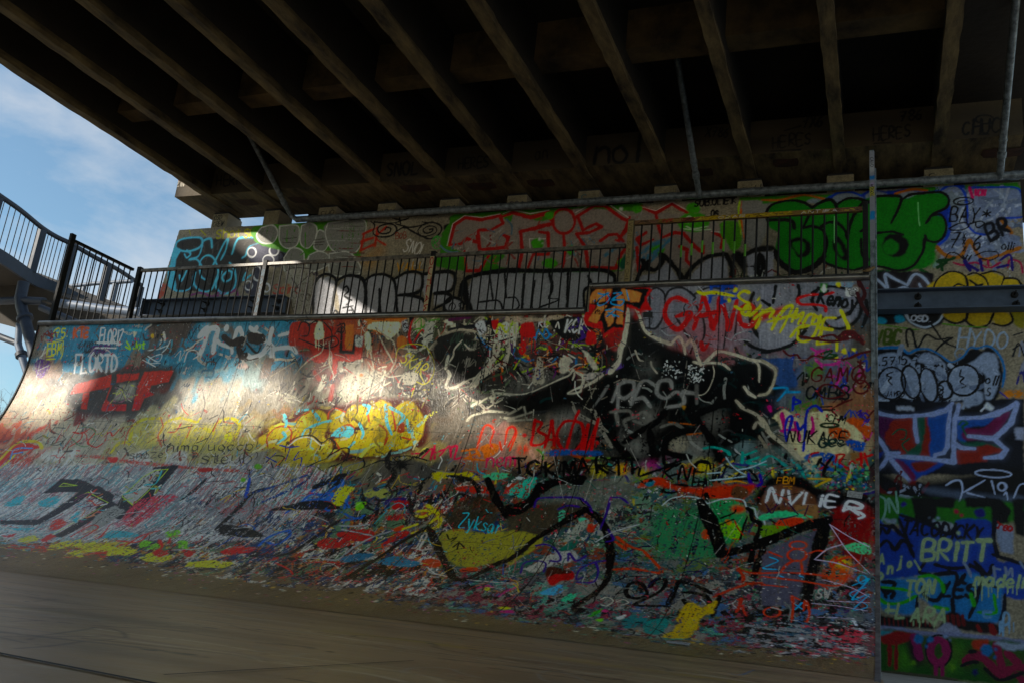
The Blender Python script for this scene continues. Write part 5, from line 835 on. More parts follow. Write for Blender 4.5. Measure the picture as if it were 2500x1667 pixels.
for q in ('1530 660 1600 680 1700 660 1800 700', '1800 640 1820 700 1900 660', '1960 700 1980 640 2060 660 2080 740'): st('a01c50', 16, q)
for q in ('1620 650 1660 720', '1620 660 1720 720', '1740 640 1760 720', '1900 640 1980 600 2000 720', '1880 700 1960 680'): st('2c1470', 22, q)
for q in ('1400 650 1480 640 1540 620', '1400 700 1470 660', '1420 640 1440 720'): st('14441c', 24, q)
for q in ('900 720 1000 740 1180 760', '1000 730 1090 780', '1270 720 1350 760'): st('1c5a28', 24, q, wear=.3)
fl('221c20', '880 745 960 720 1380 740 1370 885 880 890', sm=False); fl('4a3f40', '1170 860 1200 780 1250 760 1330 800 1360 870', wear=.3)
for q in ('890 775 950 820 1005 875', '1005 875 985 755 1060 790 1160 840', '1160 842 1200 770 1240 752 1300 790 1370 885', '1060 885 1130 855 1190 885', '1255 830 1275 870'): st('a4b0c4', 20, q)
fl('b8a020', '1365 870 1400 800 1480 740 1580 735 1640 765 1750 740 1850 740 1930 770 2040 795 2091 850 2091 870'); 
for q in ('1365 870 1400 795 1480 738 1560 735 1625 775 1640 855', '1640 760 1700 742 1780 785 1812 855', '1750 750 1850 730 1930 765 1905 855', '1930 785 2030 790 2085 860', '1510 870 1565 832 1650 860', '1660 800 1720 840 1760 830 1740 850 1700 840'): st(K, 14, q)
tile(14, 1.0)
fl('14161c', '890 20 1000 0 1200 0 1200 60 1000 110 890 80'); fl('1c90b0', '890 60 960 50 1000 90 940 110'); fl('1c90b0', '1060 40 1110 30 1150 80 1080 95'); fl('15161a', '1140 0 1480 0 1440 90 1320 140 1200 110'); st('a4b0c0', 18, '1145 20 1190 90 1300 130 1400 90 1455 20'); tx('b0b8c8', 12, '.OSD.', 1170, 75, 45, 5, xw=1.1)
fl('a8941c', '1450 20 1640 10 1620 70 1540 95 1470 60'); fl('a8941c', '1620 20 1850 15 1840 80 1730 125 1640 90'); fl('a8941c', '1850 15 1960 10 2000 70 1940 115 1860 100'); fl('8a8420', '1990 10 2091 10 2091 130 2020 110')
for q in ('1450 60 1540 98 1625 70 1640 15', '1610 70 1700 128 1800 110 1850 20', '1840 100 1930 118 2000 80 1980 10'): st(K, 18, q)
st('5a8a1c', 10, '900 100 1100 130 1250 150'); st('5a8a1c', 10, '1440 100 1600 120 1800 130')
tx('4a5c14', 26, 'VBC', 900, 255, 105, 0, fit=195, soft=.3)
for q in ('1165 275 1150 210 1160 150 1200 160 1240 290 1310 190 1400 225 1500 210', '1340 90 1390 160 1450 240 1560 290', '1380 325 1440 260 1520 210'): st('121418', 16, q)
tx('98a8bc', 14, 'HYDO', 1550, 285, 140, 2, fit=400, soft=.3); el('8898a8', 12, 1585, 335, 45, 42); st('202428', 12, '2010 190 2080 170'); st('202428', 12, '2091 240 2010 300')
tags(wallC, px_wall, (2450, 2500, 850, 980), 8, ['20242a', '2a2a80', '8a90a0'], (.014, .022), (.1, .2))
fl('101218', '885 310 1000 300 1100 300 1180 345 1240 312 1330 310 1430 360 1510 415 1600 370 1660 300 1720 300 1760 310 1810 285 1880 350 1925 460 1910 600 1850 725 1700 785 1600 775 1590 725 885 725')
st('2478b0', 16, '885 298 1000 288 1110 292 1170 330 1240 302 1330 300 1430 350 1510 402 1600 360 1660 290 1720 292 1810 275 1890 340 1935 460 1920 600')
S4 = '95a2b8'
for q in ('895 600 890 400 960 335 1090 335 1180 375 1225 430 1130 430 1110 480 1040 445 950 465 910 540', '1240 390 1290 335 1370 340 1460 420 1480 520 1440 540 1400 420 1340 430 1280 410', '1640 430 1700 380 1770 330 1840 330 1885 400 1890 560 1850 680 1790 705 1780 620 1770 500', '1540 660 1740 630 1765 700 1700 770 1605 750 1600 705 1530 700', '895 660 960 680 985 715 895 712'): fl(S4, q)
for q in ((1035, 570, 112, 128, 0), (1190, 560, 72, 132, -12), (1330, 585, 68, 135, -12), (1430, 500, 50, 80, -20), (1610, 545, 128, 125, 0), (1460, 625, 60, 72, 0)): ef(S4, *q, wear=0); el(K, 14, *q)
chaos(wallC, px_wall, (2150, 2420, 880, 980), 60, ['6a7890', '8896ac', 'a8b4c8'], (.02, .05), (.04, .1), .6)
for q in ((1035, 570, 112, 128, 0), (1190, 560, 72, 132, -12), (1330, 585, 68, 135, -12), (1610, 545, 128, 125, 0), (1460, 625, 60, 72, 0)): el(K, 14, *q)
tx(K, 11, '.5715.', 930, 430, 70, -3, fit=250); tx(K, 9, 'JAYRO', 985, 672, 38, 2, fit=145); tx(K, 9, 'OSD', 1440, 690, 45, -85, xw=.8); tx(K, 9, 'olli', 1780, 570, 70, 10, xw=.8); tx(K, 9, 'S', 1790, 670, 60, 0)
for q in ('1045 480 995 505 1032 525 1010 550 1040 585', '1590 462 1578 510 1610 525 1582 560 1625 590 1595 605'): st(K, 11, q)
fl('1a1c26', '885 715 1520 715 1600 785 1840 700 2091 690 2091 1300 885 1300', sm=False)
for q in ('890 720 1080 718 1080 800 1200 810', '1080 755 1230 755 1230 830', '1590 785 1780 790', '1840 700 1850 790', '2000 900 2091 910'): st('0c0d12', 10, q, sm=False)
fl('a8b0c0', '1080 752 1220 756 1218 790 1082 786', sm=False); fl('9aa2b8', '2015 925 2091 925 2091 1025 2020 1020', sm=False); fl('c08018', '1920 640 2091 620 2091 680 1940 680', wear=.4); st('1c3ca0', 10, '1900 640 1960 690'); st('c8ccd8', 14, '1750 790 1790 750'); fl('c8d0dc', '1770 760 1800 720 1850 770 1830 790')
fl('55144f', '890 815 1000 830 1085 850 1060 910 1000 1010 960 1010 890 860'); fl('8a3008', '1082 850 1330 825 1345 960 1340 1165 1100 1150 1100 1100 1040 1100 985 1030 1000 940'); fl('0e5a44', '1230 845 1300 830 1290 1000 1240 1155 1130 1150 1180 1100 1240 1040'); st('0e5a44', 12, '1040 980 1090 940 1150 950 1140 1010 1100 1020'); st('0e5a44', 12, '1180 1010 1120 1060 1160 1120'); fl('1458a0', '1330 828 1500 780 1490 1080 1450 1120 1380 1160 1340 1165 1345 1000')
fl('1458a0', '1550 850 1740 845 1870 815 1800 900 1650 930 1620 1050 1550 990'); fl('70134e', '1860 850 1975 790 1930 900 1840 1000 1620 1020 1625 930 1760 930'); fl('0e5a44', '1580 1020 1640 1040 1830 1050 1930 1100 1760 1090 1640 1080'); st('0e5a44', 12, '1570 900 1600 870 1640 890 1600 920 1640 1000'); fl('8a3008', '1545 1110 1700 1080 1800 1060 1930 1110 1800 1150 1790 1190 1560 1210'); fl('1a4ea0', '1015 1180 1200 1170 1480 1190 1240 1330 1180 1340'); fl('70134e', '1040 1200 1120 1190 1220 1300 1180 1340'); fl('7a2a10', '1200 1200 1400 1200 1260 1280'); fl('501010', '885 1060 960 1110 890 1140', sm=False); fl('183c90', '885 1140 980 1110 890 1240', sm=False)
WL = '98a6cc'
for q in ('885 785 950 815 1050 832 1210 832 1370 815 1460 790 1520 730', '1510 740 1488 900 1480 1080 1450 1125 1385 1140 1375 1175', '1375 1175 1180 1160 1000 1150', '1220 830 1222 930 1240 1035', '900 970 960 1050 1005 1130 1095 1125', '1000 1140 1090 1250 1190 1360', '1010 1150 960 1230 900 1300', '1570 745 1545 850', '1545 850 1750 842 1880 810 1975 765 2030 725', '2040 735 1985 890 1850 1012 1650 992', '1850 1012 1950 1100 1910 1155 1780 1165', '1540 850 1530 1040 1590 1085 1695 1090', '1530 1040 1530 1200 1390 1180'): st(WL, 36, q, sm=False, soft=.25)
ef('8a0c18', 1205, 1375, 40, 36, soft=.02); el('a8b4d0', 10, 1846, 1290, 145, 30, 3)
for q in ('1467 1385 1530 1348 1585 1350 1600 1420 1580 1500 1552 1560', '1590 1450 1680 1400 1780 1342', '1640 1445 1780 1480', '1832 1350 1860 1455', '1930 1462 1950 1440 1962 1500', '2008 1485 2050 1390 2091 1368'): st('a8b4d0', 12, q)
el('a8b4d0', 16, 1915, 1395, 32, 32, soft=.5)
fl('0c0e14', '885 1240 1200 1370 2091 1250 2091 1568 885 1568', soft=.03); chaos(wallC, px_wall, (2135, 2260, 1170, 1210), 20, ['5a0c10', '8a94a8', '1a1c24'], (.02, .04), (.05, .12)); st('6a7890', 60, '1300 1420 1700 1480 2091 1500', soft=1, op=.6)
for q in ('1467 1385 1530 1348 1585 1350 1600 1420 1580 1500 1552 1560', '1590 1450 1680 1400 1780 1342', '1640 1445 1780 1480', '1832 1350 1860 1455', '1930 1462 1950 1440 1962 1500', '2008 1485 2050 1390 2091 1368'): st('a8b4d0', 12, q)
el('a8b4d0', 10, 1846, 1290, 145, 30, 3); el('a8b4d0', 16, 1915, 1395, 32, 32, soft=.5)
tile(18, .8)
fl('307c0c', '900 80 1180 85 1560 110 1620 100 2091 140 2091 260 1500 330 900 260', soft=.02); 
for q in ('1190 85 1540 90 1540 170 1400 165 1370 310 1230 280', '1620 90 1900 92 1990 190 1960 290 1835 290 1820 165 1630 165', '2000 100 2100 100 2100 400 2020 380'): fl('05060a', q, sm=False)
for q in ((1555, 195, 18, 18, 'b01c50'), (1380, 275, 16, 16, '98a8c0'), (1405, 250, 12, 12, '98a8c0'), (1335, 245, 9, 9, '98a8c0'), (1130, 140, 26, 22, '3a2a90'), (1740, 210, 44, 34, '2a2a80'), (1590, 230, 14, 14, 'b02a50')): ef(q[4], *q[:4])
for q in ('945 75 985 110 985 200 950 280 920 292', '1020 205 1012 95 1085 210 1068 40'): st('8cb8a8', 15, q)
fl('98a8b8', '960 255 1078 250 1070 305 1000 290', sm=False); fl('a8b0c0', '1400 280 1520 290 1520 350 1460 370 1400 320')
fl('144ea8', '1100 225 1200 260 1350 310 1480 370 1540 340 1545 275 1620 260 1780 255 1830 300 1850 400 1870 560 1900 600 2091 620 2091 900 1700 780 1400 690 920 720 915 290 1000 310 1090 360', soft=.012); fl('3a86c0', '930 760 1000 740 1200 720 1500 700 1700 690 1900 780 1920 900 1900 1070 1700 1110 1600 1080 1500 1040 1400 1000 1260 880 1230 1000 1100 1020 940 960', soft=.015)
fl('94a0b8', '1850 300 2000 320 2010 540 1900 520', sm=False); tx('b02018', 12, 'Creo', 1840, 325, 55, 12, xw=.8)
DB = '0a1028'
tx(DB, 20, 'TACODICKY', 1110, 375, 110, 5, fit=640, soft=.3); 
for q in ('930 380 960 330 1000 370 1040 310 1100 380', '930 480 1000 430 1060 500 1120 430 1200 470', '1100 225 1300 290 1480 375 1540 330', '1095 260 1150 400 1210 560', '920 300 1060 330 1130 400', '1380 620 1500 650 1660 640', '1380 700 1540 690 1560 780 1620 700', '960 760 1060 770 1000 850 940 800', '990 880 980 830 1050 840 1030 890', '1300 600 1260 680 1350 700', '1660 620 1760 700 1720 860', '1800 760 1860 800', '1240 870 1235 960', '1720 870 1690 960 1650 1050', '1840 540 1900 560 2091 620', '1860 260 1850 400 1880 560', '1500 760 1400 900 1300 870 1280 800', '1940 860 1930 1000 1900 1100', '1520 900 1530 1040', '1700 600 1800 700 1840 620'): st(DB, 26, q, soft=.3)
tx(DB, 24, 'LES', 1440, 870, 100, 2, fit=250, soft=.3)
LG = '38a810'
for q in ('935 890 1000 930 1120 925 1230 870', '1250 720 1350 710 1430 760 1450 840', '1850 860 1862 940 1860 1005 1720 1000', '960 800 1130 820 1200 840', '1380 960 1480 975', '1670 860 1690 940'): st(LG, 22, q, soft=.4)
fl('100610', '935 1030 1030 1040 1150 1030 1260 1050 1400 1120 1470 1010 1550 1000 1640 1060 1880 1100 1880 1180 1500 1130 1300 1130 935 1110')
for x in range(940, 1350, 36): st('6a1010', 11, [x, 1050, x+6, 1110], sm=False)
for x in range(1480, 1640, 40): st('701414', 20, [x, 1030, x+12, 1100], sm=False)
st('8a1a14', 30, '1720 1110 1740 1150'); st('8a1a14', 40, '1830 1110 1850 1160')
GY = 'a8bc94'
tx(GY, 26, 'BRITT', 1275, 585, 150, 0, fit=520, jit=.1); ef(GY, 1572, 365, 16, 16)
tx(GY, 17, 'A', 935, 615, 75, -4); tx(GY, 17, 'n', 1000, 690, 90, 0); tx(GY, 17, 'j', 1080, 640, 80, 0); tx(GY, 16, 'o', 1160, 635, 60, 0); tx(GY, 18, 'o', 930, 735, 75, 0); st(GY, 15, '1220 590 1260 660')
tx(GY, 20, 'TON', 1150, 855, 115, 0, fit=220, jit=.5); tx(GY, 18, 'madeli', 1690, 785, 85, 3, fit=390); drip(GY, 4, 1150, 850, 7, 80, 220); drip(GY, 4, 1690, 790, 11, 110, 380)
tx(GY, 20, '-L', 985, 1045, 120, 3, fit=150); tx(GY, 20, 'ARA', 1185, 1070, 105, 5, fit=270, jit=.1); drip(GY, 5, 1000, 930, 4, 90, 60); drip(GY, 5, 1200, 1070, 4, 60, 230)
for q in ('1610 605 1640 650 1670 720', '1850 640 1860 720', '1940 640 1960 700 1990 650 2000 720', '2060 600 2091 650', '1850 650 1900 660'): st('8896b0', 18, q, soft=.5)
st('70a0c8', 18, '1830 1000 1770 1000 1780 1040 1830 1040'); tx('8cb0d0', 16, 'D', 1920, 1110, 90, 0); drip('8cb0d0', 7, 1890, 1080, 12, 110, 120)
fl('9aa0b8', '1400 1150 1490 1085 1600 1170 1520 1185'); st('8a90b0', 30, '935 1125 1100 1135 1300 1170 1600 1185 1900 1215 2110 1250', soft=.4)
fl('285c0c', '935 1150 1300 1190 1800 1220 2091 1270 2091 1568 1500 1545 935 1475', soft=.02)
for q in ((1140, 1350, 70, 80), (1500, 1420, 70, 60), (1130, 1440, 50, 40), (1560, 1300, 60, 50)): ef('5a9a10', *q, soft=.06, op=.7)
fl('10101c', '1150 1190 1220 1200 1280 1400 1200 1400', soft=.03); fl('961e0a', '938 1150 1185 1165 1150 1240 1060 1262 960 1240'); st('8a1a10', 26, '1015 1240 1020 1330 1018 1420'); st('8a1a10', 24, '1070 1240 1072 1330 1070 1450'); fl('489aa8', '940 1150 1050 1150 960 1190')
st('8a1a60', 56, '1215 1190 1240 1290 1260 1370'); el('941a60', 58, 1410, 1310, 66, 92); el('0c0a14', 12, 1410, 1310, 104, 128); st('941a60', 26, '1385 1400 1390 1530'); st('941a60', 24, '1440 1400 1440 1520')
for q in ('1620 1400 1680 1350 1760 1350', '1740 1340 1830 1430 1900 1500', '1870 1260 1900 1380 1930 1500', '1900 1500 2000 1450 2110 1440', '1960 1330 2040 1400', '2040 1500 2091 1560'): st('8c1c4a', 54, q)
for q in ('1590 1430 1660 1400 1720 1400', '1660 1320 1700 1310', '1780 1450 1900 1540 2091 1480'): st('0a0810', 22, q)
fl('b0441a', '1680 1230 1800 1220 1780 1290 1690 1290'); fl('98a4b8', '1850 1240 2091 1260 2091 1300 1960 1300')
for q in ((1250, 1215, 38), (1338, 1222, 30), (1310, 1275, 14), (1790, 1305, 46), (1860, 1298, 13), (1862, 1357, 15)): ef('2c78b0', q[0], q[1], q[2], q[2])
ef('90a4c8', 1467, 1190, 19, 19); ef('90a4c8', 1500, 1225, 9, 9)
for cx, cy, r, c in ((1520, 1440, 44, '68981c'), (1210, 1405, 34, '68981c'), (1700, 1480, 40, '1a1a6a')):
    fl(c, [v for k in range(10) for v in (cx+math.cos(k*math.pi/5-.3)*(r if k % 2 else r*.45), cy+math.sin(k*math.pi/5-.3)*(r if k % 2 else r*.45))], sm=False)
GAIN = 1.
wallC.a *= (1+(wallC.nf-.5)*.35+(wallC.ns-.5)*.15)[..., None]
wallC.a[:] = 1.05*wallC.a**1.18/.2**.18
st('4a4636', 26, '940 1478 1200 1500 1560 1540', soft=.6)

# ================================================================== crossbeam and bearing blocks
surf(crossC, px_cross); crossC.a *= (.6+.7*crossC.noise(.5, .2))[..., None]
tile(4, 1.0); BK = '0c0b0a'
tx(BK, 14, 'CHUCK', 1590, 1045, 105, -5, fit=350); el(BK, 12, 1760, 920, 70, 34); st(BK, 9, '1700 1040 1790 1035'); tx(BK, 12, 'HERES', 100, 1170, 90, -8, fit=300); tx(BK, 13, '7X6', 330, 1005, 85, -5, fit=160); st(BK, 9, '90 1190 320 1175'); st(BK, 9, '190 1030 320 990'); tx(BK, 12, 'HERES', 890, 1100, 90, -8, fit=290); tx(BK, 13, '786', 1100, 940, 75, -5, fit=160); st(BK, 9, '890 1120 1030 1110')
tile(2); tx(BK, 18, 'SNOL', 1110, 1425, 100, -3, fit=240); tx(BK, 12, 'HERES', 1680, 1365, 75, -6, fit=230); tile(3); tx(BK, 26, 'nol', 720, 1300, 190, -2, xw=.9); tx(BK, 10, 'van', 220, 1290, 90, -8); tx(BK, 10, 'X786', 1600, 1080, 70, 3)
tile(1); tx(BK, 14, 'VOME', 1470, 1400, 75, 24, xw=.8); st(BK, 14, '1600 1460 1670 1500 1680 1420'); tx(BK, 12, 'HERK', 1790, 1520, 80, -4)
st('b84a28', 10, '1440 1460 1450 1490 1500 1480 1520 1500'); tx('c8c0b0', 6, 'ZIN', 1470, 1530, 40, 0)
PT = [(['OSD', 'CREW'], BK), ([''], BK), (['SUB!'], BK), (['snol'], '0c2c3c'), (['snoy'], '0c4050'), (['snol'], '0c1c3c'), (['Snoy'], '0c5a68'), ([''], BK), (['ojt!'], BK), ([''], BK), (['So'], BK)]
for cv, (ws, c) in zip(pedC, PT):
    cv.a *= (.75+(cv.nf-.5)*.5+.5*cv.noise(.08, .1))[..., None]
    TX, TY, TK = 0, 0, 1.0; CUR[0] = cv; CUR[1] = lambda x, y: (x*.001, .22-y*.001, FPX*.001)
    for k, w_ in enumerate(ws):
        n = len(ws); h = 80 if n > 1 else 120
        if w_: tx(c, 11, w_, 25, (95 if n > 1 and k == 0 else 200 if n > 1 else 175), h, 0, xw=.55 if n > 1 else .62, jit=.1)
cv = pedC[10]; CUR[0] = cv; st('b8a820', 22, '20 150 60 190 90 140 110 200'); st('5a9a20', 22, '180 150 200 200'); cv = pedC[9]; CUR[0] = cv
for q in ('0 200 60 170 80 210 130 140 160 200', '150 190 200 140 230 210'): st('a87a14', 16, q)
# writing down the posts
def upright(cv, txt, c, h, w, y0, x0=8, xw=.9, fit=None):
    CUR[0] = cv; Hm = cv.H*cv.res*1000; CUR[1] = lambda x, y: (x*.001, cv.v0+Hm*.001-y*.001, FPX*.001); tx(c, w, txt, x0, y0, h, 0, xw=xw, vert=True, jit=.05, fit=fit)
upright(post2C, 'OUTLAW X', 'a81c14', 44, 13, 20, 5, fit=850); upright(post3C, 'VISIT SUMMER CHILLINGS 2014', '16130f', 34, 4, 20, fit=1060)
upright(post1C, 'SAMARAA', '46687a', 34, 4, 30, fit=820); 
CUR[0] = post4C; H4 = post4C.H*3; CUR[1] = lambda x, y: (x*.001, H4*.001-y*.001, FPX*.001)
for a, b, c in ((230, 270, '1f6ea8'), (330, 420, 'a8a048'), (560, 640, '1f80b8'), (300, 325, '9a8aa8'), (110, 200, 'a8a8a8')): fl(c, [0, a, 40, a, 40, b, 0, b], sm=False)
upright(post4C, 'CAVO', '18181c', 26, 4, 60, 6); upright(post4C, 'WOGOV', '18181c', 26, 4, 310, 6)

CUR[0] = railC; CUR[1] = lambda x, y: (x*.001, .045-y*.001, FPX*.001); GAIN = 1.
for a, b, c in ((0, 260, '7a5a48'), (700, 1600, 'b09018'), (300, 420, '9a4030'), (500, 640, '6a3028'), (2000, 2252, '6a4a40')): fl(c, [a, 0, b, 0, b, 45, a, 45], wear=.3, sm=False)
tx('d8d8d8', 5, 'ANTIFA', 1690, 37, 28, 0, fit=330, jit=.1); tx('c8c8c8', 4, 'OZAR', 880, 36, 26, 0, fit=260)
for _ in range(60): x = random.uniform(0, 2250); st(random.choice(['1a1614', '4a3a20', 'c8b848']), random.uniform(2, 8), [x, random.uniform(2, 42), x+random.uniform(5, 60), random.uniform(2, 42)])
# ================================================================== floor
surf(floorC, px_floor)
floorC.a *= (.75+.5*floorC.noise(.5, .12)*.6+.2*floorC.noise(1.5, .5))[..., None]
def fs(c, w, n, wr, lr, slant=.0):
    for _ in range(n):
        u = random.uniform(XL, 0); v = random.uniform(1.2, YC); l = random.uniform(*lr); a = random.gauss(slant, .1)
        P = [(u+l*t*math.cos(a), v+l*t*math.sin(a)+.03*math.sin(t*5+u)) for t in (0, .33, .66, 1)]
        floorC.stroke(smooth(P, n=4), random.uniform(*wr), lin(random.choice(c)), .7, .25, random.uniform(.4, .9))
fs(['3a2f20', '463a28', '2c2418'], 1, 130, (.008, .04), (.1, .9), .1); fs(['2a2218'], 1, 60, (.004, .012), (.1, .5), .3); fs(['c8b894', 'bfae8a', 'b0a080'], 1, 120, (.008, .03), (.1, .7)); fs(['9a7a30', 'a08434'], 1, 26, (.05, .16), (.3, 1.0)); fs(['6a4a48'], 1, 10, (.03, .07), (.3, .7))
for _ in range(90):
    u = random.uniform(XL, 0); v = random.uniform(1.5, YC-.2); a = random.uniform(0, 6.3); P = [(u, v)]
    for k in range(5): a += random.uniform(-.6, .9); P.append((P[-1][0]+.16*math.cos(a), P[-1][1]+.1*math.sin(a)))
    floorC.stroke(smooth(P), random.uniform(.008, .03), lin(random.choice(['2a2018', '40342a', 'b8a888', '8a7a66'])), .5, .45, random.uniform(.3, .8))
for _ in range(110):
    u = random.uniform(XL, 0); v = random.uniform(1.3, YC); P = [(u+a, v+b) for a, b in ell(0, 0, random.uniform(.1, .6), random.uniform(.03, .15))]
    floorC.fill(P, lin(random.choice(['5a4628', 'c0a270', '4a3a24', 'b8935a', '8a7050'])), .05, random.choice([.2, .5]), random.uniform(.2, .5), .08)
for _ in range(40):
    u = random.uniform(XL, 0); v = random.uniform(1.3, YC-.2); l = random.uniform(.05, .25); floorC.stroke([(u, v), (u+l, v+random.gauss(0, .02))], random.uniform(.008, .02), lin('17120c'), .5, .2, .9)
tile(15); GAIN = .9
for q in ('230 1220 300 1200 500 1195 800 1195', '0 1195 200 1195 420 1175 700 1135 760 1120 880 1130 980 1165 1000 1200 950 1200', '0 1200 200 1245', '130 1290 400 1270 660 1235 900 1215', '270 915 360 905 460 900', '75 1075 200 1070 340 1065', '1290 1080 1440 1088'): st('33261c', 13, q, soft=.5, op=.8)
for _ in range(160):
    u = random.uniform(XL, 0); v = random.uniform(1.5, YC-.1); floorC.stroke([(u, v), (u+random.uniform(-.02, .02), v+.01)], random.uniform(.01, .03), lin('141210'), .2)
tile(17)
for q in ('250 1480 340 1470 500 1500 640 1560', '240 1490 280 1540 420 1568', '1200 1430 1320 1440 1440 1450', '640 1390 800 1410 1000 1450', '180 1200 300 1230 700 1260'): st('a8a090', 9, q, soft=.8, op=.7)
st('4a78a0', 16, '1770 1490 1860 1500 1960 1460', soft=.8, wear=.3); st('8a3a3a', 10, '1780 1530 1900 1545 2091 1560', soft=.6)
tile(16)
for q in ('1180 1480 1240 1450 1400 1440 1560 1450 1640 1480 1800 1520', '300 1360 420 1330 700 1340', '0 1310 200 1330 600 1400'): st('a8a090', 9, q, soft=.8, op=.6)
GAIN = 1.

# ------------------------------------------------------------------ materials
M_ramp = mat('ramp_paint', '000000', rough=.32, noise=.14, nscale=9, bump=.3, bscale=26, spec=.22, attr=True, stretch=(5, 1, 1))
M_wall = mat('wall_paint', '000000', rough=.55, noise=.15, nscale=7, bump=.35, bscale=60, spec=.22, attr=True)
M_floorp = mat('floor_wood', '000000', rough=.38, noise=.35, nscale=2.6, bump=.2, bscale=9, spec=.35, attr=True, stretch=(.8, 1.7, 1))
M_conc = mat('concrete', 'a49a86', rough=.85, noise=.3, nscale=3, bump=.3, bscale=30)
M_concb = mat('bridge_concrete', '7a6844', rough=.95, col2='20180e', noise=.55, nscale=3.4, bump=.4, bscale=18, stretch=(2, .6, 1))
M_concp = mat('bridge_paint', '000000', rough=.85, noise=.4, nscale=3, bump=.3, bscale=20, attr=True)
M_shade = mat('shade_dark_concrete', '2a231a', rough=.95, noise=.5, nscale=1.8, bump=.3, bscale=15)  # darkened colour stands in for shade between the girders and under decks
M_black = mat('black_steel', '252423', rough=.6, noise=.4, nscale=25, bump=.15, bscale=60, spec=.18)
M_rail = mat('worn_rail', '857c6e', rough=.45, noise=.5, nscale=16, bump=.1, bscale=60, metal=.1, col2='2a2622')
M_coping = mat('coping_steel', '8b8782', rough=.3, noise=.4, nscale=12, bump=.08, bscale=50, metal=.8)
M_galv = mat('galvanised_steel', '8a9296', rough=.42, noise=.5, nscale=18, bump=.15, bscale=60, metal=.3, col2='3c4244')
M_blue = mat('blue_grey_steel', '2a323f', rough=.55, noise=.35, nscale=5, bump=.03, bscale=30, spec=.25)
M_bluel = mat('pale_grey_steel', '515d6e', rough=.55, noise=.3, nscale=5, bump=.03, bscale=30, spec=.25)
M_pad = mat('rubber', '1c1b1a', rough=.8)
M_ground = mat('paving', 'a8a296', rough=.9, noise=.3, nscale=3, bump=.3, bscale=30)
M_build = mat('render_wall', '9b8f80', rough=.9, noise=.15, nscale=3)
M_glass = mat('window_glass', '20262c', rough=.1, noise=.1)
M_roof = mat('roof_metal', '5a5c60', rough=.5)
M_bark = mat('bark', '4a3d32', rough=.9, noise=.3, nscale=20)
M_paper = mat('paper', 'b8b6b0', rough=.8, noise=.3, nscale=60, col2='6a6a6c')

# ------------------------------------------------------------------ ground and skate floor
def sheet(name, x0, x1, y0, y1, z, m, kind='structure', holes=None):
    o = MB().add([(x0, y0, z), (x1, y0, z), (x1, y1, z), (x0, y1, z)], [(0, 1, 2, 3)]).build(name, m); tag(o, kind=kind); return o
sheet('ground', -600, 600, -600, 600, GROUND, M_ground)
fl_o = grid_mesh('skate_floor', floorC, lambda u, v: np.stack([u, v, np.full_like(u, FLOOR)], -1), M_floorp)
tag(fl_o, kind='structure')
o = MB().box(XL-3, XR+.04, -9, .98, GROUND, FLOOR).box(XL-3, XL-.2, .98, YC+1.2, GROUND, FLOOR).box(XL-.2, XR+.04, .98, YC, GROUND, FLOOR-.004).build('skate_floor_base', mat('floor_slab', '7c7058', rough=.7, noise=.25, nscale=3)); tag(o, kind='structure')
# seams between the floor sheets (real gaps, dark)
sm = MB()
def seam(a, b, w=.006):
    p = onZ(*a, FLOOR+.003); q = onZ(*b, FLOOR+.003); d = (q-p)/np.linalg.norm(q-p); n = np.array([-d[1], d[0], 0])*w/2
    sm.add([p-n, p+n, q+n, q-n], [(0, 1, 2, 3)])
seam((-30, 1587), (383, 1667), .016); seam((383, 1667), (700, 1728), .016)
seam((-20, 1481), (640, 1496), .005); seam((400, 1645), (1010, 1611), .006)
o = sm.build('floor_seams', M_pad); tag(o, kind='structure')

# ------------------------------------------------------------------ the ramp
ramp = empty('skate_ramp', (XL, Y1, FLOOR))
tag(ramp, 'wide curved skate ramp covered all over in layered graffiti', 'skate ramp')
def ramp_fn(u, s):
    t = np.clip((s-(ZTOP-ZC))/RAD, 0, math.pi/2); up_ = s < ZTOP-ZC
    over = np.maximum(s-SMAX, 0)
    y = np.where(up_, Y1, YC+RAD*np.cos(t))-over; z = np.where(up_, ZTOP-s, ZC-RAD*np.sin(t))
    return np.stack([u, y, z], -1)
grid_mesh('riding_surface', rampC, ramp_fn, M_ramp, ramp, mask=lambda u, s: (s > ZTOP-ZLOW) | (u > XSTEP), flip=False)
off = np.array([0, 0, 0])
MB().tube([(XL, Y1-.012, ZLOW+.012), (XSTEP-.03, Y1-.012, ZLOW+.012)], .03, 14).build('coping', M_coping, ramp, True)
MB().tube([(XSTEP, Y1-.012, ZTOP+.008), (XR-.03, Y1-.012, ZTOP+.008)], .03, 14).build('coping', M_coping, ramp, True)
def strip(x0, x1, out, inn):
    b = MB(); S = np.linspace(0, 1, 60); vs = []
    for t in S:
        s = (ZTOP-ZLOW if x0 < XSTEP else 0)+t*(SMAX+.3-(ZTOP-ZLOW if x0 < XSTEP else 0)); p = np.array(ramp_pt(0, s)); q = np.array(ramp_pt(0, s+.01)); d = q-p; n = np.array([0, d[2], -d[1]]); n /= np.linalg.norm(n)
        if n[1] > 0 and s < 2: n = -n
        if n[2] < 0 and s >= 2: n = -n
        for x in (x0, x1):
            for k in (out, -inn): vs.append((x, p[1]+n[1]*k, p[2]+n[2]*k))
    fs = []
    for i in range(59):
        a = i*4; fs += [(a, a+2, a+6, a+4), (a+1, a+5, a+7, a+3), (a, a+4, a+5, a+1), (a+2, a+3, a+7, a+6)]
    fs += [(0, 1, 3, 2), (59*4, 59*4+2, 59*4+3, 59*4+1)]
    return b.add(vs, fs)
strip(XL-.02, XL, .012, .05).build('edge_trim', M_black, ramp)
strip(XR, XR+.028, .004, .05).build('edge_trim', mat('worn_trim', '7a7470', rough=.5, noise=.5, nscale=14, col2='3a3030'), ramp)
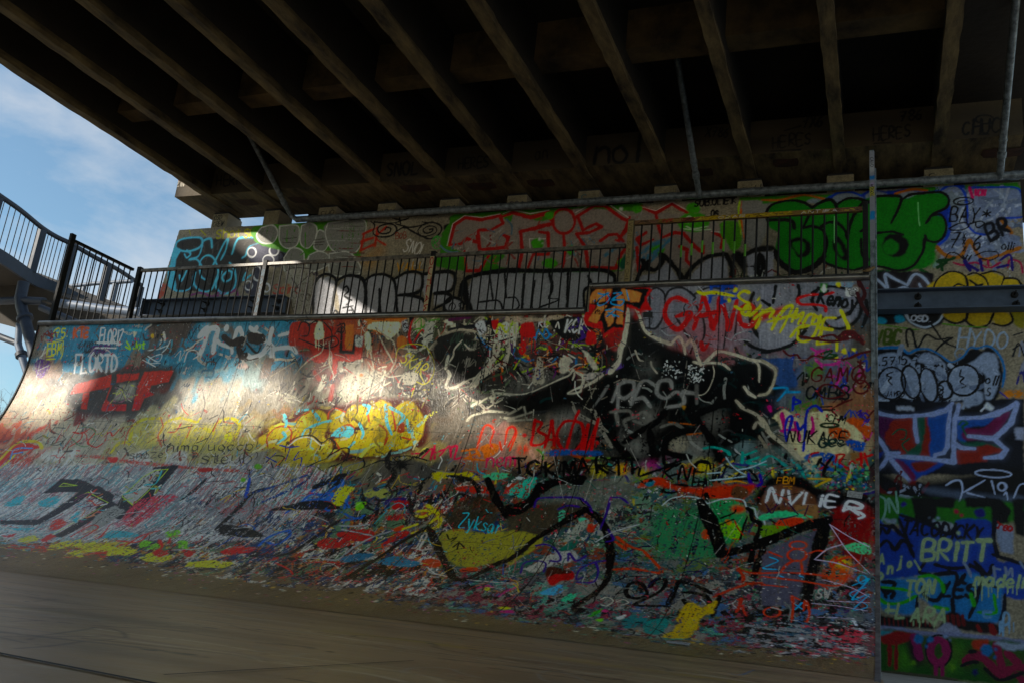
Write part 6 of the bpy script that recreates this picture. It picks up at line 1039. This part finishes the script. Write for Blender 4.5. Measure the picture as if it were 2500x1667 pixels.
def side(x0, x1):
    pr = [ramp_pt(0, s)[1:] for s in np.linspace(ZTOP-ZLOW+.03, SMAX, 30)]
    pr = [(y+.06, z-.012) for y, z in pr]+[(YW-.35, GROUND+.01), (YW-.35, ZLOW-.08)]
    return MB().prism(pr, lambda p: (x0, p[0], p[1]), lambda p: (x1, p[0], p[1]))
M_ply = mat('side_plywood', '6d5d4c', rough=.7, noise=.3, nscale=4)
side(XL, XL+.03).build('side_panel', M_ply, ramp)
side(XR-.03, XR-.003).build('side_panel', M_ply, ramp)
MB().box(XL, XSTEP, Y1+.03, YRAIL+.3, ZLOW-.1, ZLOW-.01).build('platform', M_ply, ramp)
MB().box(XSTEP, XR, Y1+.03, YRAIL+.3, ZTOP-.1, ZTOP-.01).build('platform', M_ply, ramp)
for x in np.linspace(XL+.5, XR-.5, 8): MB().box(x, x+.06, YRAIL+.1, YRAIL+.2, GROUND, ZLOW-.1).build('support_leg', M_ply, ramp)
# stickers on the riding surface
def sticker(px, w, h, m, label=None, ang=0):
    u, s, _ = px_ramp(*px); p = np.array(ramp_pt(u, s)); q = np.array(ramp_pt(u, s+.01)); d = (q-p)/.01; n = np.array([0, d[2], -d[1]])
    if n[1] > 0: n = -n
    ca, sa = math.cos(ang), math.sin(ang); vs = []
    for k in (.003, .0045):
        for a, b in ((-1, -1), (1, -1), (1, 1), (-1, 1)):
            x, y = a*w/2, b*h/2; x, y = x*ca-y*sa, x*sa+y*ca
            vs.append(p+np.array([x, 0, 0])+d*y+n*k)
    o = MB().add(vs, [(0, 1, 2, 3), (4, 5, 6, 7), (0, 1, 5, 4), (1, 2, 6, 5), (2, 3, 7, 6), (3, 0, 4, 7)]).build('sticker', m, ramp)
    if label: o['label'] = label
sticker((2087, 1207), .105, .06, M_paper, 'small white sticker under the white graffiti word', .12)
sticker((1926, 1538), .12, .05, M_paper, 'small white sticker low on the ramp', .05)
sticker((1582, 769), .085, .05, mat('dark_sticker', '1c1c1e', rough=.5), 'black sticker beside the cream line', 0)

# ------------------------------------------------------------------ painted faces: small canvases stood on posts and blocks
def face(name, cv, fn, parent, m=None): return grid_mesh(name, cv, fn, m or M_wall, parent)

# ------------------------------------------------------------------ railings
def post(x, y, z0, z1, w, d, m, parent, name='post'):
    return MB().box(x-w/2, x+w/2, y-d/2, y+d/2, z0, z1).build(name, m, parent, bevel=.004)
def balusters(parent, pts_, z0, z1, m, r=.009):
    first = None
    for i, (x, y) in enumerate(pts_):
        if first is None:
            first = MB().tube([(x, y, z0), (x, y, z1)], r, 8).build('baluster', m, parent, True, origin=None)
            x0, y0 = x, y
        else:
            c = first.copy(); C.objects.link(c); c.parent = parent; c.location = (x-x0, y-y0, 0)
ZB = ZLOW-.03
ra = empty('side_railing', (-9.25, Y1, ZB)); tag(ra, 'short black railing section sloping away at the far left end of the ramp top', 'railing')
post(-9.25, Y1+.03, ZB, 3.75, .045, .07, M_black, ra)
MB().box(-9.272, -9.228, Y1+.065, YRAIL-.04, 3.655, 3.69).build('top_rail', M_black, ra, bevel=.003)
MB().box(-9.265, -9.235, Y1+.065, YRAIL-.04, ZB+.08, ZB+.11).build('bottom_rail', M_black, ra)
balusters(ra, [(-9.25, Y1+.03+.098*i) for i in range(1, 11)], ZB+.11, 3.655, M_black)

rb = empty('lower_railing', (-9.17, YRAIL, ZB)); tag(rb, 'long black railing with worn pale top rail behind the lower ramp edge', 'railing')
PX = [-9.17, -7.10, -4.74]; TOPZ = 3.69
for i in range(3):
    post(PX[i], YRAIL, ZB, TOPZ+.03, .06, .06, M_black, rb)
    x1 = PX[i+1]-.032 if i < 2 else -2.46
    MB().box(PX[i]+.032, x1, YRAIL-.022, YRAIL+.022, TOPZ-.04, TOPZ).build('top_rail', M_rail, rb, bevel=.003)
    MB().box(PX[i]+.032, x1, YRAIL-.015, YRAIL+.015, ZB+.08, ZB+.11).build('bottom_rail', M_black, rb)
XB = [x for x in np.arange(-9.065, -2.5, .1055) if min(abs(x-p) for p in PX) > .045]
balusters(rb, [(x, YRAIL) for x in XB], ZB+.11, TOPZ-.04, M_black)

rc = empty('raised_railing', (-2.42, YRAIL, ZTOP-.03)); tag(rc, 'higher black railing with green painted bars in front of the green graffiti', 'railing')
ZR = 3.945
post(-2.415, YRAIL, ZTOP-.03, ZR+.02, .065, .06, mat('beige_post', '6a5c3c', rough=.5, noise=.3), rc)
post(-.10, YRAIL, ZTOP-.03, ZR+.05, .05, .06, M_black, rc)
MB().box(-2.38, -.128, YRAIL-.022, YRAIL+.022, ZR-.045, ZR).build('top_rail', mat('painted_rail', '8a6a30', rough=.5, noise=.5, nscale=6, col2='5a4636'), rc, bevel=.003)
face('rail_paint', railC, lambda u, v: np.stack([-2.379+u, np.full_like(u, YRAIL-.0235), ZR-.045+v], -1), rc)
MB().box(-2.38, -.128, YRAIL-.015, YRAIL+.015, ZTOP+.05, ZTOP+.08).build('bottom_rail', M_black, rc)
XB2 = [x for x in np.arange(-2.30, -.17, .1075)]
balusters(rc, [(x, YRAIL) for x in XB2], ZTOP+.08, ZR-.045, M_black, .010)
M_lime = mat('lime_spray', '5fa81e', rough=.5, noise=.3)
for x in XB2[4:11]:
    z = random.uniform(3.5, 3.7); MB().tube([(x, YRAIL, z-.13), (x, YRAIL, z)], .0115, 8).build('paint_band', M_lime, rc, True)
# painted posts
def post_face(cv, x, z0, w, parent, y):
    return face('painted_face', cv, lambda u, v: np.stack([x-w/2+u, np.full_like(u, y), z0+v], -1), parent)
post_face(post2C, -4.74, ZB+.2, .054, rb, YRAIL-.0325)
post_face(post1C, -7.10, ZB+.2, .054, rb, YRAIL-.0325)
post_face(post3C, -2.415, ZTOP, .058, rc, YRAIL-.0325)

# tall steel post at the end of the ramp
tp = empty('steel_post', (-.035, Y1+.03, GROUND)); tag(tp, 'tall pale steel post with stickers at the right end of the ramp', 'post')
MB().box(-.052, -.016, Y1-.03, Y1+.03, GROUND, 3.955).build('shaft', M_galv, tp, bevel=.004)
MB().box(-.014, -.001, Y1-.03, Y1+.05, GROUND, 3.78).build('flange', M_galv, tp, bevel=.002)
face('sticker_wrap', post4C, lambda u, v: np.stack([-.0515+u, np.full_like(u, Y1-.0335), 3.12+v], -1), tp)

# ------------------------------------------------------------------ abutment wall
wall = empty('abutment_wall', (-4, YW, GROUND)); tag(wall, 'long concrete abutment wall covered in murals under the bridge', 'wall')
def wtop(x): return 4.576-.013*(x+9.34)
def wleft(z): return -9.339-(4.576-z)*.114
grid_mesh('wall_face', wallC, lambda u, v: np.stack([u, np.full_like(u, YW), v], -1), M_wall, wall, mask=lambda u, v: (v < wtop(u)) & (u > wleft(v)), flip=False)
XWR = 1.318
MB().add([(wleft(GROUND), YW+.003, GROUND), (XWR, YW+.003, GROUND), (XWR, YW+.003, wtop(XWR)), (-9.339, YW+.003, 4.576),
          (wleft(GROUND), YW+.9, GROUND), (XWR, YW+.9, GROUND), (XWR, YW+.9, wtop(XWR)), (-9.339, YW+.9, 4.576)],
         [(0, 1, 2, 3), (4, 5, 6, 7), (0, 4, 7, 3), (1, 2, 6, 5), (3, 2, 6, 7), (0, 1, 5, 4)]).build('wall_body', M_conc, wall)
MB().box(-7.6, 1.6, YW+.6, YW+.7, 4.3, 5.6).build('back_wall', M_shade, wall)
PED = [(-8.77, -8.50), (-7.87, -7.62), (-6.97, -6.69), (-6.05, -5.78), (-5.14, -4.87), (-4.21, -3.95), (-3.29, -3.03), (-2.37, -2.11), (-1.43, -1.17), (-.49, -.22), (.46, .73)]
for i, (a, b) in enumerate(PED):
    ztop = 4.83+zsl((a+b)/2)-.02
    o = MB().box(a, b, YW+.003, YW+.3, wtop(a)-.02, ztop-.03).build('bearing_block', M_conc, wall)
    MB().box(a-.01, b+.01, YW-.01, YW+.3, ztop-.027, ztop).build('bearing_pad', M_pad, o) if False else None
    p = MB().box(a+.01, b-.01, YW+.01, YW+.28, ztop-.028, ztop).build('bearing_pad', M_pad, wall)
    face('painted_face', pedC[i], lambda u, v, a=a: np.stack([a+u, np.full_like(u, YW), wtop(a)+.004+v*(ztop-.034-wtop(a)-.004)/.22], -1), wall)

# ------------------------------------------------------------------ bridge
br = empty('road_bridge', (-3.6, 4, 5)); tag(br, 'dark concrete girder road bridge passing low overhead', 'bridge')
sl_f = lambda p: (p[0], p[1], p[2]+zsl(p[0]))
YBK, YFR = 9.42, -13
M_dia = mat('stained_concrete', '6e5836', rough=.95, col2='221a10', nscale=2.4)
GX = [-8.53, -7.67, -6.74, -5.87, -4.96, -4.08, -3.17, -2.255, -1.34, -.415, .52]
for i, x in enumerate(GX):
    w = .12; zb = 4.81
    pr = [(0, zb), (w, zb), (w, zb+.05), (w/2+.045, zb+.1), (w/2-.045, zb+.1), (0, zb+.05)]
    pw = [(w/2-.044, zb+.101), (w/2+.044, zb+.101), (w/2+.044, zb+.7), (w/2-.044, zb+.7)]
    ys = np.linspace(YFR, YBK, 150); vs = []; fs_ = []; npf = len(pr)
    for k, yy in enumerate(ys):
        j = [random.gauss(0, .0035) for _ in range(3)]
        vs += [(x+p[0]+(j[0] if p[0] < w/2 else j[1]), yy, p[1]+zsl(x)+(j[2] if p[1] < zb+.01 else 0)) for p in pr]
    for k in range(len(ys)-1): fs_ += [(k*npf+q, k*npf+(q+1) % npf, (k+1)*npf+(q+1) % npf, (k+1)*npf+q) for q in range(npf)]
    fs_ += [tuple(range(npf)), tuple((len(ys)-1)*npf+q for q in range(npf))]
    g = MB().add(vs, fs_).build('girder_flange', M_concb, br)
    MB().prism(pw, lambda p: (x+p[0], YFR, p[1]+zsl(x)), lambda p: (x+p[0], YBK, p[1]+zsl(x))).build('girder_web', M_shade, br)
MB().box(-9.0, 1.78, YFR, YBK+.3, 5.50, 5.8, sl_f).build('deck_slab', M_shade, br)
for i in range(10):
    x0, x1 = GX[i]+.105, GX[i+1]+.015
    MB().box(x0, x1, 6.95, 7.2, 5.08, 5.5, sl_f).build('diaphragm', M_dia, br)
    for y in (1.5, -4.): MB().box(x0, x1, y, y+.25, 5.08, 5.5, sl_f).build('diaphragm', M_dia, br)
face('crossbeam_face', crossC, lambda u, v: np.stack([u, np.full_like(u, 8.70), v+zsl(u)], -1), br, M_concp)
MB().box(-9.05, 1.30, 8.703, 9.48, 4.832, 5.22, sl_f).build('crossbeam', M_concb, br)
# rusty patches under the crossbeam
M_rust = mat('rusty_patch', '4a2a18', rough=.9, noise=.5, nscale=8, col2='1c120a')
for i in range(11):
    x0 = (GX[i]+.3) if i < 10 else .9
    x0 += random.uniform(-.08, .08); y0 = random.uniform(8.82, 8.95); w_ = random.uniform(.22, .4)
    if i in (2, 6, 9): continue
    MB().add([sl_f((x0+a*w_, y0+b, 4.8245)) for a, b in ((0, 0), (.3, -.015), (.7, .01), (1, 0), (1.03, .08), (.97, .17), (.5, .19), (.05, .17), (-.04, .1))], [tuple(range(9))]).build('underside_patch', M_rust, br)
# far supporting piers on the camera side of the span
for x in (-8.2, -4, .2): MB().box(x-.3, x+.3, -12.6, -12, GROUND, 4.8+zsl(x)).build('pier', M_conc, br)

# ------------------------------------------------------------------ drainage pipes
dp = empty('drainage_pipe', (-3, 9.08, 4.5)); tag(dp, 'grey steel drainage pipe running along the top of the mural wall', 'pipe')
pa, pb = Vector((-7.2, 9.06, 4.535)), Vector((1.75, 9.06, 4.437))
MB().tube([pa, pb], .042, 16).build('pipe', M_galv, dp, True)
for t in (.06, .165, .29, .40, .52, .565, .60, .69, .80, .855, .945): 
    c = pa.lerp(pb, t); MB().tube([c-Vector((.035, 0, 0)), c+Vector((.035, 0, 0))], .047, 16).build('collar', M_galv, dp, True)
for x, zl, zu in ((-1.821, 4.475, 5.43), (-7.30, 4.6, 5.35), (1.126, 4.45, 5.35)):
    lo = Vector((x, 9.04, zl)); hi = Vector((x, 9.04-(zu-zl)*1.73, zu))
    if x < -7: path = [Vector((-7.2, 9.06, 4.535)), Vector((-7.30, 9.05, 4.60)), lo.lerp(hi, .12), hi]
    else: path = [lo+Vector((0, .02, -.03)), lo.lerp(hi, .06), hi]
    path.append(hi+Vector((0, -.02, .12)))
    MB().tube(path, .033, 14).build('downpipe', M_galv, dp, True)
    c = lo.lerp(hi, .13); d = (hi-lo).normalized()
    MB().tube([c-d*.03, c+d*.03], .041, 14).build('collar', M_galv, dp, True)
    c = lo.lerp(hi, .22); MB().tube([c-d*.012, c+d*.012], .038, 14).build('collar', M_galv, dp, True)

# ------------------------------------------------------------------ steel beams bolted to the wall
def ibeam(name, label, x0, x1, zb, zt, bolts, endcap=False):
    e = empty(name, (x0, 9.1, zb)); tag(e, label, 'steel beam', 'steel beams bolted to the mural wall')
    MB().box(x0, x1, 9.11, 9.122, zb+.012, zt-.012).build('web', M_bluel, e)
    MB().box(x0, x1, 9.02, 9.19, zt-.012, zt).build('flange', M_bluel, e)
    MB().box(x0, x1, 9.02, 9.19, zb, zb+.012).build('flange', M_bluel, e)
    if endcap: MB().box(x0-.012, x0, 9.0, 9.19, zb-.01, zt+.01).build('end_plate', M_bluel, e)
    for x, z in bolts:
        MB().tube([(x, 9.109, z), (x, 9.00, z)], .009, 8).tube([(x, 9.109, z), (x, 9.085, z)], .024, 6).tube([(x, 9.109, z), (x, 9.1, z)], .034, 12).build('bolt', M_black, e)
def px9(u, v, Y=9.1): p = onY(u, v, Y); return p[0], p[2]
ibeam('steel_beam', 'grey steel beam bolted low on the wall behind the left railing', -9.52, -7.16, 3.215, 3.455, [px9(397, 744), px9(391, 760), px9(506, 742), px9(500, 757), px9(621, 738), px9(617, 754), px9(681, 736), px9(676, 753)], True)
ibeam('steel_beam', 'blue grey steel beam bolted across the wall right of the tall post', -.25, 1.6, 3.075, 3.29, [px9(2241, 725), px9(2241, 748), px9(2477, 720), px9(2481, 743)])

# ------------------------------------------------------------------ footbridge at the left
fb = empty('footbridge', (-19, 14, GROUND)); tag(fb, 'curving blue grey steel footbridge with thin barred railing at the far left', 'footbridge')
HR = [onZ(u, v, 7.4) for u, v in ((-160, 372), (-60, 437), (0, 479), (50, 514), (103, 557), (140, 580), (170, 594), (230, 628), (290, 660), (345, 697))]
def resample(P, n):
    P = np.array(P); d = np.r_[0, np.cumsum(np.linalg.norm(np.diff(P, axis=0), axis=1))]
    t = np.linspace(0, d[-1], n); return np.stack([np.interp(t, d, P[:, k]) for k in range(3)], 1)
HRS = resample(smooth(HR), 60)
HGT = 1.1
MB().tube([tuple(p) for p in HRS], .06, 10).build('handrail', M_blue, fb, True)
b = MB()
def curve_box(b, P, dn, y0, z0, y1, z1):
    """box section swept along P: offsets across (y) and vertical (z)"""
    n = len(P); vs = []
    for i in range(n):
        d = P[min(i+1, n-1)]-P[max(i-1, 0)]; r = np.array([d[1], -d[0], 0]); r = -r/np.linalg.norm(r)
        for yy, zz in ((y0, z0), (y1, z0), (y1, z1), (y0, z1)): vs.append(P[i]+r*yy+np.array([0, 0, zz]))
    fs = [(i*4+k, i*4+(k+1) % 4, i*4+4+(k+1) % 4, i*4+4+k) for i in range(n-1) for k in range(4)]+[(0, 1, 2, 3), tuple(4*n-4+k for k in (3, 2, 1, 0))]
    return b.add(vs, fs)
curve_box(b, HRS, 0, -.04, -HGT-.30, .04, -HGT).build('edge_beam', M_blue, fb)
b = MB(); curve_box(b, HRS, 0, .04, -HGT-.22, 2.4, -HGT-.06).build('walkway_deck', M_shade, fb)
L_ = np.r_[0, np.cumsum(np.linalg.norm(np.diff(HRS, axis=0), axis=1))]
def at_len(t): return np.array([np.interp(t, L_, HRS[:, k]) for k in range(3)])
def len_at_px(u):
    best = None
    for i, p in enumerate(HRS):
        c = RM.T @ p; x = CX-FPX*c[0]/c[2]
        if best is None or abs(x-u) < best[0]: best = (abs(x-u), L_[i])
    return best[1]
PL = [len_at_px(u) for u in (-110, 0, 102, 182, 265, 344)]
for t in PL:
    p = at_len(t); MB().box(p[0]-.05, p[0]+.05, p[1]-.09, p[1]+.09, p[2]-HGT-.02, p[2]-.04).build('post', M_blue, fb)
q = 0; first = None
for k in range(len(PL)-1):
    n = 9
    for i in range(1, n):
        p = at_len(PL[k]+(PL[k+1]-PL[k])*i/n)
        if first is None: first = MB().tube([(p[0], p[1], p[2]-HGT), (p[0], p[1], p[2]-.05)], .011, 6).build('baluster', M_black, fb, True); f0 = p
        else: c = first.copy(); C.objects.link(c); c.parent = fb; c.location = tuple(p-f0)
H2 = [onZ(u, v, 7.3) for u, v in ((120, 707), (165, 700), (230, 693), (322, 687))]
MB().tube([tuple(p) for p in H2], .06, 10).build('handrail', M_bluel, fb, True)
for u, v in ((150, 702), (205, 697), (283, 690)):
    p = onZ(u, v, 7.3); MB().box(p[0]-.06, p[0]+.06, p[1]-.05, p[1]+.05, 5.6, 7.27).build('post', M_bluel, fb)
curve_box(MB(), np.array(H2), 0, -.05, -1.7, .05, -1.2).build('edge_beam', M_blue, fb)
def pxs(l, Y): return [tuple(onY(u, v, Y)) for u, v in l]
low = pxs([(-60, 640), (0, 664), (60, 690), (130, 715), (230, 750), (345, 790), (120, 812), (60, 806), (0, 790), (-60, 775)], 14.6)
lowb = [(x-1.5, y+3, z+.9) for x, y, z in low]
n = len(low); MB().add(low+lowb, [tuple(range(n)), tuple(range(2*n-1, n-1, -1))]+[(i, (i+1) % n, (i+1) % n+n, i+n) for i in range(n)]).build('deck_underside', M_shade, fb)
# steel tree column carrying it
sc_ = empty('steel_column', tuple(onY(70, 860, 13.2))); tag(sc_, 'leaning round blue grey steel column with branching pipes left of the ramp', 'column')
def T(name, l, r, Y=13.2, m=None, n=18): return MB().tube(pxs(l, Y), r, n).build(name, m or M_blue, sc_, True)
T('column_tube', [(58, 690), (50, 728), (52, 748), (62, 785), (80, 850), (88, 890), (100, 940)], [.12, .12, .12, .12, .12, .12, .12])
T('flange_ring', [(60, 775), (62, 781)], .17)
T('cross_pipe', [(-60, 738), (0, 736), (45, 734)], .085, m=M_blue)
T('cross_pipe', [(40, 733), (108, 737)], .088)
T('pipe_beam', [(146, 741), (200, 748), (262, 757), (341, 763)], .09, 12.6, M_bluel)
T('brace_pipe', [(100, 752), (150, 772), (215, 800)], .07, 12.9)
T('brace_pipe', [(-60, 800), (0, 822), (47, 840)], .075, 14)
T('column_tube', [(47, 790), (44, 840), (53, 868), (62, 900), (75, 940)], [.07, .08, .09, .075, .075], 14, M_bluel)
T('flange_ring', [(51, 862), (53, 870)], .13, 14)
MB().box(*sorted((onY(110, 740, 13.2)[0], onY(125, 740, 13.2)[0])), 13.1, 13.3, *sorted((onY(110, 737, 13.2)[2], onY(110, 741, 13.2)[2]))).build('bracket', M_black, sc_)

# ------------------------------------------------------------------ shrub beside the ramp's left end
tr = empty('bare_shrub', tuple(onY(-10, 1080, 19))); tag(tr, 'leafless twiggy shrub at the left edge beside the ramp', 'shrub')
b = MB()
def twig(p, d, l, r, dep):
    q = p+d*l; b.tube([p, (p+q)/2+Vector([random.uniform(-1, 1)*l*.06 for _ in range(3)]), q], [r, r*.8, r*.6], 5, False)
    if dep > 0:
        for _ in range(3 if dep > 1 else 4):
            nd = (d+Vector([random.uniform(-1, 1)*.75 for _ in range(3)])+Vector((0, 0, .1))).normalized(); twig(q, nd, l*random.uniform(.6, .85), r*.6, dep-1)
base = Vector(tuple(onY(-25, 1120, 19))); base.z = GROUND
for k in range(9): twig(base+Vector((random.uniform(-.9, 1.0), random.uniform(-.5, .5), 0)), Vector((random.uniform(-.3, .35), 0, 1)).normalized(), 1.1+.06*k, .04, 5)
b.build('branches', M_bark, tr)

# ------------------------------------------------------------------ unseen sun blockers added left of frame, shaped to carve the light patches
hs = empty('sun_block_house', (-33, -18, GROUND)); tag(hs, 'unseen gabled house added left of the skate park to block the sun', 'house')
prof = [(-7.2, GROUND), (-7.2, 12.27), (-19, 21.12), (-30.8, 12.27), (-30.8, GROUND)]  # added roofline, set to bound the sunlit band on the ramp
MB().prism(prof, lambda p: (-30, p[0], p[1]), lambda p: (-40, p[0], p[1])).build('wall', M_build, hs)
for a, b_ in ((prof[1], prof[2]), (prof[2], prof[3])): MB().add([(x, p[0], p[1]+k) for x in (-29.8, -40.2) for p in (a, b_) for k in (.01, .13)], [(0, 1, 3, 2), (4, 6, 7, 5), (0, 4, 5, 1), (2, 3, 7, 6), (0, 2, 6, 4), (1, 5, 7, 3)]).build('roof', M_roof, hs)
for y in (-28.5, -24.5, -20.5, -16.5, -12.5, -9.4):
    for z in (.9, 3.9, 6.9, 9.9):
        f = MB().box(-30, -29.93, y, y+1.3, z, z+1.6).build('window', M_paper, hs); MB().box(-29.929, -29.92, y+.1, y+1.2, z+.1, z+1.5).build('pane', M_glass, f)
fg = empty('sun_block_stair', (-15, 0, GROUND)); tag(fg, 'unseen steel stair shape added beside the skate park to block the sun', 'stairs')
def flight(P0, h):  # added panel out of view, outlined by the shade it throws
    MB().prism([(y, z) for y, z in P0]+[(y, z+h) for y, z in P0][::-1], lambda p: (-14.9, p[0], p[1]), lambda p: (-14.98, p[0], p[1])).build('shade_panel', M_blue, fg)
flight([(5.2, 3.62), (2.5, 5.64), (-1.4, 8.62), (-6, 11.6)], 1.0)
for ya, yb, h in ((4.0, 6.6, 2.3), (3.35, 4.0, 1.82), (2.55, 3.35, 2.3)): flight([(yb, 6.5), (ya, 6.5)], h)
for y, z, w in ((1.45, 7, .56), (-1.4, 9, .08), (-4.5, 10, .08), (6, 5, .08)): MB().box(-15.1, -14.99, y-w, y+w, GROUND, z).build('post', M_blue, fg)  # added posts, the wide one darkens a stretch of the sunlit band
for a, b_ in (((.25, 7.9), (.75, 6.9)), ((.25, 7.9), (-.75, 7.5))): MB().bar((-15.05, *a), (-15.05, *b_), .2, .2).build('shade_brace', M_blue, fg)

# ------------------------------------------------------------------ the sparrow on the ramp edge, and a scrap of paper
bx, bz = onY(2122, 668, Y1-.05)[0], ZTOP+.026
bd = empty('bird', (bx, Y1-.054, bz)); tag(bd, 'small brown sparrow perched on the ramp edge beside the tall post', 'bird')
M_bird = mat('feathers_pale', '8a7048', rough=.9, noise=.3, nscale=120, bump=.2, bscale=200); M_wing = mat('feathers_dark', '4a3420', rough=.9, noise=.5, nscale=150); M_beak = mat('beak', '1a1816', rough=.5)
def loft(secs, n=12):
    """secs: (x, z, half depth, half height)"""
    vs = []; fs = []
    for x, z, a, h in secs:
        for k in range(n): t = 2*math.pi*k/n; vs.append((bx+x, Y1-.054+a*math.cos(t), bz+z+h*math.sin(t)))
    m_ = len(secs)
    for i in range(m_-1):
        for k in range(n): fs.append((i*n+k, i*n+(k+1) % n, (i+1)*n+(k+1) % n, (i+1)*n+k))
    fs += [tuple(range(n)), tuple((m_-1)*n+k for k in range(n))][:2]
    return MB().add(vs, fs)
loft([(-.062, .017, .006, .0015), (-.045, .017, .007, .003), (-.034, .019, .010, .008), (-.022, .022, .016, .014), (-.008, .025, .0195, .0185), (.006, .028, .0195, .0185), (.017, .033, .016, .015), (.025, .040, .0125, .0125), (.032, .044, .0125, .0125), (.039, .044, .010, .010), (.044, .043, .005, .0055), (.0455, .0425, .002, .002)]).build('body', M_bird, bd, True)
loft([(-.046, .023, .006, .002), (-.03, .026, .0195, .006), (-.01, .030, .0225, .010), (.008, .034, .0205, .009), (.018, .037, .014, .005)]).build('wing', M_wing, bd, True)
loft([(.024, .048, .0105, .006), (.032, .052, .0105, .006), (.040, .049, .007, .004)]).build('cap', M_wing, bd, True)
loft([(.044, .0425, .003, .003), (.054, .040, .0005, .0005)], 8).build('beak', M_beak, bd, True)
for s_ in (-1, 1):
    MB().tube([(bx+.038, Y1-.054+s_*.0085, bz+.046), (bx+.038, Y1-.054+s_*.0105, bz+.046)], .0018, 8).build('eye', M_beak, bd)
    y = Y1-.054+s_*.007+.008
    MB().tube([(bx+.002, y, bz+.012), (bx-.003, y, bz+.004), (bx+.002, y, bz-.0075)], .0013, 6).tube([(bx-.005, y, bz-.006), (bx+.002, y, bz-.0065), (bx+.011, y, bz-.006)], .0011, 6).build('leg', M_beak, bd)
p = onZ(1655, 1571, FLOOR); u0, s0, _ = px_ramp(1655, 1571)
q0 = np.array(ramp_pt(u0, s0)); pp = MB().add([(q0[0]+a, ramp_pt(0, s0+b)[1], ramp_pt(0, s0+b)[2]+.006+k) for k in (0, .002) for a, b in ((-.07, -.02), (.065, -.03), (.07, .03), (-.06, .035))], [(0, 1, 2, 3), (4, 5, 6, 7), (0, 1, 5, 4), (1, 2, 6, 5), (2, 3, 7, 6), (3, 0, 4, 7)]).build('paper_scrap', M_paper)
tag(pp, 'small white scrap of paper lying at the foot of the ramp', 'paper')
